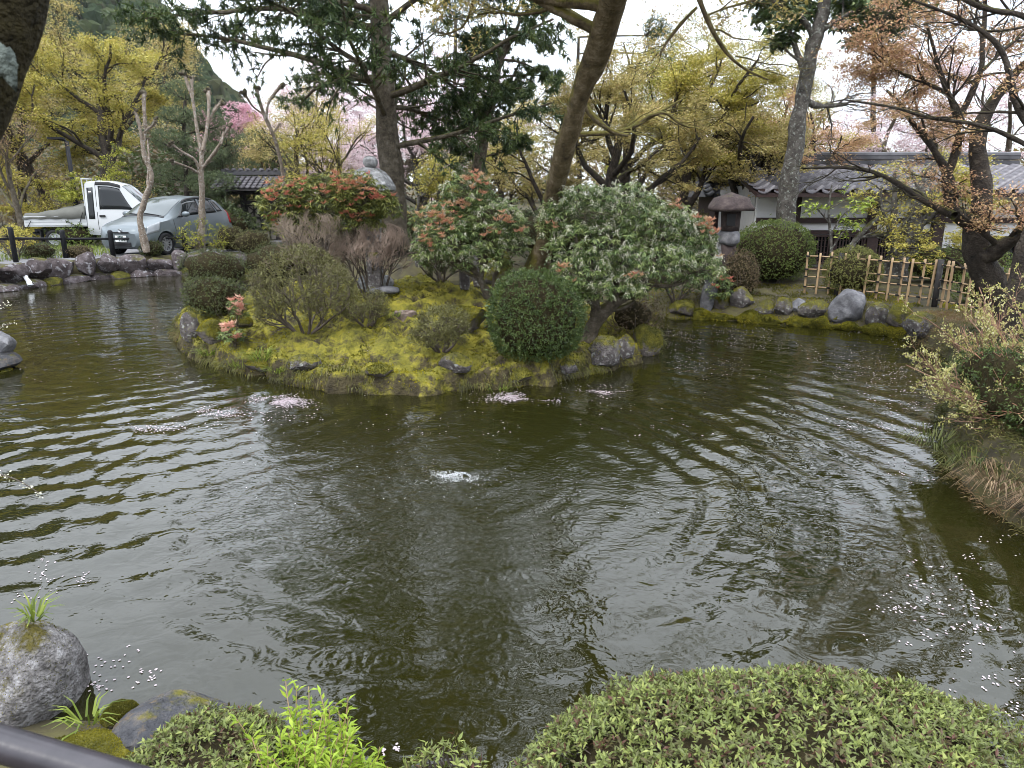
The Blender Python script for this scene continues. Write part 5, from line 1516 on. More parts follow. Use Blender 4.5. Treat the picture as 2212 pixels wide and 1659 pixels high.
# pollarded pale trees
b = on(312, 21.0)
Pa = limb([(316, 545, 16.0), (307, 496, 13.6), (300, 463, 12.0), (310, 441, 12.0), (320, 408, 11.2), (332, 388, 11.2), (325, 363, 9.6), (312, 346, 9.6), (310, 330, 8.8), (307, 300, 8.0), (300, 262, 7.2), (292, 240, 6.4)], 21.0, 0, 26)
traced('pollarded_tree', 'crooked pale bare trunk standing before the silver hatchback', 'tree',
       [Pa, ([(310, 320, 7.2), (314, 290, 6.4), (312, 237, 6.4), (310, 217, 6.4), (312, 198, 8.8)], 21.0, 0.2), ([(311, 286, 4.8), (322, 276, 4.8), (330, 272, 4.0), (335, 258, 5.6)], 21.0, -0.3), ([(318, 400, 4.8), (322, 340, 4.0), (318, 300, 3.2)], 21.1, 0.5)], m_bark_pale, b, None, 3, (3, 2, 2), (0.25, 0.15, 0.1), tipw=[1, 2], knobs=True)
b = on(436, 22.3)
Pb = limb([(435, 550, 15.2), (435, 496, 13.6), (437, 446, 12.0), (436, 396, 12.0), (433, 365, 13.6)], 22.3, 0, 16)
traced('pollarded_tree', 'pale bare many armed tree with knobbed tips right of the hatchback', 'tree',
       [Pb, ([(433, 372, 8.8), (424, 345, 6.4), (400, 332, 5.6), (380, 320, 4.8), (367, 307, 6.4)], 22.3, -0.6), ([(432, 376, 6.4), (410, 362, 4.8), (390, 355, 4.8), (372, 349, 6.4)], 22.3, -1.0),
        ([(434, 370, 11.2), (438, 330, 9.6), (425, 290, 7.2), (422, 250, 6.4), (417, 212, 6.4), (407, 185, 5.6), (397, 160, 8.8)], 22.3, 0.3), ([(417, 212, 4.8), (415, 190, 4.8), (414, 168, 7.2)], 22.4, 0.1),
        ([(438, 325, 8.0), (448, 275, 7.2), (452, 225, 6.4), (450, 195, 8.8)], 22.3, 0.5), ([(450, 262, 5.6), (462, 240, 5.6), (478, 220, 8.0)], 22.6, 0.2),
        ([(434, 368, 8.8), (457, 337, 7.2), (475, 315, 6.4), (482, 292, 5.6), (498, 273, 6.4)], 22.3, -0.5), ([(478, 312, 4.0), (484, 280, 4.0)], 21.0, 0.2)], m_bark_pale, b, None, 5, (3, 2, 2), (0.2, 0.12, 0.08), knobs=True)
b = on(612, 14.9)
Pc = limb([(616, 520, 12.0), (615, 412, 8.8), (610, 362, 8.0), (600, 325, 8.0), (593, 295, 7.2), (580, 265, 7.2), (568, 245, 7.2), (558, 220, 6.4), (555, 192, 7.2)], 14.9, 0, 20)
traced('pollarded_tree', 'slim pale curved bare tree rising behind the red tipped shrub', 'tree',
       [Pc, ([(575, 255, 5.6), (578, 225, 4.8), (588, 208, 4.8), (608, 184, 6.4)], 14.9, 0.3), ([(592, 285, 4.0), (605, 267, 4.8)], 14.9, 0.2), ([(568, 246, 4.0), (545, 230, 4.0), (528, 202, 5.6)], 14.9, -0.3)], m_bark_pale, b, None, 7, (3, 2, 2), (0.2, 0.12, 0.08), knobs=True)

# leaning mossy tree of the island: it leans over the pond towards the camera and carries its crown above the water
def lean_limb(pts, Ya, Yb, n=22):
    pts = np.array(pts, float); z = np.linspace(0, 1, len(pts))
    P = np.array([aty(p[0], p[1], Ya + (Yb-Ya)*t_**1.2) for p, t_ in zip(pts, z)])
    R = np.array([p[2]*0.5*pxm(p[0], p[1], q) for p, q in zip(pts, P)])
    C = resample(np.c_[P, R], n); return C[:, :3], C[:, 3]
T1 = lean_limb([(1155, 605, 54), (1165, 570, 44), (1180, 500, 42), (1190, 450, 41), (1204, 380, 42), (1215, 340, 40), (1240, 255, 42), (1262, 175, 48), (1296, 100, 55), (1317, 25, 64), (1330, -40, 68), (1350, -140, 66), (1390, -330, 60), (1420, -560, 55)], 11.6, 7.0, 40)
b = on(1160, 11.6)
ov = lambda pts, Ya, Yb: lean_limb(pts, Ya, Yb, 14)
tops_ = [ov([(1345, -120, 40), (1420, -240, 26), (1480, -120, 18), (1503, 0, 13), (1508, 20, 12), (1531, 42, 10), (1541, 65, 10), (1556, 100, 9), (1568, 135, 8), (1600, 154, 6), (1660, 172, 4)], 7.8, 8.4),
         ov([(1506, 15, 8), (1476, 45, 7), (1456, 70, 6), (1439, 92, 5), (1425, 120, 3)], 8.2, 8.5), ov([(1525, 35, 7), (1556, 20, 6), (1618, 4, 5), (1700, -30, 3)], 8.2, 8.6)]
# crown limbs above the frame
rngc = np.random.default_rng(40)
end = T1[0][-1]
Pc_, Rc_ = grow(np.repeat(T1[0][24:40:2], 2, 0), unit(np.stack((rngc.normal(-0.3, 0.9, 16), rngc.normal(0.1, 0.7, 16), rngc.uniform(0.35, 0.9, 16)), 1)), rngc.uniform(2.2, 3.6, 16), np.full(16, 0.075), 12, 0.12, 0.02, 0.3, rng=rngc)
crown_limbs = [(Pc_[i], Rc_[i]) for i in range(16)]
side = [ov([(1252, 200, 16), (1262, 222, 14), (1268, 240, 13), (1300, 270, 11), (1330, 290, 10), (1356, 292, 8)], 10.6, 10.9), ov([(1230, 290, 12), (1270, 290, 10), (1350, 285, 10), (1390, 262, 8), (1430, 240, 6), (1480, 210, 4)], 11.0, 11.4), ov([(1370, 270, 9), (1400, 250, 8), (1440, 240, 7), (1465, 268, 6), (1490, 275, 4)], 11.2, 11.2)]
traced('leaning_tree', 'big moss covered trunk leaning from the island over the pond', 'tree', [T1] + tops_ + side + crown_limbs, m_bark_moss, b, m_maple_o, 9, (4, 5, 4), (1.1, 0.5, 0.25), leaf=0.045, k=7, per=3, spread=0.09, rk=14, rough=0.05, zmin=4.1, gap=-0.1)

# the big conifer behind the stone lantern
b = on(846, 13.6)
Tc = limb([(858, 530, 54), (852, 440, 50), (848, 375, 46), (838, 300, 46), (829, 200, 44), (823, 100, 43), (818, 0, 41), (812, -200, 36), (806, -500, 28), (802, -850, 18), (800, -1150, 6)], 13.6, 0, 30)
conifer('big_conifer', 'tall dark conifer with level boughs rising behind the stone lantern', 'tree', 0, 0, 0, m_conifer, 12, z0=0.155, Lb=4.1, nb=46, base=b, trunk=Tc, k=8, nl=0.125, nw=0.026, per=4, sp2=19, droop=-0.012, topfall=0.72, n3=6)
b = on(1036, 15.0)
Tc = limb([(1030, 420, 30), (1035, 362, 26), (1040, 325, 25), (1053, 250, 23), (1068, 175, 20), (1075, 135, 18), (1092, 100, 14), (1115, 75, 9), (1125, 40, 5)], 15.0, 0, 22)
conifer('small_conifer', 'smaller dark conifer leaning right beside the mossy trunk', 'tree', 0, 0, 0, m_conifer, 15, z0=0.22, Lb=1.15, nb=24, base=b, trunk=Tc, k=8, nl=0.09, nw=0.022, per=3, sp2=16, topfall=0.05, n3=5)

# trees of the right bank
b = on(1690, 15.6)
G1 = limb([(1688, 610, 56), (1690, 560, 46), (1694, 500, 42), (1700, 430, 40), (1715, 330, 36), (1728, 240, 33), (1742, 170, 30), (1762, 80, 30), (1782, 10, 26), (1800, -80, 22), (1830, -220, 14)], 15.6, 0, 26)
traced('grey_barked_tree', 'thick grey barked tree with dark tufts high above the boxwood', 'tree',
       [G1, ([(1735, 215, 16), (1765, 230, 12), (1800, 228, 9), (1830, 225, 6)], 15.6, 0.4), ([(1742, 170, 15), (1720, 110, 12), (1700, 50, 9), (1690, -20, 7)], 15.6, 0.6), ([(1768, 70, 14), (1830, 30, 11), (1880, 10, 9), (1940, -40, 6)], 15.6, -0.7), ([(1760, 90, 14), (1740, 40, 10), (1660, 0, 8), (1640, -60, 6)], 15.6, -0.4), ([(1790, -20, 12), (1850, -30, 9), (1900, 40, 6)], 15.6, 0.5)],
       m_bark_grey, b, m_conifer, 14, (9, 6, 4), (0.9, 0.4, 0.2), leaf=0.12, k=7, per=2, spread=0.07, zmin=5.2)
b = on(1930, 14.7)
traced('lichen_tree', 'stout leaning lichen spotted tree with split bark behind the bamboo fence', 'tree',
       [([(1925, 600, 58), (1940, 560, 50), (1955, 526, 46), (1974, 486, 42), (1986, 446, 40), (1993, 420, 36), (2000, 390, 22), (2020, 350, 14)], 14.7, 0), ([(1975, 490, 26), (2010, 455, 20), (2040, 420, 15), (2060, 370, 9)], 14.7, 0.3)], m_bark_grey, b, m_maple_y, 16, (6, 5, 4), (0.9, 0.4, 0.2), leaf=0.05, k=6)
b = on(1880, 14.4)
traced('lichen_tree', 'thin forked pale lichen tree between round shrub and bamboo fence', 'tree',
       [([(1828, 560, 16), (1838, 530, 14), (1856, 508, 13), (1879, 486, 12), (1909, 461, 10), (1940, 440, 6)], 14.2, 0.3), ([(1926, 560, 18), (1927, 530, 16), (1931, 486, 15), (1931, 421, 13), (1935, 370, 8)], 14.4, 0), ([(1850, 514, 9), (1890, 508, 9), (1925, 508, 9)], 14.3, 0.1), ([(1921, 500, 9), (1912, 470, 9), (1900, 430, 8), (1905, 400, 5)], 14.4, 0)], m_bark_grey, b, m_maple_y, 17, (5, 4, 4), (0.7, 0.35, 0.2), leaf=0.05, k=5)
b = on(1796, 14.2)
sap = traced('sapling', 'slender sapling with fresh light green leaves before the lattice windows', 'sapling',
       [([(1794, 590, 7), (1796, 530, 6), (1794, 500, 6), (1789, 471, 5), (1792, 430, 4), (1797, 400, 3)], 14.2, 0), ([(1794, 510, 4), (1815, 470, 3), (1840, 445, 2)], 14.2, 0), ([(1790, 480, 3), (1765, 450, 3), (1752, 440, 2)], 14.2, 0), ([(1793, 450, 3), (1830, 430, 2), (1860, 435, 2)], 14.2, 0), ([(1795, 540, 3), (1822, 500, 3), (1835, 480, 2)], 14.2, 0)],
       m_bark_grey, b, m_bamboo_leaf, 18, (5, 3, 2), (0.3, 0.2, 0.1), leaf=0.085, k=3, per=1, spread=0.05)
m_maple_lime = leafmat('fresh_lime_leaf', [(0.16, 0.22, 0.03), (0.25, 0.32, 0.05), (0.34, 0.38, 0.08)])
[c for c in sap.children if c.name.startswith('crown')][0].data.materials[0] = m_maple_lime

# russet maple at the right, its trunk before the fence
b = on(2178, 9.3)
RM = [([(2190, 690, 70), (2168, 655, 60), (2134, 603, 58), (2108, 546, 54), (2104, 508, 48), (2111, 478, 46), (2123, 446, 42), (2128, 410, 40), (2121, 375, 38), (2109, 337, 34), (2102, 300, 30), (2117, 263, 28), (2134, 225, 26), (2160, 200, 22), (2180, 170, 18), (2230, 120, 12)], 9.2, 0.3),
      ([(2112, 485, 30), (2085, 474, 28), (2059, 463, 26), (2049, 433, 25), (2052, 391, 24), (2048, 372, 23), (2031, 345, 14), (2009, 307, 13), (1979, 275, 12), (1954, 245, 11), (1942, 217, 9), (1915, 195, 6)], 9.2, 0.6),
      ([(2048, 376, 18), (2060, 345, 17), (2069, 300, 16), (2069, 250, 14), (2059, 220, 13), (2044, 195, 12), (2029, 150, 9), (2016, 100, 7), (2001, 50, 5)], 9.2, -0.4),
      ([(2062, 466, 17), (2046, 459, 16), (1984, 428, 14), (1946, 400, 12), (1909, 378, 10), (1871, 366, 9), (1822, 360, 7), (1734, 364, 4)], 9.1, 1.2),
      ([(2120, 545, 34), (2140, 555, 32), (2159, 537, 30), (2185, 520, 27), (2220, 500, 24), (2280, 470, 18)], 9.2, -0.6),
      ([(2066, 260, 13), (2094, 215, 13), (2109, 175, 14), (2124, 150, 13), (2121, 100, 11), (2127, 50, 10), (2129, 0, 8), (2120, -80, 6)], 9.1, 0.1),
      ([(2045, 200, 9), (2000, 180, 8), (1950, 160, 7), (1900, 130, 6), (1870, 110, 4)], 9.1, 0.5),
      ([(2109, 180, 8), (2060, 165, 7), (2000, 140, 6), (1940, 105, 5), (1905, 80, 3)], 9.2, 0.6),
      ([(2125, 150, 8), (2170, 105, 7), (2230, 60, 6)], 9.1, 0.2)]
traced('russet_maple', 'black branched maple with russet young leaves before the bamboo fence', 'tree', [limb(a, b_, c, 22) for a, b_, c in RM], m_bark_dark, b, m_maple_r, 19, (8, 6, 5), (0.85, 0.42, 0.2), leaf=0.032, k=9, per=4, spread=0.07, rough=0.05, rk=10, gap=-0.12)
b = on(2195, 7.3)
FR = [([(2185, 800, 78), (2192, 700, 66), (2200, 620, 56), (2222, 540, 50), (2260, 440, 46), (2290, 330, 40)], 7.2, 0),
      ([(2290, 330, 26), (2212, 265, 14), (2189, 213, 13), (2179, 150, 12), (2171, 108, 11), (2134, 73, 10), (2084, 43, 9), (2034, 23, 7), (1971, 0, 5)], 7.2, 0.3),
      ([(2285, 350, 20), (2212, 310, 9), (2159, 282, 9), (2096, 263, 8), (2034, 260, 8), (1984, 250, 7), (1946, 233, 6), (1909, 228, 5), (1822, 215, 3)], 7.2, 0.5),
      ([(2290, 100, 16), (2212, 30, 12), (2134, 23, 11), (2084, 0, 10), (2020, -40, 7)], 7.2, 0.3)]
traced('edge_maple', 'dark trunk at the right edge sending thin bare branches leftwards', 'tree', [limb(a, b_, c, 20) for a, b_, c in FR], m_bark_dark, b, m_maple_r, 23, (6, 5, 4), (0.7, 0.35, 0.2), leaf=0.04, k=5, per=1, spread=0.06, rough=0.05, gap=-0.1)

# trees farther back, each its own crown
yl, oc, ru, li = m_maple_y, m_maple_o, m_maple_r, m_maple_g
BG = [  # name, label, u, Y, H, material, bark, leaf count, leaf, seed, r0, opts
 ('maple_tree', 'large yellow green maple with dark forked trunk behind the truck', 272, 30, 9.6, yl, m_bark_dark, 26000, 0.085, 101, 0.30, {}),
 ('maple_tree', 'yellow maple on the far left behind the low shore fence', 40, 29, 7.6, yl, m_bark_dark, 16000, 0.085, 102, 0.2, {}),
 ('maple_tree', 'tall golden maple between the far left maple and the street lamp', 120, 34, 11.0, oc, m_bark_dark, 18000, 0.09, 103, 0.22, {}),
 ('maple_tree', 'yellow maple half out of the left frame edge', -120, 31, 10.5, yl, m_bark_dark, 14000, 0.09, 104, 0.25, {}),
 ('maple_tree', 'orange tinged maple highest up against the wooded mountain', 215, 40, 13.8, oc, m_bark_dark, 15000, 0.10, 105, 0.26, {}),
 ('budding_tree', 'leafless brown twigged tree behind the truck bed', 55, 25.5, 5.2, m_budhaze, m_bark_brown, 3500, 0.05, 106, 0.13, dict(pad=0.3)),
 ('maple_tree', 'small lime green maple behind the truck cab', 235, 26.5, 3.6, li, m_bark_dark, 6000, 0.07, 107, 0.09, {}),
 ('budding_tree', 'brownish budding tree right of the cloud pine', 660, 25, 6.6, oc, m_bark_dark, 6500, 0.065, 110, 0.13, {}),
 ('budding_tree', 'thin ochre leaved tree behind the gate roof', 575, 32, 6.5, oc, m_bark_brown, 6000, 0.075, 111, 0.13, {}),
 ('budding_tree', 'ochre leaved tree left of the big conifer trunk', 748, 23, 5.6, m_maple_y, m_bark_dark, 5500, 0.06, 112, 0.12, {}),
 ('cherry_tree', 'deep pink blossoming tree between gate and mountain', 520, 38, 6.7, m_blossom_pink, m_bark_brown, 9000, 0.09, 113, 0.16, {}),
 ('cherry_tree', 'pale pink cherry tree seen left of the big conifer trunk', 705, 33, 7.8, m_blossom, m_bark_brown, 10000, 0.085, 114, 0.2, {}),
 ('cherry_tree', 'pale pink cherry tree seen right of the big conifer trunk', 935, 30, 6.8, m_blossom, m_bark_grey, 9000, 0.08, 115, 0.2, {}),
 ('cherry_tree', 'whitish cherry tree low behind the stone lantern finial', 815, 36, 5.6, m_blossom, m_bark_brown, 7000, 0.085, 116, 0.16, {}),
 ('cherry_tree', 'tall whitish cherry tree in the gap below the left conifer boughs', 640, 35, 8.6, m_blossom, m_bark_brown, 10000, 0.085, 131, 0.2, {}),
 ('cherry_tree', 'faint pink cherry tree between the two conifers', 1000, 33, 8.4, m_blossom, m_bark_brown, 10000, 0.085, 132, 0.2, {}),
 ('cherry_tree', 'whitish cherry tree directly behind the big conifer trunk', 870, 38, 9.6, m_blossom, m_bark_brown, 11000, 0.09, 133, 0.2, {}),
 ('budding_tree', 'dark forked lichen tree right of the stone lantern', 905, 20.5, 3.4, yl, m_bark_grey, 3500, 0.055, 117, 0.13, {}),
 ('maple_tree', 'broad ochre maple right behind the leaning mossy trunk', 1300, 17.6, 5.6, oc, m_bark_dark, 19000, 0.06, 118, 0.2, dict(flatness=0.3)),
 ('maple_tree', 'yellow green maple behind the white flowering shrub', 1440, 19.5, 6.3, yl, m_bark_dark, 19000, 0.062, 119, 0.2, dict(flatness=0.3)),
 ('maple_tree', 'ochre maple beside the mushroom lantern roof', 1585, 19.0, 5.6, oc, m_bark_dark, 16000, 0.06, 120, 0.2, dict(flatness=0.3)),
 ('maple_tree', 'tall lime maple in the middle background sky', 1480, 26, 8.8, li, m_bark_dark, 12000, 0.075, 121, 0.22, {}),
 ('maple_tree', 'tall ochre maple between leaning trunk and grey barked tree', 1360, 27, 8.8, oc, m_bark_dark, 12000, 0.075, 122, 0.22, {}),
 ('maple_tree', 'ochre maple between the two conifers and the mossy trunk', 1170, 21, 5.6, oc, m_bark_dark, 10000, 0.065, 123, 0.16, {}),
 ('maple_tree', 'yellow maple low behind the red and white flowering shrub', 1085, 23, 4.6, yl, m_bark_dark, 8000, 0.065, 124, 0.14, {}),
 ('maple_tree', 'russet maple whose top rises over the long hall roof', 1815, 20.8, 5.4, ru, m_bark_dark, 9000, 0.06, 125, 0.16, dict(base_off=1)),
 ('cherry_tree', 'pale pink cherry tree over the long hall roof', 1960, 25.5, 7.2, m_blossom, m_bark_brown, 11000, 0.075, 126, 0.2, {}),
 ('cherry_tree', 'pale cherry tree at the right edge behind the hall', 2180, 25, 7.4, m_blossom, m_bark_brown, 10000, 0.075, 127, 0.2, {}),
 ('maple_tree', 'yellow maple spray behind the grey barked trunk', 1650, 22, 6.4, yl, m_bark_dark, 12000, 0.065, 128, 0.16, {}),
 ('maple_tree', 'small yellow green maple spreading before the hall door', 2090, 13.2, 2.5, yl, m_bark_dark, 6000, 0.045, 129, 0.06, dict(flatness=0.25)),
]
for (nm, lab, u, Y, H, lm, bk, nl, lf, sd_, r0, kw) in BG:
    kw = dict(kw); kw.pop('base_off', 0)
    decid(nm, lab, 'tree', u, Y, H, 1.0, lm, bk, int(nl*(2.5 if Y < 24 else 2.1)), lf*(0.85 if Y < 24 else 0.92), sd_, None, r0=r0, **kw)
# pines and other evergreens
def padpine(name, label, u, Y, H, seed, pads, lm=m_pine, bark=m_bark_dark, r0=0.12, nl=0.11, nw=0.018, n=1.0):
    """pruned pine: bare dark limbs, needle tufts in level cushions; pads are (du px, v, half width px, half height px)"""
    rng = np.random.default_rng(seed); b = on(u, Y); t = thing(name, label, 'tree', b)
    vt = min(p[1] for p in pads)
    T_ = limb([(u, 520, 2), (u + 6, 400, 2), (u - 6, 300, 2), (u, vt + 20, 2)], Y, 0, 14); T_ = (np.concatenate((b[None], T_[0][T_[0][:, 2] > b[2] + 0.3])), None)
    P = resample(T_[0], 14); R = np.linspace(r0, r0*0.45, 14)
    Ls = [(P, R)]; A = []; D = []
    for du, v, hw, hh in pads:
        yo = Y + rng.uniform(-0.8, 0.8)
        c = aty(u + du, v, yo); s = pxm(u, v, c)
        j = np.argmin(np.abs(P[:, 2] - (c[2] - 0.4)))
        arm = resample(np.array([P[j], P[j]*0.5 + c*0.5 + (0, 0, -0.12), c + (0, 0, -hh*s*0.6)]), 8)
        Ls.append((arm, np.linspace(R[j]*0.6, 0.025, 8)))
        for q in range(6):
            th = q*1.05 + rng.uniform(0, 1); e = c + np.array((math.cos(th)*hw*s*0.75, math.sin(th)*hw*s*0.75, rng.uniform(-0.3, 0.3)*hh*s))
            tw = resample(np.array([arm[6], (arm[6] + e)/2 + (0, 0, -0.06), e]), 6); Ls.append((tw, np.linspace(0.028, 0.01, 6)))
        m_ = int(n*hw*hh*0.42) + 30
        d = rand_dirs(m_, rng)*rng.uniform(0.3, 1, (m_, 1))**0.5
        A.append(c + d*np.array((hw*s, hw*s, hh*s))); D.append(np.tile((0, 0, 1.), (m_, 1)) + d*0.5)
    V, Q = limbs_mesh([l_ for l_ in Ls[:1]], 8, 0.05); V2, Q2 = join([tubes(a[None], r_[None], 4) for a, r_ in Ls[1:]])
    V, Q = join([(V, Q), (V2, Q2)]); obj('trunk', V, Q, m=bark, parent=t)
    A = np.concatenate(A); D = np.concatenate(D)
    V, Q = needles(A, unit(D), 9, nl, nw, rng, 0.95)
    obj('crown', V, Q, m=lm, parent=t, smooth=False, rnd=frag_rnd(len(Q), 9, rng))
padpine('pine_tree', 'pruned pine with layered grey green cushions right of the pale trees', 400, 27.5, 6, 201, [(0, 198, 52, 26), (-20, 248, 42, 18), (45, 262, 48, 22), (-35, 300, 45, 24), (30, 330, 60, 28), (-10, 375, 60, 26), (60, 395, 58, 26)])
padpine('pine_tree', 'dense grey green pine filling the gap left of the gate', 478, 29, 5, 202, [(10, 300, 50, 22), (-20, 335, 60, 26), (25, 365, 62, 28), (-25, 400, 62, 28), (20, 430, 60, 26), (-10, 460, 60, 22)])
padpine('pine_tree', 'reddish stemmed pine with pale crown between the two conifers', 985, 29, 9, 203, [(30, 20, 62, 26), (-25, 60, 46, 18), (50, 95, 50, 22), (10, 150, 44, 20)], bark=m_bark_brown)
padpine('yew_tree', 'low dark evergreen behind the tiled gate', 590, 30.5, 3, 204, [(-10, 305, 50, 26), (20, 345, 44, 24), (0, 390, 60, 30)], lm=m_broad)
padpine('cedar_tree', 'dark cedar crown showing between the golden maples in the middle', 1250, 30, 9, 205, [(180, 95, 40, 40), (190, 160, 50, 34), (165, 60, 26, 26), (190, 210, 55, 26)], lm=m_conifer)
padpine('cedar_tree', 'dark cedar crown above the right maple against the sky', 1890, 26, 9, 206, [(0, 20, 80, 36), (60, -10, 70, 36), (-70, 5, 60, 34), (20, 70, 50, 22), (30, 110, 34, 16)], lm=m_conifer)
padpine('cedar_tree', 'low dark evergreen screen right of the stone lantern', 975, 24, 3, 207, [(0, 290, 44, 22), (20, 330, 66, 30), (-10, 380, 66, 30), (40, 420, 60, 26)], lm=m_pine, n=0.6)
# far woods closing the view at ground level
rng = np.random.default_rng(77); A = []; cs = []
for i in range(150):
    u = rng.uniform(-200, 2500); Y = rng.uniform(42, 58); p_ = aty(u, 430, Y); p_[2] = ground(p_[0], p_[1])
    h = rng.uniform(2.0, 4.6); m_ = 90
    d = rand_dirs(m_, rng)*rng.uniform(0.5, 1, (m_, 1)); A.append(p_ + (0, 0, h*0.5) + d*np.array((1.7, 1.5, h*0.55))); cs.append(np.clip(rng.uniform(0, 1) + rng.normal(0, 0.1, m_), 0, 1))
A = np.concatenate(A); V, Q = leafcloud(A, 4, 0.25, 0.3, 0.19, rng, 0.6, 0.7)
m_farwood = leafmat('mixed_spring_wood', [(0.045, 0.055, 0.02), (0.11, 0.085, 0.045), (0.18, 0.14, 0.045), (0.15, 0.10, 0.07), (0.06, 0.085, 0.025)], 0.3)
fw = obj('far_woods', V, Q, m=m_farwood, smooth=False, rnd=np.repeat(np.concatenate(cs), 4)); setp(fw, 'hazy mixed spring woods far behind the garden', 'woods', kind='stuff')
# ================================================================== shrubs
m_az_dark = leafmat('dark_azalea_leaf', [(0.03, 0.04, 0.012), (0.06, 0.075, 0.02), (0.10, 0.11, 0.035)], 0.2, 0.45, 0.35)
m_az_brown = leafmat('olive_brown_azalea_leaf', [(0.055, 0.05, 0.02), (0.105, 0.1, 0.035), (0.16, 0.155, 0.06)], 0.25)
m_az_green = leafmat('glossy_green_azalea_leaf', [(0.022, 0.04, 0.008), (0.05, 0.08, 0.015), (0.09, 0.125, 0.028)], 0.2, 0.4, 0.4)
m_box = leafmat('boxwood_leaf', [(0.05, 0.075, 0.018), (0.10, 0.135, 0.03), (0.17, 0.20, 0.055)], 0.25)
m_box_y = leafmat('yellowish_boxwood_leaf', [(0.07, 0.075, 0.02), (0.14, 0.145, 0.038), (0.22, 0.22, 0.07)], 0.25)
m_redbrown = leafmat('red_brown_winter_leaf', [(0.06, 0.04, 0.025), (0.12, 0.085, 0.05), (0.16, 0.13, 0.06)], 0.25)
m_az_near = leafmat('spring_azalea_leaf', [(0.10, 0.045, 0.03), (0.085, 0.07, 0.03), (0.12, 0.14, 0.045), (0.18, 0.22, 0.06), (0.28, 0.31, 0.09)], 0.3, 0.45, 0.3, [0, 0.14, 0.4, 0.7, 1])
dome('azalea_shrub', 'dark rounded azalea at the far left end of the island', 455, 626, None, 140, 80, m_az_dark, 1, 9000, 0.032, 0.014)
dome('azalea_shrub', 'small brownish azalea dome behind the leftmost island azaleas', 548, 585, None, 80, 52, m_az_brown, 2, 4500, 0.032, 0.013)
dome('azalea_shrub', 'flattened olive azalea mound in the middle left of the island', 590, 612, None, 140, 78, m_az_dark, 3, 8000, 0.032, 0.013)
dome('azalea_shrub', 'loose green azalea low at the left edge of the island', 455, 692, None, 130, 86, m_az_dark, 4, 8000, 0.034, 0.014, core=0.78, jit=0.14)
openshrub('azalea_shrub', 'large open branched azalea in front left on the island', 645, 742, 225, 190, m_az_brown, 5, 26000, 0.034, 0.013, nst=9)
openshrub('azalea_shrub', 'small thin azalea right of the large open branched one', 790, 716, 105, 82, m_az_brown, 6, 5000, 0.03, 0.012)
openshrub('azalea_shrub', 'low sprawling azalea between cut stump and green dome', 950, 772, 150, 94, m_az_brown, 7, 9000, 0.032, 0.013)
dome('azalea_shrub', 'glossy deep green azalea dome at the island front', 1158, 792, None, 208, 196, m_az_green, 8, 21000, 0.036, 0.013, lump=0.05)
dome('brown_shrub', 'brown leaved thin shrub under the white flowering shrub at the island tip', 1372, 722, None, 140, 112, m_redbrown, 9, 4500, 0.03, 0.01, core=0.55, jit=0.25)
dome('boxwood_shrub', 'largest clipped boxwood ball on the right bank', 1680, 618, None, 176, 132, m_box, 10, 20000, 0.032, 0.014, lump=0.035)
dome('boxwood_shrub', 'smaller clipped boxwood ball above the big boulder', 1850, 642, None, 122, 102, m_box_y, 11, 11000, 0.03, 0.013, lump=0.035)
dome('brown_shrub', 'brownish clipped shrub left of the largest boxwood', 1602, 640, None, 78, 94, m_redbrown, 12, 6000, 0.03, 0.012, core=0.8)
dome('evergreen_shrub', 'dark green shrub behind the mushroom lantern', 1622, 560, 16.2, 90, 90, m_az_green, 13, 5000, 0.04, 0.018)
dome('clipped_hedge', 'green clipped hedge between bamboo fence and hall', 2070, 640, 14.6, 260, 75, m_box, 14, 9000, 0.035, 0.015, depth=0.4)
dome('clipped_hedge', 'taller clipped hedge behind the right part of the bamboo fence', 2180, 690, 12.2, 220, 75, m_box, 15, 6000, 0.035, 0.015, depth=0.4)
dome('azalea_shrub', 'low dark shrub on the left shore under the second fence post', 75, 560, None, 68, 32, m_az_dark, 16, 3000, 0.035, 0.014)
dome('azalea_shrub', 'low reddish brown shrub on the left shore under the truck wheel', 160, 558, None, 58, 26, m_redbrown, 17, 2600, 0.035, 0.014)
dome('azalea_shrub', 'small dark shrub at the foot of the crooked pale trunk', 325, 566, None, 48, 32, m_az_dark, 18, 2600, 0.035, 0.014)
dome('azalea_shrub', 'round olive shrub right of the many armed pale tree', 497, 545, None, 66, 50, m_az_brown, 19, 4000, 0.035, 0.014)
dome('evergreen_shrub', 'dark leafy hedge mass behind the hatchback', 440, 495, 25.5, 230, 95, m_broad, 20, 9000, 0.07, 0.03, depth=0.9, core=0.75)
dome('evergreen_shrub', 'bright green bush behind the tail of the truck', 150, 470, 25.0, 110, 62, m_bamboo_leaf, 21, 4000, 0.06, 0.025, core=0.7)
openshrub('leafy_shrub', 'sparse yellow green shrub around the fence end by the pale tree', 430, 560, 110, 70, m_maple_g, 22, 1500, 0.06, 0.026, nst=6)
openshrub('leafy_shrub', 'pale yellow leaved shrub at the left frame edge of the shore', 20, 565, 80, 72, m_maple_y, 23, 1500, 0.055, 0.025, nst=6)
openshrub('leafy_shrub', 'dark low bushes on the island back left of the stone posts', 950, 618, 70, 70, m_az_dark, 24, 3200, 0.035, 0.015)
openshrub('leafy_shrub', 'dense dark undergrowth on the far bank behind the twiggy shrubs', 925, 545, 120, 70, m_broad, 25, 3500, 0.06, 0.026, Y=19.8 + 1.2)
openshrub('leafy_shrub', 'dark undergrowth at the channel behind the white flowering shrub', 1465, 680, 120, 120, m_az_green, 26, 4000, 0.05, 0.02)
dome('evergreen_shrub', 'broad dark evergreen thicket behind the leaning trunk base', 1230, 590, 19.5, 260, 130, m_broad, 27, 8000, 0.055, 0.025, core=0.8)
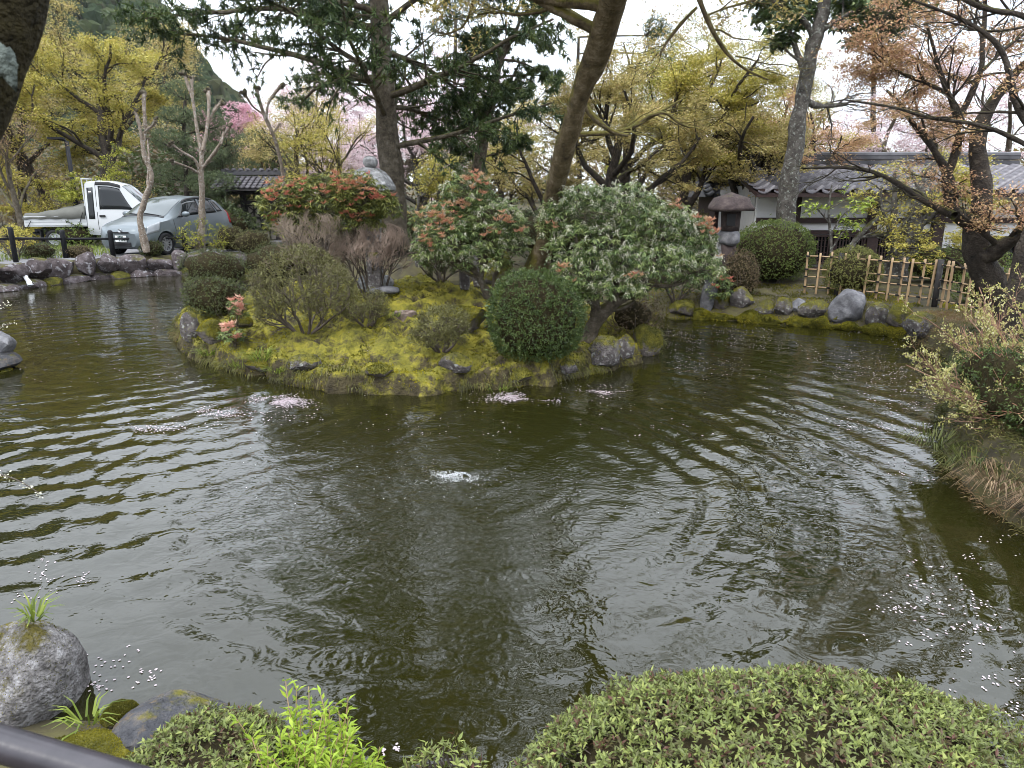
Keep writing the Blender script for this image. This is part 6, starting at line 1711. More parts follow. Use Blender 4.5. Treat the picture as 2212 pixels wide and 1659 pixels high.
dome('evergreen_shrub', 'olive thicket behind the white flowering shrub crown', 1430, 560, 18.2, 260, 130, m_az_brown, 28, 8000, 0.05, 0.022, core=0.8)
dome('evergreen_shrub', 'dark evergreen thicket left of the tiled gate', 490, 505, 27.0, 100, 75, m_broad, 29, 4000, 0.07, 0.03)
dome('evergreen_shrub', 'dark evergreen thicket right of the tiled gate', 690, 520, 25.0, 200, 100, m_broad, 30, 6000, 0.07, 0.03)
dome('evergreen_shrub', 'dark evergreen thicket behind the stone lantern', 830, 525, 22.5, 200, 100, m_broad, 31, 6000, 0.06, 0.028)
dome('evergreen_shrub', 'dim evergreen thicket far behind the stone posts', 1040, 560, 23.5, 260, 110, m_broad, 32, 7000, 0.06, 0.028)

for k, (u, v, Y, w, h, lm_, lab) in enumerate(((-20, 490, 27, 120, 110, m_budhaze, 'brown brushy thicket at the far left behind the roadside rail'), (70, 478, 29, 120, 120, m_maple_y, 'yellowish brush behind the truck bed'), (150, 470, 31, 130, 130, m_budhaze, 'brown brush between truck bed and street lamp'), (255, 470, 32, 150, 130, m_maple_o, 'ochre brush behind the truck cab'), (350, 480, 30, 120, 110, m_broad, 'dark green brush behind the crooked pale trunk'))):
    openshrub('brush', lab, u, v, w, h, lm_, 430 + k, 2600, 0.075, 0.035, Y=Y, nst=9, stemr=0.03)
# edge grass of the island
r_ = np.random.default_rng(46); n_ = 5200; i = r_.integers(0, len(ISL_S), n_); e = ISL_S[i]*(1 - 0.0) + (np.roll(ISL_S, -1, 0)[i] - ISL_S[i])*r_.uniform(0, 1, (n_, 1)); e = e + r_.normal(0, 0.05, e.shape); out = unit(e - np.array((-1.9, 11.8)))
z = np.maximum(isl_h(e[:, 0], e[:, 1]), 0.02) + 0.06; ok = (e[:, 1] < 13) & (fbm(np.c_[e, 0*z], 2.5, 5) > -0.15); e, out, z = e[ok], out[ok], z[ok]; n_ = len(z)
A = np.c_[e, z]; V, Q = leaves(A, unit(np.c_[out*0.9, r_.normal(-0.25, 0.6, n_)] + r_.normal(0, 0.3, (n_, 3))), unit(r_.normal(size=A.shape)), r_.uniform(0.05, 0.13, n_), 0.008, 0.3, 0.5)
o = obj('edge_grass', V, Q, m=leafmat('edge_grass', [(0.03, 0.028, 0.012), (0.07, 0.07, 0.02), (0.12, 0.12, 0.03), (0.15, 0.11, 0.05)], 0.25), smooth=False, rnd=np.clip(0.5 + 0.5*fbm(A, 1.5, 2) + r_.normal(0, 0.15, n_), 0, 1)); setp(o, 'thin grass hanging over the island waterline', 'grass', kind='stuff')
# bare twig shrubs, clipped to mushroom shapes
def twigshrub(name, label, u, v, w_px, cap, lm, seed, nst=7, Y=None, kk=(8, 7, 5), sr=0.022):
    rng = np.random.default_rng(seed); b = hit(u, v) if Y is None else on(u, Y); s = pxm(u, v, b)
    rx = w_px*s/2; zt, zb = aty(u, cap[0], b[1] + rx*0.4)[2], aty(u, cap[1], b[1] + rx*0.4)[2]
    b = b + np.array((0, rx*0.5, 0)); b[2] = ground(b[0], b[1])
    t = thing(name, label, 'shrub', b)
    c = np.array((b[0], b[1], (zt+zb)/2)); R3 = np.array((rx, rx*0.8, (zt-zb)/2*1.15))
    th = np.arange(nst)*2*PI/nst; e = c + np.stack((np.cos(th)*rx*0.6, np.sin(th)*rx*0.5, 0*th - R3[2]*0.2), 1)
    P0 = b + np.stack((np.cos(th)*rx*0.22, np.sin(th)*rx*0.2, 0*th - 0.05), 1)
    L1 = [resample(np.array([p, p*0.5 + q*0.5 + rng.normal(0, 0.05, 3) - (q - p)*np.array((0.18, 0.18, 0)), q]), 9) for p, q in zip(P0, e)]
    l1 = (np.stack(L1), np.linspace(sr, sr*0.45, 9)[None].repeat(nst, 0))
    hgt = zt - zb
    l2 = kids(*l1, kk[0], 0.45, 1.0, 0.6, hgt*0.75, 7, 0.16, 0.05, 0.1, 0.55, 0.4, rng, 0.3, 0.004)
    l3 = kids(*l2, kk[1], 0.3, 1.0, 0.6, hgt*0.4, 5, 0.17, 0.05, 0.1, 0.6, 0.5, rng, 0.3, 0.003)
    l4 = kids(*l3, kk[2], 0.3, 1.0, 0.6, hgt*0.2, 4, 0.17, 0.05, 0.1, 0.7, 0.6, rng, 0.2, 0.0024)
    def cl(P):
        d = (P - c)/R3; r_ = np.linalg.norm(d, axis=-1, keepdims=True); lim = 1 + 0.05*fbm(d + seed, 2, 3)[..., None]
        return np.where((r_ > lim) & (P[..., 2:3] > zb), c + d/r_*R3*(lim - 0.10*(1 - np.exp(-(r_ - lim)*2))), P)
    V, Q = join([limbs_mesh([(a, r_) for a, r_ in zip(*l1)], 7, 0.08), tubes(l2[0], l2[1], 4)]); obj('stem', V, Q, m=m_twig, parent=t)
    V, Q = join([tubes(cl(l3[0]), l3[1], 3), tubes(cl(l4[0]), l4[1], 3)]); obj('twigs', V, Q, m=lm, parent=t)
    return t
m_twig_pk = M('reddish_twigs', [(0.15, 0.108, 0.085), (0.33, 0.245, 0.19)], 5, 0.8)
twigshrub('bare_shrub', 'grey brown leafless shrub clipped to a cushion behind the pink twig one', 668, 590, 165, (456, 545), m_twig_pink, 41, Y=10.7)
twigshrub('bare_shrub', 'pinkish leafless shrub clipped to a mushroom on several bare stems', 800, 655, 194, (480, 600), m_twig_pk, 42, 9)

# pieris: drooping leaf whorls, hanging white flower sprays, red new shoots
m_pi = leafmat('pieris_leaf', [(0.04, 0.065, 0.02), (0.10, 0.145, 0.045), (0.18, 0.235, 0.075), (0.27, 0.31, 0.11)], 0.25, 0.4, 0.4)
m_pi_y = leafmat('yellow_green_pieris_leaf', [(0.05, 0.07, 0.018), (0.14, 0.16, 0.04), (0.29, 0.29, 0.07)], 0.25, 0.4, 0.4)
m_fl = leafmat('cream_flower', [(0.50, 0.48, 0.34), (0.70, 0.68, 0.54), (0.76, 0.74, 0.62)], 0.3, 0.7)
m_red = leafmat('red_young_shoot', [(0.34, 0.09, 0.065), (0.44, 0.17, 0.11), (0.42, 0.26, 0.13)], 0.3, 0.5)
m_salm = leafmat('salmon_young_shoot', [(0.42, 0.17, 0.11), (0.50, 0.26, 0.16), (0.48, 0.34, 0.19)], 0.3, 0.5)
m_pinkleaf = leafmat('pale_pink_young_leaf', [(0.52, 0.22, 0.16), (0.62, 0.33, 0.25), (0.60, 0.42, 0.32)], 0.3, 0.5)
def whorls(A, k, L, W, rng, up, out=1.0):
    n = len(A)*k; a = np.repeat(A, k, 0); th = np.tile(np.arange(k)*2*PI/k, len(A)) + np.repeat(rng.uniform(0, 6.3, len(A)), k) + rng.normal(0, 0.2, n)
    ax = np.stack((np.cos(th)*out, np.sin(th)*out, np.full(n, up) + rng.normal(0, 0.3, n)), 1)
    ax = unit(ax + np.repeat(rng.normal(0, 0.25, A.shape), k, 0))
    nr = unit(np.array((0, 0, 1.)) + rng.normal(0, 0.3, (n, 3)))
    Ls = L*rng.uniform(0.7, 1.2, n); return leaves(a + ax*L*0.12, ax, nr, Ls, Ls*W/L, 0.22, 0.0)
def pieris(label, u, v, lobes, lm, seed, n_wh, n_fl, reds, mred, stems, Y=None, k=9, L=0.088, W=0.022, name='pieris_shrub'):
    """lobes: (u, v, half width px, half height px, dY); reds: (u, v, half w, half h, count) patches of new shoots"""
    rng = np.random.default_rng(seed); b = hit(u, v) if Y is None else on(u, Y)
    t = thing(name, label, 'shrub', b); A = []; Ls = []; C0 = []
    tot = sum(a[2]*a[3] for a in lobes)
    for (lu, lv, hw, hh, dy) in lobes:
        c = aty(lu, lv, b[1] + dy); s = pxm(lu, lv, c); R3 = np.array((hw*s, min(hw*s*0.8, 0.8), hh*s)); C0.append((c, R3))
        m_ = int(n_wh*hw*hh/tot); d = rand_dirs(m_*2, rng); d = d[(d[:, 2] > -0.6)][:m_]
        q = c + d*R3*(rng.uniform(0.55, 1.0, (len(d), 1))**0.6)*(1 + 0.12*fbm(d*2 + seed, 1.5, seed % 13))[:, None]
        A.append(q)
    A = np.concatenate(A); A = A[A[:, 2] > 0.35]
    st_ = [limb(a, Yl + b[1], dY, 12) for a, Yl, dY in stems]
    P, Rd = stack(st_, 10); parts = [limbs_mesh(st_, 8, 0.07)]
    a_ = kids(P, Rd, 5, 0.35, 1.0, 0.6, 0.55, 7, 0.15, 0.03, 0.1, 0.55, 0.4, rng, 0.2); parts.append(tubes(a_[0], a_[1], 4))
    # every whorl hangs on a twig from the nearest branch point
    Bp = np.concatenate((a_[0].reshape(-1, 3), P[:, 3:].reshape(-1, 3)))
    sel = A[rng.permutation(len(A))[:420]]
    near_ = Bp[np.argmin(((sel[:, None] - Bp[None])**2).sum(-1), 1)]
    mid = (sel + near_)/2 + np.array((0, 0, -0.05)) + rng.normal(0, 0.03, sel.shape)
    parts.append(tubes(np.stack((near_, near_*0.4 + mid*0.6, mid*0.5 + sel*0.5, sel), 1), np.tile((0.006, 0.005, 0.004, 0.0025), (len(sel), 1)), 3))
    V, Q = join(parts); obj('stem', V, Q, m=m_bark_brown, parent=t)
    V, Q = whorls(A, k, L, W, rng, -0.55); obj('foliage', V, Q, m=lm, parent=t, smooth=False, rnd=frag_rnd(len(Q), k, rng, 0.3))
    if n_fl:
        F_ = A[rng.permutation(len(A))[:n_fl]] + rng.normal(0, 0.02, (min(n_fl, len(A)), 3)); ns, nb = 5, 6
        F_ = F_ + np.array((0, -0.02, 0.015))
        th = rng.uniform(0, 6.3, (len(F_), ns)); q = rng.uniform(0.2, 1, (1, 1, nb)).cumsum(2); q = np.linspace(0.1, 1, nb)[None, None]
        P_ = F_[:, None, None] + np.stack((np.cos(th)[..., None]*0.05*np.sqrt(q), np.sin(th)[..., None]*0.05*np.sqrt(q), 0.02 - 0.075*q**1.5 + 0*th[..., None]), -1) + rng.normal(0, 0.006, (len(F_), ns, nb, 3))
        P_ = P_.reshape(-1, 3); V, Q = leaves(P_, rand_dirs(len(P_), rng) + np.array((0, 0, -0.8)), rand_dirs(len(P_), rng), 0.017, 0.013, 0.3)
        obj('flowers', V, Q, m=m_fl, parent=t, smooth=False, rnd=rng.uniform(0, 1, len(Q)))
    RA = []
    for (ru_, rv_, hw, hh, cnt) in reds:
        for _ in range(cnt):
            uu, vv = ru_ + rng.normal(0, hw*0.5), rv_ + rng.normal(0, hh*0.5)
            # on the lobe face that the sight line meets first
            best = None; d = ray(uu, vv); o_ = np.array((0, 0, EYE))
            for c, R3 in C0:
                dd_, oo = d/R3, (o_ - c)/R3; B_ = dd_ @ oo; A_ = dd_ @ dd_; C_ = oo @ oo - 1.05; q_ = B_*B_ - A_*C_
                if q_ > 0:
                    tt_ = (-B_ - math.sqrt(q_))/A_
                    if best is None or tt_ < best: best = tt_
            if best is not None: RA.append(o_ + d*best + (0, 0, 0.02))
    if RA:
        RA = np.array(RA); V, Q = whorls(RA, 9, 0.075, 0.02, rng, 0.75); obj('new_shoots', V, Q, m=mred, parent=t, smooth=False, rnd=frag_rnd(len(Q), 9, rng))
    return t
pieris('red tipped evergreen shrub in front of the tall stone lantern', 700, 560, [(620, 440, 62, 50, 0), (700, 425, 80, 50, 0.1), (775, 425, 70, 52, 0), (835, 450, 32, 36, 0.1), (655, 480, 80, 40, 0.2), (770, 470, 60, 40, 0.1)], m_pi_y, 51, 1500, 0,
       [(600, 405, 40, 22, 16), (580, 430, 24, 20, 10), (740, 400, 40, 26, 26), (775, 395, 30, 20, 14), (810, 430, 40, 26, 18), (770, 470, 40, 16, 12), (700, 430, 80, 30, 16), (640, 400, 30, 10, 5), (590, 470, 18, 30, 6)], m_red,
       [([(660, 560, 12), (650, 500, 9), (620, 440, 5)], 0.1, 0), ([(690, 560, 12), (705, 490, 9), (700, 420, 5)], 0.1, 0.1), ([(740, 560, 12), (770, 490, 8), (790, 430, 5)], 0.1, 0)], Y=11.6)
pieris('tall shrub with white flower sprays and salmon shoots left of the leaning trunk', 1062, 652, [(1010, 415, 60, 45, 0.1), (960, 480, 72, 50, 0), (1060, 480, 78, 60, 0.1), (1000, 520, 100, 50, 0), (1100, 520, 50, 40, 0), (930, 545, 40, 40, -0.1), (1040, 560, 70, 36, -0.1)], m_pi, 52, 1250, 230,
       [(945, 470, 40, 26, 22), (1025, 380, 30, 20, 12), (1050, 395, 16, 24, 10), (990, 450, 50, 20, 12), (1092, 480, 24, 14, 12), (915, 510, 16, 30, 10), (1130, 497, 22, 10, 5), (960, 500, 30, 22, 12), (1010, 390, 20, 10, 5), (925, 535, 20, 20, 6), (1060, 505, 20, 8, 5)], m_salm,
       [([(1066, 656, 20), (1050, 632, 18), (1040, 612, 16), (1034, 590, 13), (1010, 575, 9), (985, 560, 6)], 0, 0), ([(1036, 605, 14), (1046, 570, 12), (1052, 545, 10), (1058, 500, 6)], 0, 0.1), ([(1042, 618, 10), (1062, 640, 0.1), (1066, 600, 9), (1080, 575, 8), (1090, 572, 5)], 0, 0), ([(1040, 590, 10), (1036, 540, 8), (1020, 470, 6), (1010, 420, 4)], 0, 0.1), ([(1030, 585, 9), (990, 545, 6), (955, 500, 4)], 0, 0)])
pieris('largest white flowering shrub spreading over the right end of the island', 1268, 735, [(1250, 440, 80, 45, 0.5), (1340, 450, 95, 55, 0.4), (1420, 490, 90, 55, 0.3), (1490, 520, 60, 60, 0.2), (1290, 530, 110, 60, 0.1), (1400, 570, 110, 50, 0), (1260, 590, 70, 50, -0.2), (1500, 580, 60, 40, 0), (1210, 480, 50, 50, 0.3), (1330, 620, 70, 36, -0.2), (1235, 640, 40, 36, -0.2)], m_pi, 53, 2500, 620,
       [(1530, 480, 24, 24, 14), (1545, 505, 20, 14, 9), (1560, 555, 16, 12, 7), (1470, 450, 30, 16, 8), (1215, 585, 20, 14, 6), (1370, 600, 30, 10, 4), (1520, 450, 20, 14, 6), (1230, 620, 20, 14, 3), (1540, 460, 14, 10, 5), (1200, 490, 12, 10, 3)], m_salm,
       [([(1262, 745, 46), (1280, 700, 38), (1300, 672, 32), (1330, 650, 26), (1370, 628, 22), (1410, 610, 16), (1460, 590, 10)], 0, 0.1), ([(1285, 695, 24), (1290, 650, 18), (1270, 600, 13), (1255, 560, 9), (1240, 500, 6)], 0, 0.1), ([(1330, 652, 18), (1330, 600, 14), (1345, 540, 10), (1350, 480, 6)], 0, 0.3), ([(1378, 626, 14), (1410, 570, 10), (1430, 520, 7), (1450, 480, 4)], 0, 0.3), ([(1400, 612, 12), (1450, 620, 9), (1500, 600, 6), (1530, 570, 4)], 0, 0.1), ([(1300, 672, 14), (1260, 640, 10), (1230, 610, 7)], 0, -0.2)])
pieris('young pieris with pale pink leaves on the left mossy edge of the island', 512, 745, [(512, 672, 22, 26, 0), (500, 722, 26, 20, -0.1)], m_pi, 54, 70, 0, [(512, 655, 14, 16, 12), (520, 672, 10, 10, 7), (495, 705, 14, 10, 10), (515, 732, 22, 8, 7), (490, 722, 10, 10, 5)], m_pinkleaf,
       [([(508, 748, 4), (512, 700, 3), (512, 655, 2)], 0, 0), ([(506, 745, 4), (498, 725, 3), (495, 705, 2)], 0, 0), ([(510, 740, 3), (530, 735, 2), (545, 730, 2)], 0, 0)], L=0.06)
pieris('small red tipped pieris beside the pale upright stone on the right bank', 1560, 668, [(1555, 625, 28, 34, 0), (1545, 590, 26, 22, 0.1)], m_pi, 55, 170, 0, [(1560, 605, 18, 20, 9)], m_red, [([(1555, 668, 6), (1558, 630, 4), (1552, 590, 3)], 0, 0), ([(1556, 650, 4), (1570, 620, 3)], 0, 0)])
# broad leaved plant by the green dome: every leaf its own part
q = hit(1062, 712); s = pxm(1062, 690, q)
bl = thing('broad_leaf_plant', 'plant with broad bluish green leaves between mossy rock and green dome', 'plant', q)
m_bl = M('broad_bluish_leaf', [(0.05, 0.10, 0.05), (0.10, 0.17, 0.09)], 9, 0.4, spec=0.5)
V = []; BRr = np.random.default_rng(12)
n_ = 7; xs = np.linspace(0, 1, n_); wd = np.sin(xs**0.8*PI)*0.5
lv = np.array([(x, sg*w_*0.42, 0.12*abs(sg*w_) - 0.18*x*x) for x, w_ in zip(xs, wd) for sg in (-1, 0, 1)])
lq = [(3*i+j, 3*i+3+j, 3*i+4+j, 3*i+1+j) for i in range(n_-1) for j in (0, 1)]
lme = mesh(lv, N=lq, name='leaf'); lme.materials.append(m_bl)
stm = MB(); 
for j, (du, dv) in enumerate(((0, -28), (-12, -5), (10, 18), (4, -60))):
    tip = aty(1060 + du, 690 + dv, q[1] - 0.12); stm.tube(resample(np.array([q, (q + tip)/2 + (0, 0, 0.03), tip]), 5), 0.006, 5)
    for k in range(7):
        o = bpy.data.objects.new('leaf', lme); COL.objects.link(o); o.parent = bl
        L_ = BRr.uniform(0.10, 0.15); a = k*0.9 + BRr.uniform(0, 0.4)
        o.matrix_local = Matrix.Translation(Vector(tip - q)) @ Matrix.Rotation(a, 4, 'Z') @ Matrix.Rotation(BRr.uniform(-0.5, 0.25), 4, 'Y') @ Matrix.Scale(L_, 4)
stm.build('stem', m_bamboo_leaf if False else m_twig, bl)

# ================================================================== island stones, stump, posts
IR = [(1000, 716, 110, 62, 'rock with a bright yellow moss cushion in the middle of the island', 2, 900),
      (1300, 792, 84, 72, 'pinkish bare rock with mossy top at the island right front', 1, 160),
      (1352, 785, 40, 66, 'narrow upright rock beside the pinkish front rock', 1, 80),
      (1395, 770, 70, 70, 'moss wrapped rock at the right tip of the island', 2, 500),
      (985, 810, 70, 46, 'dark rock half buried in moss at the front waterline', 1, 120),
      (655, 806, 70, 42, 'flat dark rock below the large open azalea', 1, 60),
      (455, 745, 64, 56, 'yellow mossed rock on the island left shore under the pink leaves', 2, 700),
      (410, 740, 40, 70, 'black wet rock at the leftmost shore of the island', 1, 80),
      (520, 712, 50, 36, 'small mossy rock behind the pale pink young leaves', 2, 400),
      (820, 838, 60, 30, 'low mossy stone at the nearest point of the island', 2, 240),
      (1120, 832, 60, 30, 'low mossy stone under the green azalea dome', 2, 240),
      (1225, 818, 50, 34, 'dark waterline stone between green dome and pinkish rock', 1, 60),
      (560, 812, 60, 30, 'mossy waterline stone beside the long grass', 2, 240),
      (1060, 612, 90, 90, 'blurred mossy rock standing behind the stone posts', 2, 400)]
for k, (u, v, w, h, lab, kind, cap) in enumerate(IR):
    q = hit(u, v - 5); s = pxm(u, v, q)
    rock('island_rock', lab, (q[0], q[1] + w*s*0.2, max(q[2], 0) + h*s*0.26), (w*s*1.05, w*s*0.9, h*s*1.15), (m_rock_bare, m_rock, m_rock_moss)[kind], 140 + k, cap=cap*2, cuts=10, group='rocks of the island')
# cut stump
q = hit(872, 696); s = pxm(872, 690, q)
sm_ = thing('tree_stump', 'low round cut stump with a dark hollow centre on the moss', 'stump', q)
R0 = 24*s; k = 36; th = np.arange(k)*2*PI/k; wob = 1 + 0.06*np.sin(th*3) + 0.04*np.sin(th*7 + 1)
prof = [(1.06, -0.05), (1.0, 0.06), (0.97, 0.095), (0.9, 0.105), (0.36, 0.10), (0.30, 0.06), (0.25, -0.02)]
V = np.array([(q[0] + R0*a*wob[j]*math.cos(th[j]), q[1] + 0.16 + R0*a*wob[j]*math.sin(th[j]), q[2] + z_ + 0.008*math.sin(j*1.7)) for a, z_ in prof for j in range(k)])
Fc = [(a*k+j, a*k+(j+1) % k, (a+1)*k+(j+1) % k, (a+1)*k+j) for a in range(len(prof)-1) for j in range(k)] + [tuple(range((len(prof)-1)*k, len(prof)*k))]
m_wood = M('weathered_stump_wood', [(0.06, 0.042, 0.034), (0.15, 0.11, 0.09), (0.24, 0.19, 0.16)], 9, 0.85, 0.6, 40)
obj('cut_wood', V, N=Fc, m=m_wood, parent=sm_, smooth=False)
# stone posts
for (u, vb, vt, w, lab) in ((1004, 626, 545, 22, 'square grey stone post nearest the mossy rock on the island'), (1030, 622, 535, 15, 'slimmer grey stone post just right of the first one'), (812, 640, 545, 30, 'grey standing slab behind the bare pink twig shrub')):
    q = hit(u, vb); s = pxm(u, vb, q); H = (vb - vt)*s
    V, T = rock_mesh((0, 0, H/2 - 0.03), (w*s, w*s*0.9, H), int(u), 0, 4, 0.03)
    V[:, :2] = np.sign(V[:, :2])*np.abs(V[:, :2]/(w*s/2))**0.45*(w*s/2)*(1.1 - 0.25*(V[:, 2:3]/H)); 
    V[:, 2] = H/2 + np.sign(V[:, 2] - H/2)*np.abs((V[:, 2] - H/2)/(H/2))**0.4*(H/2)
    o = obj('stone_post', V, T=T, m=m_rock); o.location = q; ORG[o] = q; setp(o, lab, 'stone post')
q = hit(828, 634); V, T = rock_mesh((0, 0, 0.03), (0.55, 0.4, 0.16), 9, 6, 3); o = obj('stepping_stone', V, T=T, m=m_rock_bare); o.location = q; setp(o, 'flat pale blue grey stone under the bare pink twig shrub', 'stone')
# moss tufts over the island lawn and banks
rng = np.random.default_rng(90)
n_ = 40000; x = rng.uniform(-6.6, 2.9, n_); y = rng.uniform(7.8, 13.5, n_); d = sdf(ISL_S, x, y); kf = fbm(np.stack((x, y, 0*x), -1), 2.0, 4)
ok = (d > -0.06) & ((kf > 0.0) | (d < 0.35)) & (rng.uniform(0, 1, n_) < 1.25 - 0.10*(y - 8)); x, y = x[ok], y[ok]; z = isl_h(x, y); ok = z > -0.1; x, y, z = x[ok], y[ok], z[ok]
A = np.stack((x, y, z), -1); A = np.repeat(A, 2, 0) + rng.normal(0, 0.012, (len(A)*2, 3)) * (1, 1, 0)
V, Q = leaves(A, unit(rng.normal(0, 0.6, A.shape) + (0, 0, 0.9)), unit(rng.normal(size=A.shape)), 0.026*rng.uniform(0.6, 1.4, len(A)), 0.018, 0.3)
o = obj('moss_carpet', V, Q, m=m_mosstuft, smooth=False, rnd=np.clip(0.5 + 0.55*fbm(A, 3, 3) + rng.normal(0, 0.12, len(A)), 0, 1)); setp(o, 'yellow green moss carpet over the island ground', 'moss', kind='stuff')
n_ = 30000; x = rng.uniform(2.6, 8.0, n_); y = rng.uniform(11.2, 17.0, n_); d = -sdf(POND_S, x, y); ok = (d > 0.0) & (d < 2.2) & (fbm(np.stack((x, y, 0*x), -1), 1.6, 2) > -0.1); x, y = x[ok], y[ok]; z = land_h(x, y)
A = np.stack((x, y, z), -1); V, Q = leaves(A, unit(rng.normal(0, 0.6, A.shape) + (0, 0, 0.9)), unit(rng.normal(size=A.shape)), 0.03*rng.uniform(0.6, 1.4, len(A)), 0.022, 0.3)
o = obj('bank_moss', V, Q, m=m_mosstuft, smooth=False, rnd=np.clip(0.4 + 0.55*fbm(A, 2, 6) + rng.normal(0, 0.12, len(A)), 0, 1)); setp(o, 'brownish yellow moss on the right bank lawn', 'moss', kind='stuff')
m_grass = leafmat('fresh_grass', [(0.07, 0.10, 0.015), (0.15, 0.20, 0.03), (0.24, 0.28, 0.05)], 0.35)
m_sedge = leafmat('dull_green_sedge', [(0.03, 0.04, 0.01), (0.07, 0.085, 0.02), (0.13, 0.14, 0.04)], 0.25)
m_grassdry = leafmat('dry_grass', [(0.10, 0.065, 0.04), (0.22, 0.15, 0.09), (0.30, 0.22, 0.13)], 0.3)
for k, (u, v, n_, L_, lab) in enumerate(((565, 800, 110, 0.24, 'long green grass clump on the island front left'), (452, 776, 90, 0.2, 'green grass clump at the island left waterline'), (600, 816, 70, 0.16, 'short grass clump right of the long one at the waterline'), (520, 800, 60, 0.14, 'small grass clump between the two left island clumps'), (845, 690, 50, 0.1, 'tiny grass clump beside the cut stump'), (1080, 850, 40, 0.12, 'grass fringe at the water under the green dome'))):
    tuft('grass_clump', lab, hit(u, v - 6), n_, L_, m_grass, 60 + k, spread=0.13)
n_ = 2600; r_ = np.random.default_rng(3); c = on(75, 22.5); c[1] -= 0.5
tuft('roadside_grass', 'strip of bright grass on the left bank beside the truck wheel', c, n_, 0.22, m_grass, 66, spread=2.6, lean=0.35, W=0.012)

# ================================================================== right foreground bank
tb_ = thing('budding_shrub', 'pale budding shrub hanging over the water at the right edge', 'shrub', (4.62, 6.2, 0.4))
m_bud = leafmat('pale_yellow_bud', [(0.22, 0.22, 0.06), (0.40, 0.38, 0.13), (0.58, 0.56, 0.28)], 0.3)
m_twr = M('reddish_brown_twig', [(0.14, 0.075, 0.05), (0.26, 0.16, 0.11)], 6, 0.7)
rng = np.random.default_rng(91); nst = 34
P0 = np.stack((rng.uniform(4.3, 4.85, nst), rng.uniform(5.2, 6.9, nst), np.full(nst, 0.3)), 1)
tg = np.stack((rng.uniform(3.62, 4.5, nst), rng.uniform(4.6, 6.9, nst), rng.uniform(0.5, 1.45, nst)), 1); tg[:, 2] = np.minimum(tg[:, 2], 0.5 + (tg[:, 0] - 3.5)*1.05 + 0.25)
D = unit(tg - P0); l1 = grow(P0, D + np.array((0, 0, 0.35)), np.linalg.norm(tg - P0, axis=1)*0.95, np.full(nst, 0.011), 8, 0.08, -0.05, 0.4, rng=rng)
l2 = kids(*l1, 9, 0.3, 1.0, 0.5, 0.36, 6, 0.12, 0.02, 0.1, 0.6, 0.5, rng, 0.3, 0.003); l3 = kids(*l2, 6, 0.25, 1.0, 0.6, 0.14, 4, 0.12, 0.03, 0.1, 0.7, 0.6, rng, 0.3, 0.0018)
V, Q = join([tubes(l1[0], l1[1], 6), tubes(l2[0], l2[1], 4), tubes(l3[0], l3[1], 3)]); obj('stem', V, Q, m=m_twr, parent=tb_)
A, D_ = anchors(l3[0], 0.3, 2, rng); kk = 4; n_ = len(A)*kk; a = np.repeat(A, kk, 0) + rng.normal(0, 0.010, (n_, 3))
V, Q = leaves(a, unit(np.repeat(D_, kk, 0) + rand_dirs(n_, rng)*0.7 + (0, 0, 0.3)), rand_dirs(n_, rng), 0.024*rng.uniform(0.6, 1.2, n_), 0.012, 0.3); obj('foliage', V, Q, m=m_bud, parent=tb_, smooth=False, rnd=frag_rnd(n_, kk, rng))
Bb = A[rng.permutation(len(A))[:420]]; V2, T2 = ico(1); V = (Bb[:, None] + V2[None]*0.0075).reshape(-1, 3); T = (np.arange(len(Bb))[:, None, None]*len(V2) + T2[None]).reshape(-1, 3); o = obj('flower_buds', V, T=T, m=M('cream_bud', [(0.55, 0.52, 0.36)], rough=0.6), parent=tb_); setp(o, kind='stuff')
twr = thing('bare_twig_shrub', 'leafless reddish twigs at the right edge above the budding shrub', 'shrub', (4.75, 5.75, 0.4)); nst = 22
P0 = np.stack((rng.uniform(4.6, 5.1, nst), rng.uniform(5.2, 6.0, nst), np.full(nst, 0.35)), 1); D = np.stack((rng.normal(-0.75, 0.3, nst), rng.normal(-0.15, 0.3, nst), rng.uniform(0.5, 1.1, nst)), 1)
l1 = grow(P0, D, rng.uniform(0.7, 1.1, nst), np.full(nst, 0.008), 8, 0.06, 0.0, 0.4, rng=rng); l2 = kids(*l1, 5, 0.3, 1.0, 0.45, 0.4, 6, 0.07, 0.02, 0.1, 0.6, 0.5, rng, 0.3, 0.003); l3 = kids(*l2, 3, 0.3, 1.0, 0.45, 0.18, 4, 0.08, 0.02, 0.1, 0.7, 0.6, rng, 0.3, 0.002)
V, Q = join([tubes(l1[0], l1[1], 5), tubes(l2[0], l2[1], 4), tubes(l3[0], l3[1], 3)]); obj('twigs', V, Q, m=M('salmon_twig', [(0.30, 0.14, 0.09), (0.42, 0.24, 0.16)], 6, 0.6), parent=twr)
dome('evergreen_shrub', 'dark low evergreen filling under the budding shrub at the right edge', 2150, 1000, None, 240, 190, m_az_green, 71, 9000, 0.03, 0.01, base=(4.35, 5.2, 0.2), core=0.85, depth=0.9)
for k, (x, y, lab, mm_, L_, n_) in enumerate(((3.72, 5.35, 'green sedge tussock at the right shore beneath the budding shrub', m_sedge, 0.24, 160), (3.66, 4.95, 'dry brown sedge tussock drooping into the water at right', m_grassdry, 0.26, 200), (3.74, 4.45, 'tan drooping sedge clump nearer the camera on the right shore', m_grassdry, 0.3, 240), (3.86, 4.05, 'nearest reddish dry sedge clump at the right frame edge', m_grassdry, 0.32, 240), (3.84, 4.75, 'dark green sedge behind the tan drooping clump', m_sedge, 0.24, 160), (3.70, 5.9, 'green sedge fringe farthest along the right shore', m_sedge, 0.2, 120))):
    tuft('sedge_clump', lab, (x, y, 0.2 if k else 0.2), n_, L_, mm_, 80 + k, spread=0.2, lean=1.1, W=0.007, down=0.6)

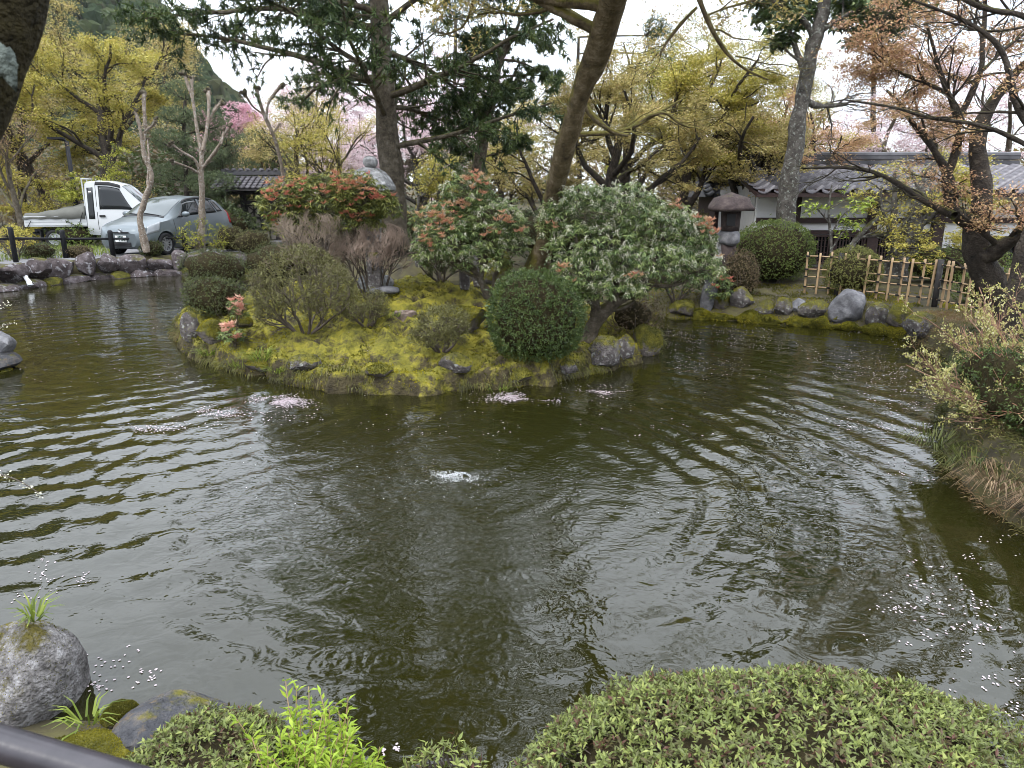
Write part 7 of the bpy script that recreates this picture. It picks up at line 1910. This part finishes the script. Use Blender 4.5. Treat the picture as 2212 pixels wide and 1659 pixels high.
n_ = 12000; r_ = np.random.default_rng(44); x = r_.uniform(3.5, 5.2, n_); y = r_.uniform(3.3, 11.6, n_); x = x + smoothstep(5.5, 10.5, y)*2.9; d = -sdf(POND_S, x, y); ok = (d > -0.05) & (d < 0.9); x, y = x[ok], y[ok]; z = np.maximum(land_h(x, y), 0.0); n_ = len(x)
A = np.repeat(np.stack((x, y, z), 1), 3, 0) + r_.normal(0, 0.02, (n_*3, 3)); V, Q = leaves(A, unit(np.stack((r_.normal(-0.5, 0.5, n_*3), r_.normal(-0.2, 0.5, n_*3), r_.uniform(0.3, 1.0, n_*3)), 1)), unit(r_.normal(size=A.shape)), r_.uniform(0.05, 0.14, n_*3), 0.008, 0.3, 0.35)
o = obj('bank_grass', V, Q, m=leafmat('shore_grass', [(0.03, 0.035, 0.01), (0.07, 0.075, 0.02), (0.14, 0.12, 0.045), (0.2, 0.13, 0.07)], 0.25), smooth=False, rnd=np.clip(0.45 + 0.5*fbm(A, 1.6, 2) + r_.normal(0, 0.12, n_*3), 0, 1)); setp(o, 'mixed green and brown grass covering the right shore', 'grass', kind='stuff')
# ================================================================== near bank
# big rock, flat slate, moss, rail, azaleas
c = aty(45, 1475, 2.82)
rock('granite_rock', 'tall speckled granite rock with mossy crown at lower left', (c[0], c[1], c[2] - 0.05), (0.56, 0.52, 0.66), m_granite, 905, 9, 4, 0.035, 0.4, cap=900, cutd=(0.7, 0.9))
c = aty(345, 1590, 2.4)
rock('slate_rock', 'flat dark slate rock with scattered petals at lower left', (c[0] + 0.02, c[1] + 0.05, c[2] - 0.07), (0.52, 0.5, 0.30), m_slate, 906, 7, 4, 0.04, 0.5, cutd=(0.6, 0.9))
c = aty(150, 1610, 2.25)
rock('mossy_stone', 'low stone under moss between granite rock and slate rock', (c[0], c[1], c[2] - 0.10), (0.46, 0.36, 0.15), m_rock_moss, 907, 6, 3, 0.06, 0.1, cap=2600)
c = aty(255, 1522, 2.62)
rock('mossy_stone', 'bright moss cushion behind the flat slate rock', (c[0], c[1], c[2] - 0.05), (0.16, 0.13, 0.10), m_rock_moss, 908, 4, 3, 0.08, 0.1, cap=1400)
tuft('grass_clump', 'bright grass sprouting from the top of the granite rock', aty(75, 1338, 2.9), 26, 0.13, m_grass, 95, spread=0.03, lean=0.7, W=0.010)
tuft('grass_clump', 'grass blades in the gap beside the granite rock', aty(185, 1560, 2.45), 26, 0.12, m_grass, 96, spread=0.05, lean=0.9, W=0.009)
hr = thing('handrail', 'glossy black worn handrail crossing the lower left corner', 'handrail', aty(0, 1605, 1.0))
MB().tube([aty(-420, 1480, 1.0), aty(-60, 1588, 1.0), aty(360, 1712, 0.98), aty(800, 1840, 0.96)], 0.0285, 20).build('rail', m_rail, hr, smooth=True)
q = aty(700, 1810, 0.96); MB().tube([(q[0], q[1], -0.1 + 0.5), q], 0.03, 14).build('post', m_rail, hr, smooth=True)
q = aty(-300, 1516, 1.0); MB().tube([(q[0], q[1], 0.4), q], 0.03, 14).build('post', m_rail, hr, smooth=True)
dome('azalea_shrub', 'wide clipped azalea hedge with spring leaves along the bottom right', 1680, 1560, None, 1170, 10, m_az_near, 81, 10, 0.03, 0.012, base=(0.72, 1.45, 0.4), depth=0.01) if False else None
def nearhedge(label, c, R3, n, seed, lm, L=0.0225, W=0.0085, k=6, core=0.84):
    rng = np.random.default_rng(seed); t = thing('azalea_shrub', label, 'shrub', (c[0], c[1], c[2] - R3[2])); c = np.array(c); R3 = np.array(R3)
    V3, T3 = ICO3
    def sh(D, s=1.0):
        D2 = np.sign(D)*np.abs(D)**0.8; D2 /= np.linalg.norm(D2, axis=1, keepdims=True)**0.6
        return c + D2*R3*(1 + 0.05*fbm(D*2 + seed, 1.3, seed % 9) + 0.03*fbm(D*2, 5, 3))[:, None]*s
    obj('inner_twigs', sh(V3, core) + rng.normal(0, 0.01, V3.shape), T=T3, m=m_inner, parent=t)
    D = even_dirs(R3, n*2, rng); D = D[D[:, 2] > -0.5][:n]; A = sh(D); A -= D*R3*np.abs(rng.normal(0, 0.055, (len(D), 1))); N_ = unit(D/R3)
    th = np.tile(np.arange(k)*2*PI/k, len(A)) + np.repeat(rng.uniform(0, 6.3, len(A)), k); n_ = len(A)*k
    axn = unit(np.repeat(N_ + rng.normal(0, 0.35, N_.shape) + (0, 0, 0.4), k, 0)); e1 = unit(np.cross(axn, (0.3, 0.9, 0.1))); e2 = np.cross(axn, e1)
    ax = unit(e1*np.cos(th)[:, None] + e2*np.sin(th)[:, None] + axn*rng.uniform(-0.1, 1.2, (n_, 1)) + rng.normal(0, 0.3, (n_, 3)))
    Ls = L*rng.uniform(0.6, 1.25, n_); Vl, Ql = leaves(np.repeat(A, k, 0) + axn*rng.uniform(-0.5, 0.5, (n_, 1))*L + rng.normal(0, L*0.15, (n_, 3)), ax, axn, Ls, Ls*W/L, 0.2)
    obj('foliage', Vl, Ql, m=lm, parent=t, smooth=False, rnd=frag_rnd(len(Ql), k, rng, 0.3))
    tw_ = A[rng.permutation(len(A))[:min(700, len(A))]]; inn = c + (tw_ - c)*0.78 - (0, 0, 0.03)
    V, Q = tubes(np.stack((inn, inn*0.5 + tw_*0.5 + rng.normal(0, 0.008, tw_.shape), tw_), 1), np.tile((0.003, 0.0025, 0.0018), (len(tw_), 1)), 4); obj('stem', V, Q, m=m_twig, parent=t)
    return sh, c, R3
ct = aty(1690, 1480, 1.85)
HS = nearhedge('wide azalea hedge with fresh spring leaves along the bottom right', (ct[0] + 0.02, 1.72, ct[2] - 0.335), (0.815, 0.48, 0.32), 11500, 81, m_az_near)
ct = aty(480, 1560, 2.0)
nearhedge('low azalea beside the flat slate rock at the bottom left', (ct[0] - 0.02, 1.86, ct[2] - 0.18), (0.30, 0.34, 0.19), 3200, 82, m_az_near, 0.022)
ct = aty(960, 1600, 1.95)
nearhedge('small azalea tuft at the bottom centre', (ct[0], 1.88, ct[2] - 0.15), (0.14, 0.16, 0.13), 150, 83, m_az_near, 0.033, 0.011, core=0.45)
# lime spiky plant
ct = aty(680, 1590, 1.98); lp_ = thing('lime_plant', 'bright lime green leafy plant at the bottom left of centre', 'plant', (ct[0], 1.98, ct[2] - 0.3))
rng = np.random.default_rng(92); nst = 120; x = ct[0] + rng.uniform(-0.21, 0.17, nst); y = 1.90 + rng.uniform(-0.14, 0.16, nst)
P0 = np.stack((x, y, np.full(nst, ct[2] - 0.28)), 1); hh = 0.27 + 0.13*np.exp(-((x - ct[0] + 0.03)/0.1)**2) - 0.10*smoothstep(0.06, 0.17, x - ct[0])
l1 = grow(P0, np.stack((rng.normal(0, 0.2, nst), rng.normal(0, 0.2, nst), np.ones(nst)), 1), hh*rng.uniform(0.75, 1.1, nst), np.full(nst, 0.003), 10, 0.05, 0.02, 0.5, rng=rng)
V, Q = tubes(l1[0], l1[1], 5); m_lime = leafmat('lime_leaf', [(0.14, 0.22, 0.02), (0.26, 0.36, 0.035), (0.36, 0.45, 0.06)], 0.35, 0.45); obj('stem', V, Q, m=m_bamboo, parent=lp_)
A, D_ = anchors(l1[0], 0.3, 26, rng); n_ = len(A); th = rng.uniform(0, 6.3, n_)
ax = unit(np.stack((np.cos(th), np.sin(th), rng.uniform(0.2, 1.0, n_)), 1)); V, Q = leaves(A, ax, unit(rng.normal(0, 0.3, (n_, 3)) + (0, 0, 1)), 0.043*rng.uniform(0.6, 1.25, n_), 0.011, 0.25, 0.15); obj('foliage', V, Q, m=m_lime, parent=lp_, smooth=False, rnd=rng.beta(2, 2, n_))
r_ = np.random.default_rng(47); n_ = 26000; x = r_.uniform(-1.9, -0.2, n_); y = r_.uniform(1.5, 2.95, n_); d = -sdf(POND_S, x, y); ok = (d > 0.0) & (fbm(np.stack((x, y, 0*x), -1), 5, 2) > -0.25); x, y = x[ok], y[ok]; A = np.stack((x, y, land_h(x, y)), -1)
V, Q = leaves3(A, unit(r_.normal(0, 0.6, A.shape) + (0, 0, 0.8)), unit(r_.normal(size=A.shape)), r_.uniform(0.008, 0.018, len(A)), 0.008)
o = obj('near_moss', V, Q, m=m_mosstuft, smooth=False, rnd=np.clip(0.35 + 0.5*fbm(A, 6, 6) + r_.normal(0, 0.12, len(A)), 0, 1)); setp(o, 'moss between the stones of the near bank at lower left', 'moss', kind='stuff')
# rocks at the left frame edge
for k, (u, v, w, h, lab, mm_) in enumerate(((-20, 742, 95, 62, 'grey rounded rock at the left frame edge, upper of two', m_rock_bare), (-25, 785, 130, 56, 'dark wet rock at the left frame edge, lower of two', m_slate), (-25, 812, 110, 44, 'mossy stone at the left edge waterline below the dark rock', m_rock_moss))):
    q = atz(u, 808, 0.0); s = pxm(u, v, q); c = aty(u, v, q[1] + 0.2 + 0.1*(2 - k))
    rock('shore_rock', lab, c, (w*s, w*s, h*s*1.15), mm_, 950 + k, 8, 3, 0.06, cap=(600 if k == 2 else 0))
# trunk close by the camera at the upper left
nt = limb([(-700, 1300, 190), (-380, 700, 190), (-190, 380, 190), (-115, 250, 190), (-55, 120, 190), (-8, 0, 192), (12, -120, 196), (20, -400, 200)], 1.5, 0, 40)
t = thing('near_tree', 'dark mossy trunk close to the camera in the upper left corner', 'tree', (nt[0][0][0] - 0.3, 1.5, 0.4))
C = np.concatenate((np.array([[nt[0][0][0] - 0.25, 1.5, 0.3]]), nt[0])); Rr = np.r_[nt[1][0]*1.1, nt[1]]; Cc = resample(np.c_[C, Rr], 60)
V, Q = tubes(Cc[None, :, :3], Cc[None, :, 3], 24); cen = np.repeat(Cc[:, :3], 24, 0); V = cen + (V - cen)*(1 + 0.07*fbm(V, 9, 2) + 0.03*fbm(V, 40, 6))[:, None]
m_near = mossy('near_mossy_bark', [(0.012, 0.01, 0.006), (0.035, 0.028, 0.012), (0.055, 0.045, 0.016)], [(0.03, 0.03, 0.006), (0.06, 0.055, 0.01)], 0.42, 14, 1.2); obj('trunk', V, Q, m=m_near, parent=t)
li_ = aty(8, 140, 1.42); V3, T3 = ICO3; V = V3*np.array((0.024, 0.009, 0.034))*(1 + 0.35*fbm(V3, 2.5, 3))[:, None] + li_; obj('lichen', V, T=T3, m=M('pale_lichen', [(0.05, 0.06, 0.052), (0.15, 0.175, 0.155)], 60, 0.95, 0.8, 120), parent=t)
# flowering twigs entering at the left edge
def sprig(label, pts, Y, seed):
    rng = np.random.default_rng(seed); P, R = limb(pts, Y, 0, 12); t = thing('flowering_twig', label, 'twig', P[0])
    V, Q = tubes(P[None], R[None], 5); obj('stem', V, Q, m=m_twig, parent=t)
    i = rng.integers(3, 12, 60); A = P[i] + rng.normal(0, 0.012, (60, 3)); V, Q = leaves(A, rand_dirs(60, rng), rand_dirs(60, rng), 0.018, 0.012, 0.3); obj('flowers', V, Q, m=m_fl, parent=t, smooth=False, rnd=rng.uniform(0, 1, 60))
sprig('white flowering twig reaching in low at the left edge over grey water', [(-120, 1010, 4), (-20, 1020, 3), (40, 1035, 3), (85, 1066, 2)], 3.6, 1)
sprig('small white flowered twig at the left edge above the shore rocks', [(-80, 700, 5), (-20, 670, 3), (18, 655, 2)], 7.0, 2)
sprig('lower white flowered twig at the left edge just above the grey rock', [(-80, 730, 5), (0, 706, 3), (30, 698, 2)], 7.0, 3)

# ================================================================== petals on the water and the bubbling spring
rng = np.random.default_rng(99)
m_petal = leafmat('pale_pink_petal', [(0.34, 0.26, 0.28), (0.42, 0.35, 0.365), (0.46, 0.42, 0.43)], 0.25, 0.6)
m_petal1 = M('single_pale_petal', [(0.36, 0.305, 0.32)], rough=0.6)
pv = np.array([(-0.5, 0, 0.02), (-0.25, -0.38, 0.1), (0.2, -0.42, 0.1), (0.5, -0.12, 0.04), (0.42, 0, 0.02), (0.5, 0.12, 0.04), (0.2, 0.42, 0.1), (-0.25, 0.38, 0.1)])*(0.0135, 0.0135, 0.006)
pmes = []
for j in range(3):
    me = mesh(pv*(1, (1, 0.8, 0.65)[j], (1, 1.4, 2)[j]), N=[list(range(8))], smooth=False, name='petal'); me.materials.append(m_petal1); pmes.append(me)
def wz(x, y): return waves(np.array([x]), np.array([y]))[0]
def afloat(p): return sdf(POND_S, p[:, 0], p[:, 1]) > 0.02
spots = []
def clus(u, v, hu, hv, n, kc=8):
    c = np.stack((rng.uniform(u - hu, u + hu, kc), rng.uniform(v - hv, v + hv, kc)), 1)
    return [(a + rng.normal(0, hu*0.13), b_ + rng.normal(0, hv*0.13)) for a, b_ in c[rng.integers(0, kc, n)]]
pts = clus(90, 1260, 95, 50, 55, 12) + clus(240, 1450, 110, 55, 75, 14) + clus(2000, 1350, 130, 60, 75, 12) + clus(2130, 1450, 80, 90, 45, 8) + clus(835, 1610, 25, 30, 20, 4) + clus(2150, 1190, 60, 45, 30, 6)
k = 0
for (u, v) in pts[:298]:
    q = atz(u, v); 
    if q[1] < 2.2 or not afloat(q[None])[0]: continue
    o = bpy.data.objects.new('petal', pmes[k % 3]); COL.objects.link(o); o.location = (q[0], q[1], wz(q[0], q[1]) + 0.003); o.rotation_euler = (rng.normal(0, 0.08), rng.normal(0, 0.08), rng.uniform(0, 6.3)); o.scale = (1, 1, 1)
    setp(o, 'pale pink cherry petal floating on the near water', 'petal', 'cherry petals floating on the near water'); k += 1
def petal_mass(name, label, P, size, seed):
    r_ = np.random.default_rng(seed); n = len(P); th = r_.uniform(0, 6.3, n); s = size*r_.uniform(0.7, 1.2, n)[:, None]
    e1 = np.stack((np.cos(th), np.sin(th), r_.normal(0, 0.1, n)), 1)*s; e2 = np.stack((-np.sin(th), np.cos(th), r_.normal(0, 0.1, n)), 1)*s*0.75
    V = np.stack((P - e1*0.5, P - e2*0.42, P + e1*0.5, P + e2*0.42), 1).reshape(-1, 3)
    o = obj(name, V, np.arange(4*n).reshape(-1, 4), m=m_petal, smooth=False, rnd=r_.uniform(0, 1, n)); setp(o, label, 'petals', kind='stuff')
def scatter(u, v, hu, hv, n, g=False):
    a = np.stack((u + rng.normal(0, hu*0.5, n), v + rng.normal(0, hv*0.5, n)), 1) if g else np.stack((rng.uniform(u-hu, u+hu, n), rng.uniform(v-hv, v+hv, n)), 1)
    return np.array([atz(*q) for q in a])
P = np.concatenate([scatter(1700, 760, 260, 60, 1300), scatter(1900, 860, 120, 70, 600), scatter(1550, 730, 120, 30, 500), scatter(2080, 1250, 120, 120, 160), scatter(1960, 960, 60, 90, 180), scatter(200, 670, 190, 55, 900), scatter(220, 780, 190, 50, 160), scatter(610, 868, 60, 13, 1300, True), scatter(1135, 860, 75, 11, 1700, True), scatter(1300, 852, 60, 8, 600, True), scatter(450, 900, 70, 20, 500, True), scatter(330, 925, 60, 12, 260, True), scatter(500, 880, 200, 30, 400), scatter(850, 900, 420, 45, 170), scatter(1400, 900, 150, 60, 80), scatter(1250, 838, 120, 8, 60)])
ok = (sdf(POND_S, P[:, 0], P[:, 1]) > 0.02) & (sdf(ISL_S, P[:, 0], P[:, 1]) < -0.03); P = P[ok]; gate_ = fbm(np.c_[P[:, :2], 0*P[:, 0]], 2.2, 5) + 0.5*fbm(np.c_[P[:, :2], 0*P[:, 0]], 6, 9); P = P[gate_ > rng.normal(-0.05, 0.15, len(P))]; P[:, 2] = waves(P[:, 0], P[:, 1]) + 0.011
petal_mass('floating_petals', 'drifts of pale pink petals floating around the island', P, 0.022, 1)
n_ = 900; x = rng.uniform(-5.5, 2.3, n_); y = rng.uniform(8.4, 14.5, n_); ok = sdf(ISL_S, x, y) > 0.25; P = np.stack((x[ok], y[ok], isl_h(x[ok], y[ok]) + 0.02), 1)
x = rng.uniform(3, 7.5, 1500); y = rng.uniform(12.3, 16.5, 1500); ok = -sdf(POND_S, x, y) > 0.1; P = np.concatenate((P, np.stack((x[ok], y[ok], land_h(x[ok], y[ok]) + 0.02), 1)))
petal_mass('fallen_petals', 'fallen petals sprinkled over moss and banks', P, 0.018, 2)
dgr = []
for (u, v) in ((330, 1600), (352, 1570), (400, 1545), (415, 1560), (310, 1620), (240, 1552), (300, 1640), (250, 1610), (205, 1590), (360, 1620)):
    q = aty(u, v, 2.25); dgr.append(q)
# spring foam
sp = thing('bubbling_spring', 'white bubbling upwelling of water in the middle of the pond', 'fountain', (*SPR_A, 0))
r_ = np.random.default_rng(6); V2, T2 = ico(1); m_bub = M('bubble', [(0.34, 0.35, 0.35)], rough=0.15, spec=0.6)
def bub(name, n_, sx, sy, dx, dy, lo, hi, gate):
    x = SPR_A[0] + dx + r_.normal(0, sx, n_); y = SPR_A[1] + dy + r_.normal(0, sy, n_); q = np.stack((x, y, 0*x), -1); ok = fbm(q, 11, 3) + 0.5*fbm(q, 25, 7) > gate; x, y = x[ok], y[ok]; n_ = len(x)
    sz = r_.uniform(lo, hi, n_); P = np.stack((x, y, waves(x, y) + sz*0.2 + 0.01*np.exp(-((x - SPR_A[0] - 0.05)**2 + (y - SPR_A[1])**2)/0.004)*r_.uniform(0, 1, n_)), 1); V = (P[:, None] + V2[None]*sz[:, None, None]*np.array((1.15, 1.15, 0.6))).reshape(-1, 3); T = (np.arange(n_)[:, None, None]*len(V2) + T2[None]).reshape(-1, 3)
    o = obj(name, V, T=T, m=m_bub, parent=sp); setp(o, kind='stuff')
bub('foam', 900, 0.08, 0.05, 0.05, 0.0, 0.0022, 0.0045, -0.6); bub('foam', 700, 0.17, 0.10, 0.0, 0.02, 0.002, 0.004, 0.12); bub('bubbles', 420, 0.42, 0.3, 0.0, 0.0, 0.0018, 0.0034, -0.1)
n_ = 90; a = np.stack((rng.uniform(520, 1500, n_), rng.uniform(860, 1120, n_)), 1); P = np.array([atz(*q) for q in a]); ok = sdf(ISL_S, P[:, 0], P[:, 1]) < -0.05; P = P[ok]; P[:, 2] = waves(P[:, 0], P[:, 1]); sz = rng.uniform(0.003, 0.006, len(P))
V = (P[:, None] + V2[None]*sz[:, None, None]).reshape(-1, 3); T = (np.arange(len(P))[:, None, None]*len(V2) + T2[None]).reshape(-1, 3); o = obj('water_bubbles', V, T=T, m=m_bub); setp(o, 'scattered tiny bubbles on the water between spring and island', 'bubbles', kind='stuff')

# ================================================================== the air: far things fade a little
hb = MB(); hb.box((-190, 205, 95), (900, 520, 200)); hz_o = hb.build('haze', None)
mh = bpy.data.materials.new('haze'); mh.use_nodes = True; mh.node_tree.nodes.clear(); nn_ = mh.node_tree.nodes
pv_ = nn_.new('ShaderNodeVolumePrincipled'); pv_.inputs['Color'].default_value = (0.86, 0.92, 1.0, 1); pv_.inputs['Density'].default_value = 0.00007; pv_.inputs['Anisotropy'].default_value = 0.2
ot = nn_.new('ShaderNodeOutputMaterial'); mh.node_tree.links.new(pv_.outputs[0], ot.inputs['Volume'])
hz_o.data.materials.append(mh); setp(hz_o, 'thin pale haze in the air before the mountain', 'haze', kind='stuff')
